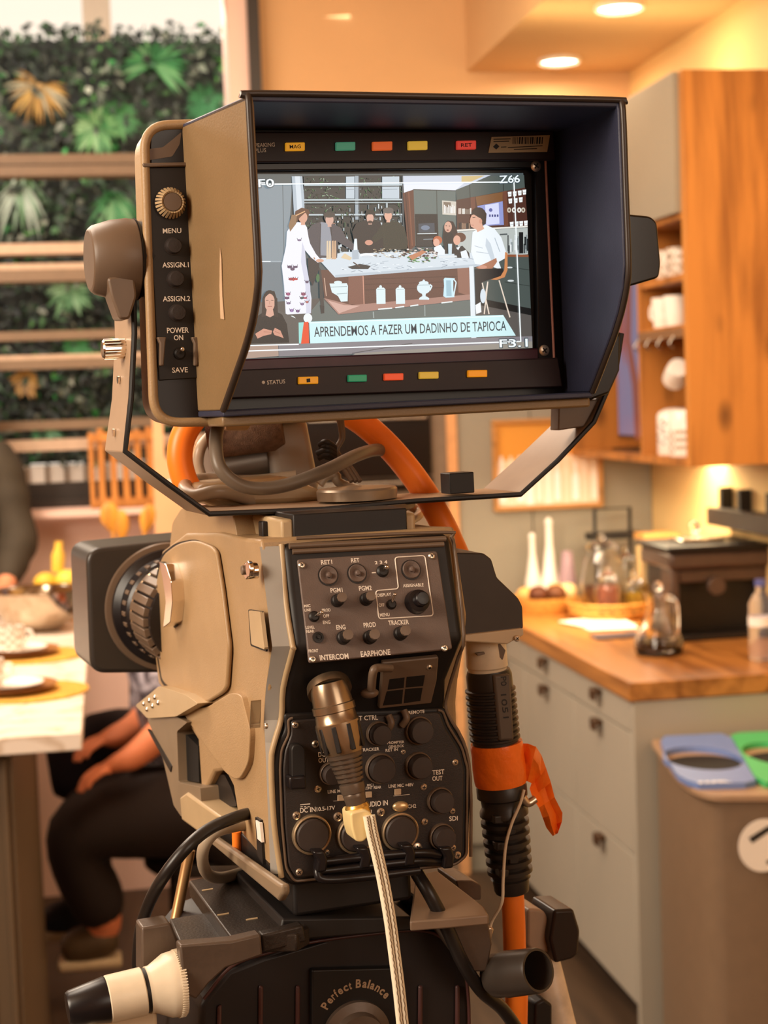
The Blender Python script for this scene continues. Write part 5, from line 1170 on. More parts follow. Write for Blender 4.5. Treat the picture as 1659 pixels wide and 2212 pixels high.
# tilt knobs and yoke
a = M_.hit(312, 560, -.022); d = -M_.u; 
MB().lathe(a, d, [(-.004, .024), (.004, .025), (.006, .027)], 36).build('tilt_flange', rub, vf, smooth=30)
MB().lathe(a, d, [(.006, .0262), (.012, .027), (.022, .026), (.034, .0225), (.037, .020), (.0375, .0001)], 36).build('tilt_knob', tand, vf, bevel=.001, smooth=30)
a2 = a + d * .012; f6 = Frame(a2, M_.u, M_.v)
MB().slab(f6, rnd([(232, 600), (290, 590), (296, 640), (280, 690), (258, 690), (240, 640)], 8), .0, .022).build('knob_lever', tand, vf, bevel=.003)
MB().slab(M_, rnd([(1335, 460), (1406, 467), (1420, 480), (1428, 570), (1424, 600), (1404, 606), (1335, 626)], 9), -.03, .010).build('tilt_knob', mat('glossy_black_knob', '#1a1614', .18), vf, bevel=.005, seg=4)
yk = [(286, 580), (290, 720), (283, 860), (270, 975), (362, 1045), (452, 1110), (700, 1100), (900, 1082), (1124, 1068), (1204, 995), (1282, 912), (1330, 800), (1342, 720)]
TY = .003
yp = [M_.loc(M_.hit(x, y, -.012)) for x, y in yk]
def yoke():
    P = [V((u, v, 0)) for u, v, _ in yp]; n = len(P); out = []
    for k in range(n):
        d = (P[min(k + 1, n - 1)] - P[max(k - 1, 0)]).normalized(); nn = V((d.y, -d.x, 0)); out.append((P[k] - nn * TY / 2, P[k] + nn * TY / 2))
    m = MB(); vs = []; fs = []
    for k, (a, b) in enumerate(out):
        wb = -.078 if 3 <= k <= 9 else -.072; 
        for q, w_ in ((a, -.012), (b, -.012), (b, wb), (a, wb)): vs.append(M_.pt(q.x, q.y, w_))
    for k in range(n - 1):
        a, b = 4 * k, 4 * k + 4
        for j in range(4): fs.append((a + j, a + (j + 1) % 4, b + (j + 1) % 4, b + j))
    fs += [(0, 1, 2, 3), tuple(4 * (n - 1) + j for j in (3, 2, 1, 0))]
    return m.add(vs, fs)
yo = yoke().build('yoke', mat('yoke_metal', '#a78b70', .4, var=.05, scale=30), vf, bevel=.0008)
m = MB(); m.tube([M_.pt(u, v, -.0115) for u, v, _ in yp], .0019, n=2, seg=8, smooth=False); m.build('yoke_edge', rub, yo)
a = M_.hit(240, 750, -.03); a = a  # thumb screw on the left arm
q = M_.loc(M_.hit(285, 752, -.03)); a = M_.pt(q[0], q[1], -.035); m = MB().lathe(a, -M_.u, [(0, .0045), (.004, .0062), (.018, .0062), (.019, .0055), (.0191, .0001)], 24)
m.build('thumb_screw', chrome, yo, smooth=20)
m = MB()
for k in range(16):
    t = 2 * math.pi * k / 16; e = M_.v * math.cos(t) + M_.n * math.sin(t); m.obox(a - M_.u * .011 + e * .0064, M_.u * .007, e * .0005, M_.u.cross(e) * .0006)
m.build('knurling', chrome, yo)
for x, y in ((283, 818), (272, 935)):
    q = M_.loc(M_.hit(x, y, -.012)); a = M_.pt(q[0] - .0012, q[1], -.045); MB().cyl(a, a - M_.u * .0015, .0026).build('rivet', chrome, yo)
dk = M_.loc(M_.hit(772, 1097, -.012)); a = M_.pt(M_.loc(M_.hit(772, 1085, -.045))[0], dk[1] + .0040, -.045)
MB().lathe(a, M_.v, [(0, .0285), (.0065, .029), (.008, .0278), (.0085, .012), (.0086, .0001)], 48).build('pan_disc', mat('disc_metal', '#9a8772', .3, metal=.4), vf, smooth=30)
MB().lathe(a - M_.v * .0035, -M_.v, [(0, .042), (.004, .041), (.007, .034)], 48).build('mount_ring', tand, vf, smooth=30)
q = M_.loc(M_.hit(997, 1066, -.02)); MB().fbox(M_, q[0] - .0095, q[0] + .0095, q[1], q[1] + .015, -.036, -.018).build('cable_clip', rub, vf, bevel=.0008)
MB().slab(M_, [(1208, 870), (1295, 862), (1262, 922), (1206, 930)], -.030, -.016).build('yoke_bracket', tand, vf, bevel=.001)
MB().slab(M_, [(1300, 745), (1342, 715), (1340, 800), (1318, 850), (1262, 870), (1235, 868), (1290, 810)], -.03, .0).build('yoke_bracket', blkp, vf, bevel=.002)
# ------------------------------------------------------------------ picture on the monitor screen (a flat lit display)
SC = []
def P_(c, *pts): SC.append((hexc(c), [tuple(p) for p in pts]))
def Rr(c, x0, y0, x1, y1): P_(c, (x0, y0), (x1, y0), (x1, y1), (x0, y1))
def El(c, x, y, rx, ry, n=18, a0=0, a1=6.2832): P_(c, *[(x + rx * math.cos(a0 + (a1 - a0) * k / n), y + ry * math.sin(a0 + (a1 - a0) * k / n)) for k in range(n)])
def Ln(c, x0, y0, x1, y1, w_=3):
    d = V((x1 - x0, y1 - y0, 0)).normalized(); n = V((-d.y, d.x, 0)) * w_ / 2; P_(c, (x0 + n.x, y0 + n.y), (x1 + n.x, y1 + n.y), (x1 - n.x, y1 - n.y), (x0 - n.x, y0 - n.y))
P_('#4a5456', (-40, 84), (1452, 78), (1498, 948), (-40, 1010))
P_('#7f8d96', (-40, 140), (302, 132), (262, 745), (-40, 750)); Ln('#59666d', 255, 135, 262, 520, 4); Ln('#9aa8b0', -40, 518, 250, 518, 4); Ln('#e8f0f4', 130, 518, 195, 518, 4); P_('#6a777f', (-40, 522), (252, 522), (262, 745), (-40, 750))
P_('#c3cbda', (850, 92), (1290, 88), (1115, 165), (905, 162), (856, 178)); P_('#c9b27c', (1145, 93), (1262, 90), (1190, 122), (1145, 122)); P_('#dfe4f0', (860, 130), (1160, 126), (1115, 163), (905, 160), (858, 176))
P_('#20282a', (300, 92), (852, 88), (880, 470), (300, 470))
rs = random.Random(3)
for k in range(420):
    x, y = rs.uniform(368, 842), rs.uniform(96, 400)
    if 545 < x < 635 and rs.random() < .7: continue
    c = rs.choice(['#1b3a20', '#2d5a30', '#3f7440', '#16240f', '#5b7a58', '#8fa68c', '#0f1814', '#122014'] if y < 290 else ['#2a3330', '#6f7d80', '#16201c', '#9aa6a8', '#3c5a3e', '#0f1814'])
    a = rs.uniform(0, 3.1); L = rs.uniform(8, 22); P_(c, (x, y), (x + L * .3 * math.cos(a + 1.5), y + L * .3 * math.sin(a + 1.5)), (x + L * math.cos(a), y + L * math.sin(a)))
for x in (600, 780): P_('#b9c6d0', (x - 30, 96), (x + 55 if x > 700 else x + 12, 95), (x + 55 if x > 700 else x + 12, 205), (x - 30, 205)); Ln('#8795a0', x - 28, 160, x + 45, 158, 3)
P_('#aab8c4', (300, 94), (352, 94), (372, 300), (312, 300)); P_('#cfd9e2', (316, 94), (340, 94), (356, 300), (330, 300)); Ln('#2c3438', 362, 94, 368, 320, 6)
P_('#97a5b0', (614, 92), (632, 92), (632, 310), (616, 310)); Ln('#39444a', 634, 92, 636, 320, 4); Ln('#39444a', 850, 92, 858, 420, 8)
for y in (138, 212, 226, 286): Ln('#b8c6cc', 362, y, 850, y - 2, 7 if y != 226 else 4); Ln('#20282a', 362, y + 7, 850, y + 5, 4)
for k in range(60):
    x = rs.uniform(640, 850); y = rs.uniform(225, 470); c = rs.choice(['#c6d2d8', '#8b989e', '#26302f', '#5e6d70']); Rr(c, x, y, x + rs.uniform(3, 9), y + rs.uniform(12, 36))
for k in range(60):
    x = rs.uniform(500, 610); y = rs.uniform(235, 480); c = rs.choice(['#9fb0b4', '#3c5a3e', '#16201c', '#c6d2d8', '#26302f']); Rr(c, x, y, x + rs.uniform(3, 10), y + rs.uniform(8, 26))
P_('#5d3426', (852, 178), (906, 160), (916, 440), (880, 470)); Ln('#7d4a34', 882, 172, 900, 440, 6); Ln('#3d2018', 866, 178, 888, 460, 5)
P_('#5f6c69', (906, 160), (1116, 166), (1118, 440), (916, 440)); Ln('#38423f', 1021, 164, 1026, 430, 4); Ln('#222826', 905, 160, 1116, 166, 4)
P_('#121418', (912, 282), (1026, 282), (1032, 445), (918, 445)); P_('#39434f', (930, 330), (1010, 326), (1012, 372), (932, 374)); El('#6d7b90', 965, 350, 22, 12); Ln('#c9d2d6', 925, 380, 1022, 378, 4); P_('#25282c', (920, 392), (1028, 392), (1030, 440), (922, 440)); Ln('#8a949c', 955, 408, 1010, 406, 3)
P_('#c9c2b6', (1048, 214), (1118, 220), (1118, 288), (1050, 284)); P_('#7a6a5c', (1055, 221), (1092, 224), (1092, 278), (1057, 276))
for k in range(8): Rr('#f2f2f0', 1058 + k * 7, 236 + 6 * (k % 3), 1062 + k * 7, 278)
P_('#4b5653', (1116, 162), (1292, 92), (1456, 88), (1460, 152), (1120, 214)); Ln('#2b3230', 1185, 135, 1188, 200, 4); Ln('#2b3230', 1352, 92, 1354, 168, 4)
P_('#4d2d24', (1118, 212), (1462, 150), (1474, 342), (1122, 362)); P_('#6d4232', (1190, 200), (1212, 196), (1218, 350), (1196, 354)); P_('#6d4232', (1350, 170), (1370, 166), (1378, 340), (1358, 342)); P_('#7a5230', (1215, 196), (1350, 172), (1350, 220), (1222, 240))
P_('#8c95cc', (1224, 242), (1350, 218), (1356, 336), (1232, 342)); P_('#cfd4f0', (1262, 238), (1330, 226), (1334, 330), (1268, 336)); El('#5a62a0', 1290, 262, 9, 9)
for k in range(4): Rr('#3c4480', 1282 + 13 * k, 284, 1290 + 13 * k, 296)
for x, y in ((1375, 172), (1400, 170), (1425, 166), (1448, 162), (1378, 206), (1405, 204), (1430, 200), (1385, 322), (1410, 320), (1432, 318), (1455, 316)): P_('#eef2f2', (x, y), (x + 19, y - 2), (x + 18, y + 22), (x + 3, y + 24)); Ln('#98a0a4', x + 4, y + 12, x + 17, y + 11, 2)
for x in (1382, 1406, 1432, 1452): El(rs.choice(['#c9c0b0', '#e8e6e0']), x, 262, 10, 13); El('#5a4034', x, 262, 4, 6)
for k in range(10): Rr(rs.choice(['#e4d6cc', '#b0523a', '#f2efe8', '#8a7d70']), 1130 + k * 6.5, 252 + rs.uniform(0, 6), 1135 + k * 6.5, 282)
for k in range(10): Rr(rs.choice(['#2a2a2c', '#e8e6e0', '#90725c', '#1a1c1e']), 1132 + k * 7, 322 + rs.uniform(0, 8), 1138 + k * 7, 356)
Ln('#e4e2da', 1122, 364, 1474, 344, 8); P_('#b2b9b6', (1122, 370), (1474, 350), (1476, 482), (1130, 500)); P_('#525a5c', (1335, 380), (1372, 378), (1374, 386), (1336, 388))
for k in range(26): x = rs.uniform(1365, 1476); Rr(rs.choice(['#e6eaea', '#3a4042', '#8a9496', '#c4ccd0', '#22282a']), x, rs.uniform(385, 440), x + rs.uniform(4, 12), rs.uniform(445, 482))
P_('#15181a', (1430, 372), (1452, 372), (1452, 478), (1432, 478))
P_('#8a5136', (1300, 482), (1478, 484), (1479, 496), (1300, 494)); P_('#48524f', (1180, 494), (1479, 496), (1490, 760), (1180, 700)); Ln('#2c3432', 1372, 545, 1482, 560, 3); Ln('#2c3432', 1360, 620, 1484, 640, 3); El('#d0d8da', 1390, 614, 16, 5); El('#d0d8da', 1385, 548, 14, 4)
P_('#131516', (1180, 690), (1490, 752), (1492, 786), (1180, 724)); P_('#55514e', (1180, 724), (1492, 786), (1497, 948), (1180, 948))
P_('#514d4a', (200, 720), (460, 700), (540, 800), (200, 860))
# table
P_('#5d3c32', (445, 560), (1185, 540), (1188, 702), (532, 782), (462, 700)); P_('#7a5043', (582, 590), (652, 588), (656, 735), (584, 730)); Ln('#c98f7a', 655, 590, 660, 735, 5); Ln('#c7a48f', 462, 600, 472, 690, 4)
for y in (606, 632, 660): Ln('#472b23', 665, y, 1120, y - 14, 3)
P_('#8a5f50', (1124, 550), (1184, 545), (1186, 690), (1130, 672)); P_('#a27a6e', (460, 700), (600, 735), (1186, 682), (1188, 708), (532, 782)); P_('#c9a397', (480, 712), (560, 735), (640, 738), (536, 776))
P_('#5f6966', (400, 760), (450, 700), (532, 784), (1190, 710), (1192, 930), (392, 930)); Ln('#9aa6a4', 706, 768, 708, 800, 5); Ln('#9aa6a4', 962, 735, 963, 790, 4)
for x0, x1, y in ((730, 800, 756), (815, 860, 748), (890, 930, 740), (1045, 1100, 724)): Ln('#e4ecec', x0, y, x1, y - 6, 6)
P_('#cbd6df', (432, 505), (560, 470), (1190, 474), (1290, 498), (1290, 528), (1210, 546), (516, 598)); P_('#b4c1cc', (516, 585), (1210, 532), (1290, 514), (1290, 528), (1210, 546), (516, 598))
for k in range(60):
    x = rs.uniform(520, 1180); y = rs.uniform(530, 575) - (x - 520) * .05; a = rs.uniform(-.7, .7); L = rs.uniform(10, 34); Ln(rs.choice(['#8494a4', '#9cabb8', '#6f8090', '#e8eff4']), x, y, x + L * math.cos(a), y + L * math.sin(a) * .7, 2.2)
P_('#dbe4ea', (1183, 542), (1206, 540), (1220, 914), (1194, 916)); Ln('#97a4ac', 1206, 542, 1219, 912, 3)
for pts in ([(488, 628), (574, 626), (580, 640), (578, 716), (545, 718), (530, 690), (500, 672)],): P_('#d4e6ea', *pts); Ln('#8fa4aa', 492, 646, 576, 642, 3); Ln('#8fa4aa', 524, 680, 576, 676, 3); El('#d4e6ea', 530, 622, 20, 8)
for x in (720, 817): P_('#d4e6ea', (x, 656), (x + 8, 648), (x + 38, 648), (x + 46, 656), (x + 47, 728), (x + 2, 730)); El('#d4e6ea', x + 22, 644, 7, 8); Ln('#9fb4ba', x + 5, 658, x + 42, 657, 2)
El('#d2e4ea', 957, 650, 34, 30); El('#d2e4ea', 957, 624, 24, 9); El('#d2e4ea', 957, 614, 6, 6); P_('#d2e4ea', (948, 676), (968, 676), (966, 690), (984, 700), (984, 708), (934, 708), (934, 700), (950, 690)); Ln('#d2e4ea', 986, 632, 998, 640, 7); Ln('#d2e4ea', 998, 640, 988, 662, 6); Ln('#8fa4aa', 928, 636, 986, 634, 3)
P_('#bfe0ec', (1056, 606), (1062, 599), (1112, 602), (1104, 612), (1104, 660), (1110, 696), (1066, 698), (1054, 690), (1058, 640)); Ln('#cfe6ee', 1106, 606, 1118, 622, 6); Ln('#cfe6ee', 1118, 622, 1106, 690, 6); P_('#98bccb', (1068, 612), (1092, 612), (1096, 690), (1070, 690))
# people behind the table
def head(x, y, s, hair, skin_, hp=1.0):
    El(hair, x, y - s * .35, s * .98 * hp, s * .9); El(skin_, x, y + s * .1, s * .72, s * .95); P_(skin_, (x - s * .3, y + s * .7), (x + s * .3, y + s * .7), (x + s * .35, y + s * 1.35), (x - s * .35, y + s * 1.35))
P_(*['#46434a'], (374, 366), (400, 336), (450, 318), (470, 330), (505, 330), (545, 350), (570, 400), (632, 448), (612, 470), (545, 430), (530, 420), (526, 500), (392, 500), (380, 440)); P_('#8a8f9a', (444, 322), (484, 326), (498, 400), (496, 490), (444, 488), (440, 400)); Ln('#2e2c32', 444, 330, 440, 480, 4); Ln('#2e2c32', 496, 345, 504, 480, 4)
P_('#2b282c', (380, 500), (440, 500), (435, 560), (404, 640), (385, 600)); head(488, 308, 28, '#4a4644', '#c9a090'); El('#3a3532', 486, 286, 30, 14); Ln('#8f6a5c', 500, 330, 516, 328, 5)
P_('#17171c', (600, 370), (620, 330), (660, 312), (710, 310), (745, 330), (760, 420), (762, 470), (640, 480), (612, 430)); head(690, 300, 25, '#1a1818', '#cfa392'); P_('#1a1818', (664, 290), (672, 262), (708, 262), (718, 290), (704, 284), (676, 284)); El('#3c2a26', 690, 322, 12, 8)
P_('#24281f', (700, 400), (725, 370), (752, 330), (780, 318), (830, 320), (862, 350), (878, 420), (874, 456), (758, 462), (752, 400), (712, 424)); head(780, 288, 26, '#6e6a68', '#d6a48e'); El('#5d5956', 780, 264, 27, 15); El('#c98f7a', 684, 424, 20, 13); Ln('#2a2e24', 756, 340, 764, 460, 3)
# woman in white dress
P_('#e4e6f2', (300, 334), (330, 322), (362, 326), (376, 350), (384, 400), (392, 430), (420, 480), (450, 515), (430, 524), (398, 500), (366, 462), (368, 520), (384, 610), (398, 700), (396, 776), (270, 782), (262, 640), (250, 540), (272, 440), (276, 370))
P_('#c9cbdc', (352, 420), (366, 462), (372, 530), (392, 640), (396, 776), (372, 778), (368, 640), (346, 520)); head(356, 296, 30, '#5a3622', '#cf9c84'); P_('#5a3622', (318, 268), (350, 250), (384, 260), (392, 280), (366, 276), (340, 300), (326, 322), (312, 300)); P_('#8b6a4c', (300, 286), (326, 284), (322, 330), (292, 370), (284, 340)); Ln('#d9a878', 320, 290, 366, 268, 5); El('#cf9c84', 440, 514, 20, 8); Ln('#a8764e', 410, 498, 416, 508, 5)
for x, y, c in ((304, 556, '#5c4a66'), (290, 545, '#5c4a66'), (318, 545, '#5c4a66'), (308, 606, '#c23b34'), (296, 606, '#a83840'), (320, 606, '#c23b34'), (282, 680, '#a0527a'), (276, 700, '#6b4a6c'), (358, 680, '#8e4a64'), (366, 700, '#b0566e'), (350, 700, '#4e5a5a'), (284, 726, '#7d6a8c'), (352, 730, '#8a7294'), (300, 762, '#9c7fb4'), (330, 765, '#7a5a86'), (376, 720, '#b0625a'), (338, 412, '#7d6a8c'), (376, 620, '#5c4a66')):
    El(c, x, y, rs.uniform(8, 14), rs.uniform(5, 9), 9); Ln('#3f3448', x - 12, y - 10, x - 4, y + 4, 2.4); Ln('#3f3448', x + 12, y - 12, x + 4, y + 4, 2.4)
P_('#3a3838', (436, 545), (446, 560), (462, 740), (446, 770), (440, 700)); El('#3f6a44', 430, 600, 9, 22, 9); P_('#2c2a2c', (440, 735), (462, 740), (462, 775), (446, 778)); El('#d7dfe2', 300, 820, 24, 32); El('#e2e8ea', 380, 800, 22, 24)
# family on the right
P_('#2c1c1c', (1050, 400), (1056, 340), (1076, 314), (1104, 320), (1122, 360), (1136, 420), (1100, 440), (1056, 440)); El('#cfa08c', 1078, 346, 19, 27); El('#7a3030', 1076, 362, 6, 3); Ln('#2c1c1c', 1066, 340, 1072, 341, 3); Ln('#2c1c1c', 1082, 341, 1088, 342, 3); P_('#17171a', (1056, 376), (1100, 376), (1124, 480), (1060, 480))
El('#b5603c', 1026, 412, 23, 21); El('#d9a692', 1020, 424, 16, 20); P_('#dfe6ec', (1008, 448), (1040, 434), (1062, 462), (1062, 486), (1010, 486))
El('#5a3424', 1138, 398, 29, 24); El('#d6a28c', 1122, 412, 18, 24); P_('#1c1c20', (1108, 448), (1150, 440), (1184, 476), (1186, 500), (1110, 500)); P_('#dfe6ec', (1140, 470), (1168, 460), (1182, 500), (1146, 502)); P_('#dfe6ec', (1118, 450), (1140, 442), (1128, 462))
P_('#e3ebf1', (1200, 372), (1235, 352), (1264, 334), (1310, 356), (1344, 400), (1366, 470), (1366, 500), (1330, 520), (1345, 560), (1300, 545), (1212, 530), (1192, 470)); P_('#c2ced8', (1268, 400), (1290, 430), (1310, 500), (1296, 520), (1264, 440)); Ln('#aab8c4', 1310, 400, 1336, 470, 4); Ln('#aab8c4', 1218, 470, 1280, 478, 3); Ln('#aab8c4', 1210, 440, 1250, 452, 3)
El('#2a1d1a', 1230, 288, 38, 40); P_('#d3a089', (1190, 300), (1186, 318), (1192, 345), (1210, 354), (1232, 366), (1252, 340), (1258, 310), (1232, 300), (1200, 280)); P_('#2a1d1a', (1190, 288), (1200, 262), (1246, 252), (1270, 280), (1266, 330), (1250, 340), (1240, 300), (1216, 282)); El('#c98f78', 1240, 318, 8, 12); Ln('#1d1412', 1200, 300, 1214, 298, 4); Ln('#a8685a', 1192, 336, 1206, 338, 3)
P_('#d3a089', (1216, 352), (1252, 340), (1258, 356), (1224, 372)); P_('#a87258', (1278, 520), (1318, 500), (1322, 520), (1296, 556), (1230, 556), (1216, 548)); P_('#17171a', (1210, 556), (1350, 552), (1362, 590), (1290, 606), (1246, 622), (1240, 740), (1214, 744)); El('#c98f78', 1250, 546, 22, 9)
P_('#c98452', (1362, 470), (1374, 476), (1374, 560), (1360, 596), (1320, 610), (1290, 608), (1340, 590), (1358, 560)); 
for a, b in (((1332, 612), (1386, 796)), ((1276, 618), (1258, 780)), ((1248, 624), (1282, 780)), ((1276, 618), (1262, 700))): Ln('#e2d2c2', *a, *b, 6)
El('#cfdbe4', 1252, 690, 14, 36); P_('#e8ecee', (1214, 735), (1240, 720), (1244, 770), (1218, 780))
# things on the table
for x in (474, 486, 500, 512): P_(rs.choice(['#d8c2a4', '#efe8dc', '#a98a6a', '#c9a483']), (x, 416), (x + 8, 414), (x + 10, 506), (x - 2, 508))
P_('#dfe8f0', (612, 405), (624, 405), (630, 500), (604, 500)); P_('#a9b6c2', (600, 462), (632, 460), (634, 506), (602, 508)); El('#e9eef2', 675, 488, 36, 12); El('#c9d2da', 675, 494, 30, 6); P_('#d7c3a0', (545, 500), (560, 480), (566, 478), (600, 500), (590, 512)); P_('#26282b', (578, 545), (640, 530), (694, 540), (680, 556), (600, 556)); Ln('#4d3a30', 606, 522, 640, 545, 6)
for k in range(70): x = rs.uniform(700, 860); y = rs.uniform(455, 500); Ln(rs.choice(['#a08a70', '#e8ece8', '#5b5248', '#c9b89a', '#8d99a0']), x, y, x + rs.uniform(5, 18), y + rs.uniform(-5, 5), 3)
for k in range(120):
    a = rs.uniform(0, 6.28); q = math.sqrt(rs.random()); x = 936 + 88 * q * math.cos(a); y = 486 + 38 * q * math.sin(a); El(rs.choice(['#4a3038', '#8d7a78', '#6b4a3c', '#3b2a2c', '#cfc4be', '#2f5a34', '#e2dcd6'] if y < 495 else ['#3f7a44', '#2c5a34', '#4a3038', '#7da874', '#d9d6cc']), x, y, rs.uniform(4, 10), rs.uniform(2.5, 5), 7)
P_('#b87a58', (880, 492), (950, 462), (972, 470), (900, 512)); P_('#d6dde2', (1030, 490), (1120, 488), (1124, 498), (1034, 502)); P_('#c3d6e0', (1078, 430), (1098, 430), (1096, 484), (1080, 484))
# interpreter inset
P_('#565350', (-40, 735), (150, 720), (400, 840), (340, 935), (-40, 940)); P_('#121317', (112, 800), (150, 776), (176, 768), (220, 766), (252, 782), (276, 830), (288, 922), (-40, 930)); El('#241c1c', 190, 722, 37, 62); El('#cf9f8c', 190, 722, 26, 44); P_('#cf9f8c', (176, 755), (206, 755), (212, 785), (192, 796), (170, 786)); P_('#241c1c', (158, 700), (176, 664), (214, 666), (226, 706), (212, 690), (190, 676), (172, 692)); Ln('#3a2622', 172, 712, 184, 711, 3); Ln('#3a2622', 197, 711, 209, 712, 3); Ln('#a86a5e', 180, 742, 202, 742, 4); Ln('#b5806c', 190, 715, 190, 732, 3); P_('#2a2020', (154, 700), (166, 700), (170, 790), (150, 796)); P_('#2a2020', (214, 700), (228, 700), (232, 796), (214, 790))
P_('#c98f7a', (118, 878), (160, 852), (202, 862), (198, 880), (160, 888), (130, 902)); P_('#c98f7a', (206, 868), (216, 848), (244, 862), (260, 900), (240, 892), (214, 884)); Ln('#8a5a4a', 160, 868, 196, 870, 2); Ln('#8a5a4a', 216, 866, 240, 876, 2)
P_('#a58d80', (-40, 938), (232, 930), (235, 988), (-40, 1010)); P_('#7d7a80', (234, 930), (1000, 905), (1497, 890), (1498, 948), (236, 990)); P_('#8d8880', (620, 975), (1497, 915), (1498, 948), (600, 985)); Ln('#4d4c50', 600, 975, 900, 925, 4)
# lower third
P_('#92d6d0', (334, 822), (360, 820), (346, 926), (336, 926)); P_('#dd4a22', (360, 820), (383, 818), (387, 925), (346, 928)); P_('#c6e8ec', (386, 818), (1352, 784), (1415, 887), (392, 926)); Ln('#e6f6f8', 388, 824, 1354, 790, 4)
Ln('#eef6f8', -40, 940, 335, 930, 6); Ln('#eef6f8', -40, 968, 1440, 916, 6); Ln('#eef6f8', -40, 136, 300, 132, 7); Ln('#eef6f8', 300, 132, 1410, 122, 6); Ln('#eef6f8', 1405, 100, 1440, 918, 6); Ln('#9aa8b0', -40, 120, 150, 118, 6)
m = MB()
for k, (c, pts) in enumerate(SC):
    m.tint = c; m.quad(M_, [(500 + x / 2.304, 340 + y / 2.304) for x, y in pts], .0008 + .0000022 * k)
scr = m.build('screen', vcol('screen_light', emission=True, es=1.1), vf, smooth=0, fix=False)
TW = .0008 + .0000022 * (len(SC) + 6)
def zs(x, y): return (500 + x / 2.304, 340 + y / 2.304)
T = MB(); T.tint = hexc('#22303c'); T.text(M_, 'APRENDEMOS A FAZER UM DADINHO DE TAPIOCA', zs(412, 893), zs(1368, 861), 21.5, w=TW, fat=.006)
T.build('caption_lettering', MATS['screen_light'], scr, smooth=0, fix=False)
for s, a, b, h in (('F0', (135, 148), (213, 146), 17), ('Z66', (1334, 128), (1436, 124), 16), ('F3.1', (1335, 945), (1475, 941), 17)):
    T = MB(); T.tint = hexc('#3c4a52'); T.text(M_, s, (zs(*a)[0] - 1.2, zs(*a)[1] + 1), (zs(*b)[0] + 1.2, zs(*b)[1] + 1), h + 2, w=TW, fat=.05)
    T.tint = hexc('#eefaff'); T.text(M_, s, zs(*a), zs(*b), h, w=TW + .00005, fat=.01)
    T.build('readout_lettering', MATS['screen_light'], scr, smooth=0, fix=False)

# ================================================================== CABLES AND HANDLES BEHIND THE MONITOR
def D(x, y, w_): return B.hit(x, y, w_)
# carrying handle post of the camera
hp = MB().slab(B, [(575, 905), (664, 900), (695, 1060), (600, 1085)], -.19, -.165).build('carry_handle', mat('grey_sheen', '#9a948c'), camr, bevel=.006, seg=4)
MB().slab(B, [(600, 890), (650, 888), (655, 912), (604, 916)], -.165, -.158).build('handle_pad', tand, hp, bevel=.003)
m = MB(); m.cyl(D(455, 1010, -.20), D(600, 985, -.20), .026); m.build('microphone_holder', mat('mid_grey_metal', '#6d655d', .3, metal=.4), camr, bevel=.003)  # plain grey is the holder's own colour
MB().lathe(D(530, 930, -.17), V((1, -.2, .1)), [(-.028, .014), (-.02, .018), (.02, .018), (.028, .014)], 24).build('foam_cover', mat('mottled_fabric', '#6b5446', .9, var=.3, scale=200, bump=.6), camr)
MB().slab(B, [(487, 914), (545, 914), (535, 930), (490, 930)], -.10, -.09).build('pale_tag', tanl, camr, bevel=.001)
MB().slab(B, [(430, 1046), (620, 1030), (700, 1060), (700, 1085), (470, 1095), (420, 1075)], -.24, -.12).build('handle_base', tanl, camr, bevel=.006)
gcab = mat('grey_cable', '#6f6153', .4, var=.1, scale=40); lcab = mat('pale_cable', '#a2917c', .35)
t = MB().tube([D(472, 912, -.07), D(466, 960, -.055), D(478, 1015, -.045), D(530, 1052, -.045), D(610, 1050, -.05), D(700, 1018, -.06), D(770, 984, -.09), D(812, 972, -.12), D(850, 975, -.15)], .0047).build('grey_cable', gcab, label='thick grey cable looping under the monitor from its left lower corner', cat='cable')
t = MB().tube([D(560, 1085, -.13), D(480, 1062, -.11), D(420, 1070, -.12), D(400, 1050, -.15), D(440, 1036, -.18), D(540, 1040, -.17), D(640, 1030, -.16)], .005).build('pale_cable', lcab, label='pale cable lying along the camera top behind the yoke', cat='cable')
t = MB().tube([D(455, 940, -.20), D(435, 965, -.19), D(428, 1000, -.19), D(436, 1032, -.19)], .0042).build('ribbed_hose', lcab, label='short pale curved hose beside the orange cable loop', cat='cable')
t = MB().tube([D(690, 1046, -.13), D(705, 1028, -.13), D(726, 1028, -.13), D(744, 1048, -.13), D(900, 1100, -.14), D(880, 1130, -.10)], .0035).build('pale_cable', lcab, label='thin pale cable arching beside the pan disc under the monitor', cat='cable')
m = MB(); rr_ = random.Random(5)
strap = thing('cord_strap', 'knotted dark cord hanging behind the monitor next to the orange cable', 'cord', D(720, 1000, -.13))
for i in range(3):
    pts = [D(735 + rr_.uniform(-3, 3), 905, -.12), D(738 + rr_.uniform(-4, 4), 945, -.12), D(722 + rr_.uniform(-6, 6), 975, -.12), D(738 + 8 * i, 1005, -.12), D(760 + 9 * i, 1040, -.11)]
    MB().tube(pts, .0019).build('cord_strand', tand, strap)
m = MB()
for i in range(4): m.tube([D(690 + rr_.uniform(-5, 5), 962 + 9 * i, -.12), D(705, 955 + 9 * i, -.115), D(722, 970 + 7 * i, -.12), D(700, 985, -.118)], .0024)
m.build('knot', rub, strap)

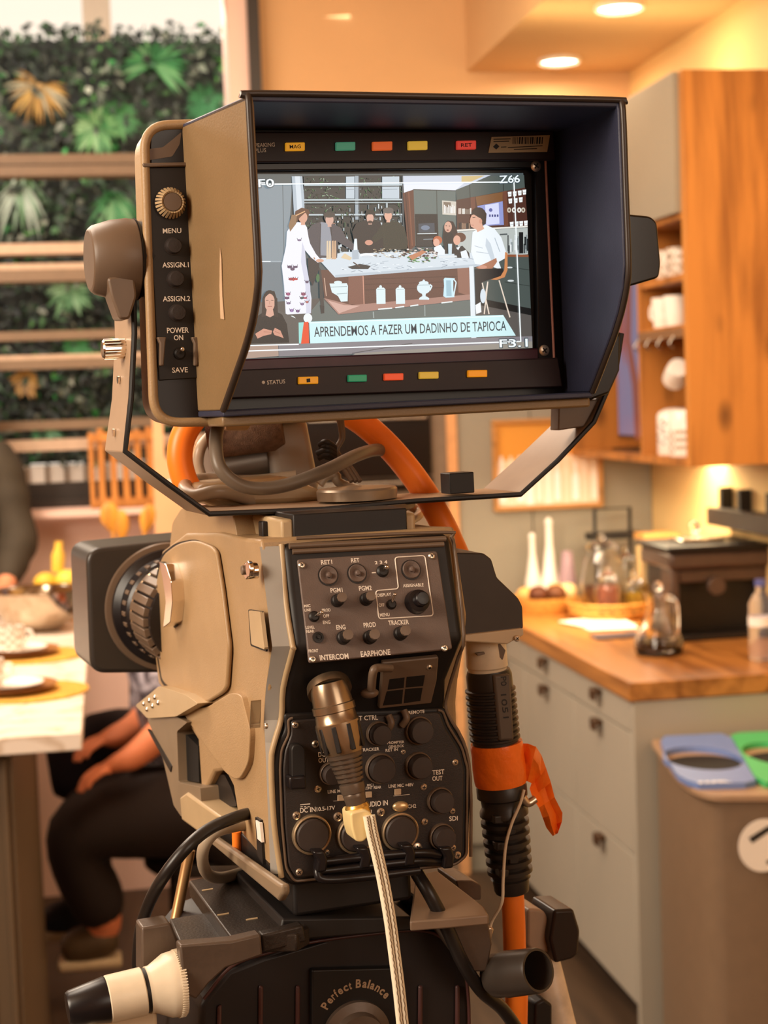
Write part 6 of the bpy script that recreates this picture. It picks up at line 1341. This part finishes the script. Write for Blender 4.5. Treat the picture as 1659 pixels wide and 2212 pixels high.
# orange triax cable with connector, tape and boot
orange = mat('orange_cable', '#ff8428', .38, var=.12, scale=25)
oc = thing('orange_camera_cable', 'thick orange camera cable arching over the camera and hanging at its right with black boots', 'cable', D(1100, 2300, -.05))
MB().tube([D(424, 1075, -.16), D(400, 1040, -.16), D(388, 985, -.16), D(402, 930, -.16), D(450, 880, -.16), D(560, 850, -.16), D(690, 866, -.15), D(770, 905, -.14), D(840, 965, -.13), D(905, 1045, -.12), D(950, 1120, -.11), D(985, 1195, -.10), D(1020, 1280, -.08)], .0095, seg=20, n=6).build('cable_loop', orange, oc)
def lat(x0, y0, x1, y1, w0, w1, prof, name, m_, par, seg=28):
    a, b = D(x0, y0, w0), D(x1, y1, w1); d = b - a; L = d.length; s = (a - CP).dot(FW) / FPX
    return MB().lathe(a, d, [(t_ * L, r_ * s) for t_, r_ in prof], seg).build(name, m_, par, smooth=35)
wc = -.045
o = lat(1048, 1376, 1053, 1450, wc, wc, [(0, 41), (.05, 44), (.85, 45), (.9, 42), (1, 42)], 'connector_collar', mat('chipped_white_paint', '#d9c8ae', .4, var=.12, scale=50), oc)
m = MB(); cf = Frame(D(1050, 1415, wc + .0138), B.u, V((0, 0, 1)))
for q in ([(1056, 1398), (1080, 1390), (1092, 1405), (1086, 1425), (1070, 1412)], [(1030, 1412), (1046, 1408), (1048, 1413), (1034, 1417)]): m.slab(cf, q, -.004, .0003)
m.build('paint_chip', tand, o, smooth=0)
bootm = mat('boot_rubber', '#2b2624', .38, var=.1, scale=60)
pr = [(0, 46), (.06, 50)]; 
for k in range(9): t_ = .22 + k * .075; pr += [(t_, 50), (t_ + .012, 55), (t_ + .036, 55), (t_ + .05, 50)]
pr += [(1, 50)]
bo = lat(1055, 1447, 1072, 1620, wc, wc, pr, 'ribbed_boot', bootm, oc, 32)
T = MB(); bf = Frame(D(1085, 1530, wc + .0185), B.u, V((0, 0, 1)))
MB().slab(bf, [(1066, 1458), (1104, 1456), (1112, 1600), (1078, 1602)], -.010, .0).build('boot_label_pad', mat('pad_grey', '#5c5148', .4), bo, bevel=.002)
def vtext(T, fr, s, A, Bq, wpx, w_):
    a = fr.hit(*A, w_); b = fr.hit(*Bq, w_); h = wpx * fr.scale(*A, w_); ex = b - a; vs, fs = text_geo(s, .0)
    T.add([a + ex * x + fr.u * (y * h) for x, y in vs], fs)
vtext(T, bf, 'P0', (1082, 1462), (1083, 1482), 13, .0003); vtext(T, bf, '1051', (1082, 1500), (1088, 1552), 13, .0003)
T.build('embossed_lettering', rub, bo, smooth=0, fix=False)
pr = [(0, 50), (.04, 55), (.13, 55), (.15, 48), (.22, 47)]
for k in range(7): t_ = .26 + k * .087; pr += [(t_, 53 - k * .6), (t_ + .035, 53 - k * .6), (t_ + .045, 44 - k * .5), (t_ + .078, 43 - k * .5)]
pr += [(.87, 44), (.88, 40), (.98, 38), (1, 36)]
b2 = lat(1082, 1688, 1106, 1926, wc, wc, pr, 'lower_boot', bootm, oc, 32)
m = MB()
for k in range(5):
    y = 1772 + k * 29; m.slab(Frame(D(1100, 1800, wc + .010), B.u, V((0, 0, 1))), [(1068 + k * 3 + (k % 2) * 24, y - 9), (1088 + k * 3 + (k % 2) * 24, y - 10), (1088 + k * 3 + (k % 2) * 24, y + 8), (1068 + k * 3 + (k % 2) * 24, y + 9)], -.004, .005)
m.build('boot_webs', bootm, b2, bevel=.001)
MB().tube([D(1106, 1915, wc), D(1110, 1990, wc), D(1112, 2060, wc - .004), D(1116, 2140, wc - .008), D(1112, 2320, wc - .01)], .0083, seg=20).build('lower_cable', orange, oc)
tape = mat('orange_tape', '#ff7a22', .3, var=.08, scale=60, bump=.5, bscale=120)
tb_ = lat(1072, 1603, 1082, 1692, wc, wc, [(0, 56), (.1, 57.5), (.3, 56.5), (.6, 58), (.9, 57), (1, 55.5)], 'tape_wrap', tape, oc, 40)
top = [(1118, 1606), (1140, 1606), (1158, 1613), (1170, 1632), (1180, 1660), (1190, 1690), (1198, 1722), (1215, 1756), (1214, 1775), (1205, 1800)]
bot = [(1116, 1689), (1122, 1682), (1140, 1688), (1148, 1692), (1144, 1704), (1150, 1722), (1164, 1745), (1172, 1766), (1180, 1788), (1194, 1806)]
ws = [.0, .006, .012, .008, .004, .007, .012, .008, .006, .004]
m = MB(); vs = []
for off in (0, .0007):
    for (a, b, w_) in zip(top, bot, ws):
        for q in (0, .33, .67, 1): vs.append(D(a[0] + (b[0] - a[0]) * q, a[1] + (b[1] - a[1]) * q, wc + w_ + .0035 * math.sin(q * 7 + a[0] * .08) - off))
n = len(top); fs = []
for s in (0, 1):
    for i in range(n - 1):
        for j in range(3): a = s * 4 * n + 4 * i + j; fs.append((a, a + 1, a + 5, a + 4))
for i in range(n - 1):
    for j in (0, 3): a = 4 * i + j; fs.append((a, a + 4, a + 4 + 4 * n, a + 4 * n))
for i in (0, n - 1):
    for j in range(3): a = 4 * i + j; fs.append((a, a + 1, a + 1 + 4 * n, a + 4 * n))
m.add(vs, fs); m.build('tape_tail', tape, oc)
# thin white string along the boot
st_ = thing('white_string', 'thin white string hanging along the black boot of the orange cable', 'string', D(1085, 1960, -.02))
MB().tube([D(1132, 1706, wc + .018), D(1124, 1735, wc + .02), D(1105, 1780, wc + .02), D(1092, 1830, wc + .02), D(1087, 1900, wc + .02), D(1084, 1950, wc + .02), D(1062, 1992, wc + .012), D(1058, 2020, wc + .012)], .0011, seg=8).build('string_line', mat('string_white', '#d9c7ae', .7), st_)
MB().slab(B, [(1056, 2002), (1068, 2006), (1062, 2030), (1050, 2026)], wc + .008, wc + .014).build('metal_tip', steel, st_, bevel=.001)
MB().tube([D(1128, 1722, wc + .012), D(1140, 1735, wc + .012), D(1156, 1726, wc + .012)], .003).build('string_toggle', steel, st_)

# ================================================================== INTERCOM PLUG AND BRAIDED CORD
ic = thing('intercom_cord', 'silver intercom plug with braided cream cord hanging down the connector panel', 'cord', D(800, 2200, .05))
ca, cb = D(712, 1490, .022), D(771, 1742, .034); d = cb - ca; L = d.length; s_ = (ca - CP).dot(FW) / FPX
def T_(y): return (y - 1490) / 252
gun = mat('gunmetal', '#a08c74', .26, metal=.85, var=.12, scale=40)
p1 = [(T_(1474), 38), (T_(1490), 42), (T_(1520), 44), (T_(1522), 47), (T_(1536), 47), (T_(1538), 44), (T_(1556), 46), (T_(1560), 49), (T_(1600), 47), (T_(1626), 41), (T_(1628), 36)]
pl = MB().lathe(ca, d, [(a * L, r * s_) for a, r in p1], 40).build('plug_shell', gun, ic, smooth=30)
m = MB(); e0 = d.normalized()
for k in range(9):
    a = 2 * math.pi * k / 9; t = e0.cross(B.u).normalized(); e = B.u - e0 * B.u.dot(e0); e.normalize(); g = e0.cross(e); q = e * math.cos(a) + g * math.sin(a); r_ = e0.cross(q)
    m.obox(ca + e0 * (T_(1592) * L) + q * 47 * s_, e0 * .0085, r_ * .0016, q * .0007)
m.build('grip_flutes', rub, pl, bevel=.0005)
p2 = [(T_(1626), 40)]
for k in range(6): y = 1630 + k * 10; r = 39 - k * 2.0; p2 += [(T_(y), r), (T_(y + 5.5), r - .6), (T_(y + 6), r - 6), (T_(y + 9.5), r - 6.5)]
p2 += [(T_(1692), 28), (T_(1700), 28), (T_(1712), 26), (T_(1713), 24), (T_(1716), 25), (T_(1722), 24), (T_(1745), 21)]
MB().lathe(ca, d, [(a * L, r * s_) for a, r in p2], 36).build('strain_relief', mat('relief_grey', '#6a5c50', .32, metal=.5, var=.1), ic, smooth=30)
MB().lathe(D(770, 1736, .033), d, [(0, .0072), (.002, .0082), (.004, .0076), (.0065, .0080), (.008, .0070)], 28).build('gold_ring', mat('gold_ring', '#e8c06a', .25, metal=.8), ic, smooth=30)
amber = mat('amber_resin', '#ecd49a', .3, var=.05)
MB().slab(B, rnd([(757, 1756), (790, 1748), (804, 1756), (808, 1778), (798, 1806), (784, 1820), (768, 1818), (760, 1790)], 9), .026, .044).build('elbow_joint', amber, ic, bevel=.005, seg=4)
path = catmull([D(797, 1762, .046), D(804, 1800, .047), D(816, 1850, .048), D(829, 1910, .05), D(842, 1985, .052), D(852, 2060, .053), D(862, 2140, .054), D(872, 2240, .055), D(878, 2320, .056)], 22)
mats3 = [mat('braid_cream', '#f6ead0', .4, var=.05), mat('braid_shadow', '#6b5236', .6)]
for sx in (-1, 1):
    MB().tube([p + B.u * .0019 * sx for p in path], .0022, seg=10, smooth=False).build('braid_strand', mats3[0], ic)
for sx in (-1, 0, 1):
    MB().tube([p + B.u * (.0019 * sx + .00022 * (1 if (i // 2) % 2 else -1)) + B.n * (.0024 if sx else .0012) for i, p in enumerate(path)], .00028, seg=6, smooth=False).build('braid_shade_line', mats3[1], ic)  # brown lines drawn as the shade between the strands of the braid

# ================================================================== TRIPOD HEAD
hz = B.hit(610, 1905, 0).z
H = Frame((0, 0, hz - .012), (1, 0, 0), (0, 1, 0))
thl = thing('tripod_head', 'black studio pan head with scuffed plates carrying the camera', 'tripod head', B.pt(0, -.30, -.1))
hb_ = mat('scuffed_black_metal', '#2f2722', .4, metal=.2, var=.2, scale=35, bump=.15, bscale=500); hg = mat('worn_grey_metal', '#5c4d42', .4, metal=.2, var=.15, scale=30, bump=.1)
def H_(px, z0, z1, name, m_, par=thl, bev=.0012, **k):
    fr = Frame((0, 0, z1), (1, 0, 0), (0, 1, 0)); return MB().prism(fr.poly(px), V((0, 0, z0 - z1))).build(name, m_, par, bevel=bev, **k)
H_([(408, 1902), (512, 1884), (668, 2002), (640, 2018), (565, 2020), (502, 2030)], hz - .046, hz - .034, 'wedge_plate', hb_)
H_([(366, 1984), (442, 1972), (500, 2032), (390, 2040)], hz - .060, hz - .044, 'side_plate', hb_)
for q in ((448, 1922), (482, 1975), (544, 1985)):
    p = Frame((0, 0, hz - .0338), (1, 0, 0), (0, 1, 0)).hit(*q); MB().obox(p, V((.004, .001, 0)), V((0, .001, 0)), V((0, 0, .0003))).build('scuff', tanl, thl)
def T3(px, w0, w1, name, m_, par=thl, bev=.0015, r=0, **k):
    return MB().slab(B, rnd(px, r) if r else px, w0, w1).build(name, m_, par, bevel=bev, **k)
T3([(388, 2042), (500, 2033), (564, 2018), (568, 2064), (488, 2092), (452, 2125), (424, 2160), (404, 2150), (394, 2110)], -.004, .008, 'front_bracket', hg)
T3([(564, 2020), (655, 1998), (664, 2034), (568, 2060)], -.006, .004, 'bracket_step', hb_)
T3([(306, 2004), (368, 1994), (388, 2042), (398, 2110), (350, 2118), (306, 2110)], -.05, -.03, 'side_block', hg)
T3([(560, 2000), (900, 1990), (960, 2005), (1006, 2070), (1018, 2140), (1020, 2420), (425, 2420), (432, 2170), (492, 2095), (570, 2064), (668, 2036)], -.19, -.03, 'head_housing', mat('head_black', '#1e1716', .5, var=.15, scale=30), bev=.006, seg=3)
T3([(610, 1985), (890, 1980), (900, 2010), (600, 2035)], -.14, -.012, 'mount_block', rub)
rg = MB().tube([D(x, y, -.028) for x, y in ((440, 2158), (500, 2088), (580, 2058), (680, 2034), (800, 2018), (905, 2010), (960, 2030), (1000, 2090), (1012, 2160), (1014, 2300))], .0012).build('edge_line', mat('maroon_metal', '#4a2c2a', .4), thl)
for x in (470, 560, 640, 905, 985): T3([(x, 2130 if x > 500 else 2175), (x + 10, 2130 if x > 500 else 2170), (x + 8, 2420), (x - 2, 2420)], -.03, -.027, 'cooling_rib', mat('maroon_metal', '#4a2c2a'))
pp = T3([(674, 2095), (862, 2090), (862, 2420), (674, 2420)], -.03, -.024, 'scale_panel', mat('scale_black', '#141110', .45), r=6)
cf = Frame(D(772, 2200, -.0235), B.u, V((0, 0, 1))); sp = cf.scale(772, 2200, 0); cc = cf.hit(772, 2210, 0)
T = MB(); txt = 'Perfect Balance'; import string
W_ = {' ': .45, 'f': .5, 'r': .55, 't': .5, 'l': .35, 'i': .35, 'P': .95, 'B': 1.0}
tot = sum(W_.get(ch, .85) for ch in txt); a = math.radians(150); span = math.radians(118); cum = 0
for ch in txt:
    wch = W_.get(ch, .85); mid = a - span * (cum + wch / 2) / tot; cum += wch
    if ch == ' ': continue
    vs, fs = text_geo(ch, .03); Rd = 78 * sp; er = cf.u * math.cos(mid) + cf.v * math.sin(mid); et = cf.u * math.sin(mid) - cf.v * math.cos(mid); cw = span / tot * wch * Rd * .84; hh = 18 * sp
    T.add([cc + er * (Rd + y * hh) + et * ((x - .5) * cw) for x, y in vs], fs)
T.build('arc_lettering', mat('faded_ink', '#a08468', .6), pp, smooth=0, fix=False)
MB().lathe(D(768, 2235, -.024), B.n, [(0, .024), (.004, .024), (.006, .018), (.012, .017), (.0125, .0001)], 40).build('balance_knob', hg, thl, smooth=30)
MB().cyl(D(740, 2420, -.11), (D(740, 2420, -.11).x, D(740, 2420, -.11).y, .12), .07).build('column', hb_, thl, bevel=.004)
MB().lathe((D(740, 2420, -.11).x, D(740, 2420, -.11).y, 0), (0, 0, 1), [(0, .30), (.04, .30), (.09, .20), (.12, .08)], 40).build('pedestal_base', hb_, thl)
# right hand plates
H_([(898, 1892), (944, 1880), (1046, 1958), (1056, 1976), (955, 1985), (885, 1990)], hz - .041, hz - .034, 'right_plate', mat('right_plate_tan', '#7a6452', .4, var=.1, scale=20))
T3([(950, 1978), (1052, 1966), (1064, 2040), (1052, 2100), (1020, 2100), (990, 2060), (960, 2020)], -.09, .0, 'right_bracket', hg)
MB().slab(B, rnd([(985, 1902), (1020, 1902), (1040, 1912), (1040, 1944), (1010, 1944), (990, 1920)], 5), -.16, -.12).build('latch_knob', hg, thl, bevel=.003)
MB().cyl(D(1128, 2005, -.12), D(1196, 2020, -.12), .016).build('clamp_barrel', mat('cream_metal', '#cdb89a'), thl, bevel=.003)
MB().slab(B, rnd([(1140, 1962), (1176, 1966), (1192, 2000), (1196, 2060), (1140, 2050)], 12), -.15, -.10).build('clamp_body', mat('clamp_taupe', '#a38c76', .4), thl, bevel=.006)
MB().slab(B, rnd([(1198, 1966), (1240, 1964), (1254, 2010), (1250, 2060), (1238, 2072), (1200, 2082), (1188, 2030)], 7), -.13, -.09).build('wing_knob', mat('wing_black', '#2b2320', .35), thl, bevel=.004)
MB().cyl(D(1190, 2015, -.11), D(1206, 2015, -.11), .006).build('knob_shaft', hg, thl)
ph = thing('pan_handle', 'pale worn pan bar with open black rubber socket at the right of the head', 'pan handle', D(1230, 2400, -.06))
MB().tube([D(1168, 2035, -.12), D(1185, 2110, -.11), D(1212, 2230, -.10), D(1245, 2400, -.09)], [.011, .012, .013, .014], smooth=False, seg=20).build('bar', mat('worn_white_bar', '#e2d0b8', .4, var=.2, scale=60), ph)
a = D(1066, 2108, -.01); ax = (D(1163, 2096, .03) - a); L = ax.length; s = (a - CP).dot(FW) / FPX
MB().lathe(a, ax, [(0, 40 * s), (.004, 47 * s), (L * .3, 47 * s), (L * .31, 49 * s), (L - .002, 47 * s), (L, 45 * s), (L, 40 * s), (L * .3, 38 * s), (L * .3, .0001)], 40).build('rubber_socket', mat('socket_rubber', '#3b332d', .35, var=.1, scale=40), ph, smooth=35)
MB().slab(B, [(1156, 2168), (1176, 2158), (1194, 2170), (1192, 2400), (1150, 2400)], -.085, -.07).build('strap_wrap', rub, ph, bevel=.002)
# left hand knob
lk = thing('balance_wheel', 'cream toothed wheel with black tapered grip at the left of the head', 'knob', D(390, 2130, -.008))
a = D(392, 2122, -.008); s = (a - CP).dot(FW) / FPX / .94; dr = -(B.u * math.cos(.07) + B.v * math.sin(.07)); crm = mat('cream_wheel', '#dccdb4', .35, var=.1, scale=40)
MB().lathe(a, dr, [(0, 64 * s), (12 * s, 66 * s), (30 * s, 64 * s), (62 * s, 47 * s), (70 * s, 47 * s)], 60).build('wheel', crm, lk, smooth=30)
m = MB()
for k in range(72):
    t = 2 * math.pi * k / 72; e = B.v * math.cos(t) + B.n * math.sin(t); g = dr.cross(e); m.obox(a + e * 66 * s + dr * 6 * s, dr * 6 * s, e * 1.8 * s, g * 1.4 * s)
m.build('wheel_teeth', crm, lk)
MB().lathe(a, dr, [(70 * s, 44 * s), (78 * s, 44 * s)], 40).build('gap_ring', rub, lk, smooth=30)
MB().lathe(a, dr, [(78 * s, 46 * s), (80 * s, 48 * s), (150 * s, 47 * s), (152 * s, 45 * s)], 40).build('barrel', crm, lk, smooth=30)
MB().lathe(a, dr, [(152 * s, 45 * s), (156 * s, 46 * s), (226 * s, 34 * s), (232 * s, 30 * s), (233 * s, .0001)], 40).build('grip', blkp, lk, smooth=30)
MB().slab(B, [(200, 2186), (340, 2178), (350, 2420), (205, 2420)], -.03, -.005).build('bracket', mat('cream_metal', '#cdb89a'), lk, bevel=.003)
MB().tube([D(410, 1836, -.17), D(395, 1910, -.17), D(378, 1995, -.165)], .0042, smooth=False).build('brass_rod', mat('brass_rod', '#c9a070', .3, metal=.7), label='short brass rod standing behind the scuffed side plate', cat='rod')
# loose cables low down
bc = mat('black_cable', '#211c1a', .35, var=.1)
MB().tube([D(560, 1755, -.07), D(520, 1762, -.055), D(450, 1792, -.04), D(395, 1840, -.03), D(340, 1915, -.04), D(308, 1990, -.08), D(298, 2060, -.10), D(300, 2120, -.11), D(318, 2230, -.12), D(330, 2400, -.12)], .0042, n=6).build('black_cable', bc, label='black cable curving down at the left of the tripod head', cat='cable')
MB().tube([D(545, 1782, -.075), D(510, 1784, -.07), D(462, 1800, -.065), D(438, 1840, -.07), D(446, 1885, -.09), D(480, 1896, -.12), D(540, 1880, -.15)], .0042, n=6).build('tan_cable', lcab, label='tan cable loop under the body beside the black cable', cat='cable')
MB().tube([D(511, 1796, -.085), D(512, 1842, -.085)], .0033, smooth=False).build('orange_tag', orange, label='short orange tag seen between the base rail and the body', cat='tag')
MB().tube([D(900, 1885, -.01), D(930, 1935, .0), D(968, 2010, .0), D(1000, 2080, .0), D(1040, 2140, -.01), D(1090, 2185, -.02), D(1130, 2260, -.03), D(1140, 2400, -.03)], .0048, n=6).build('black_cable', bc, label='black cable running down right from the hinge bar past the head', cat='cable')
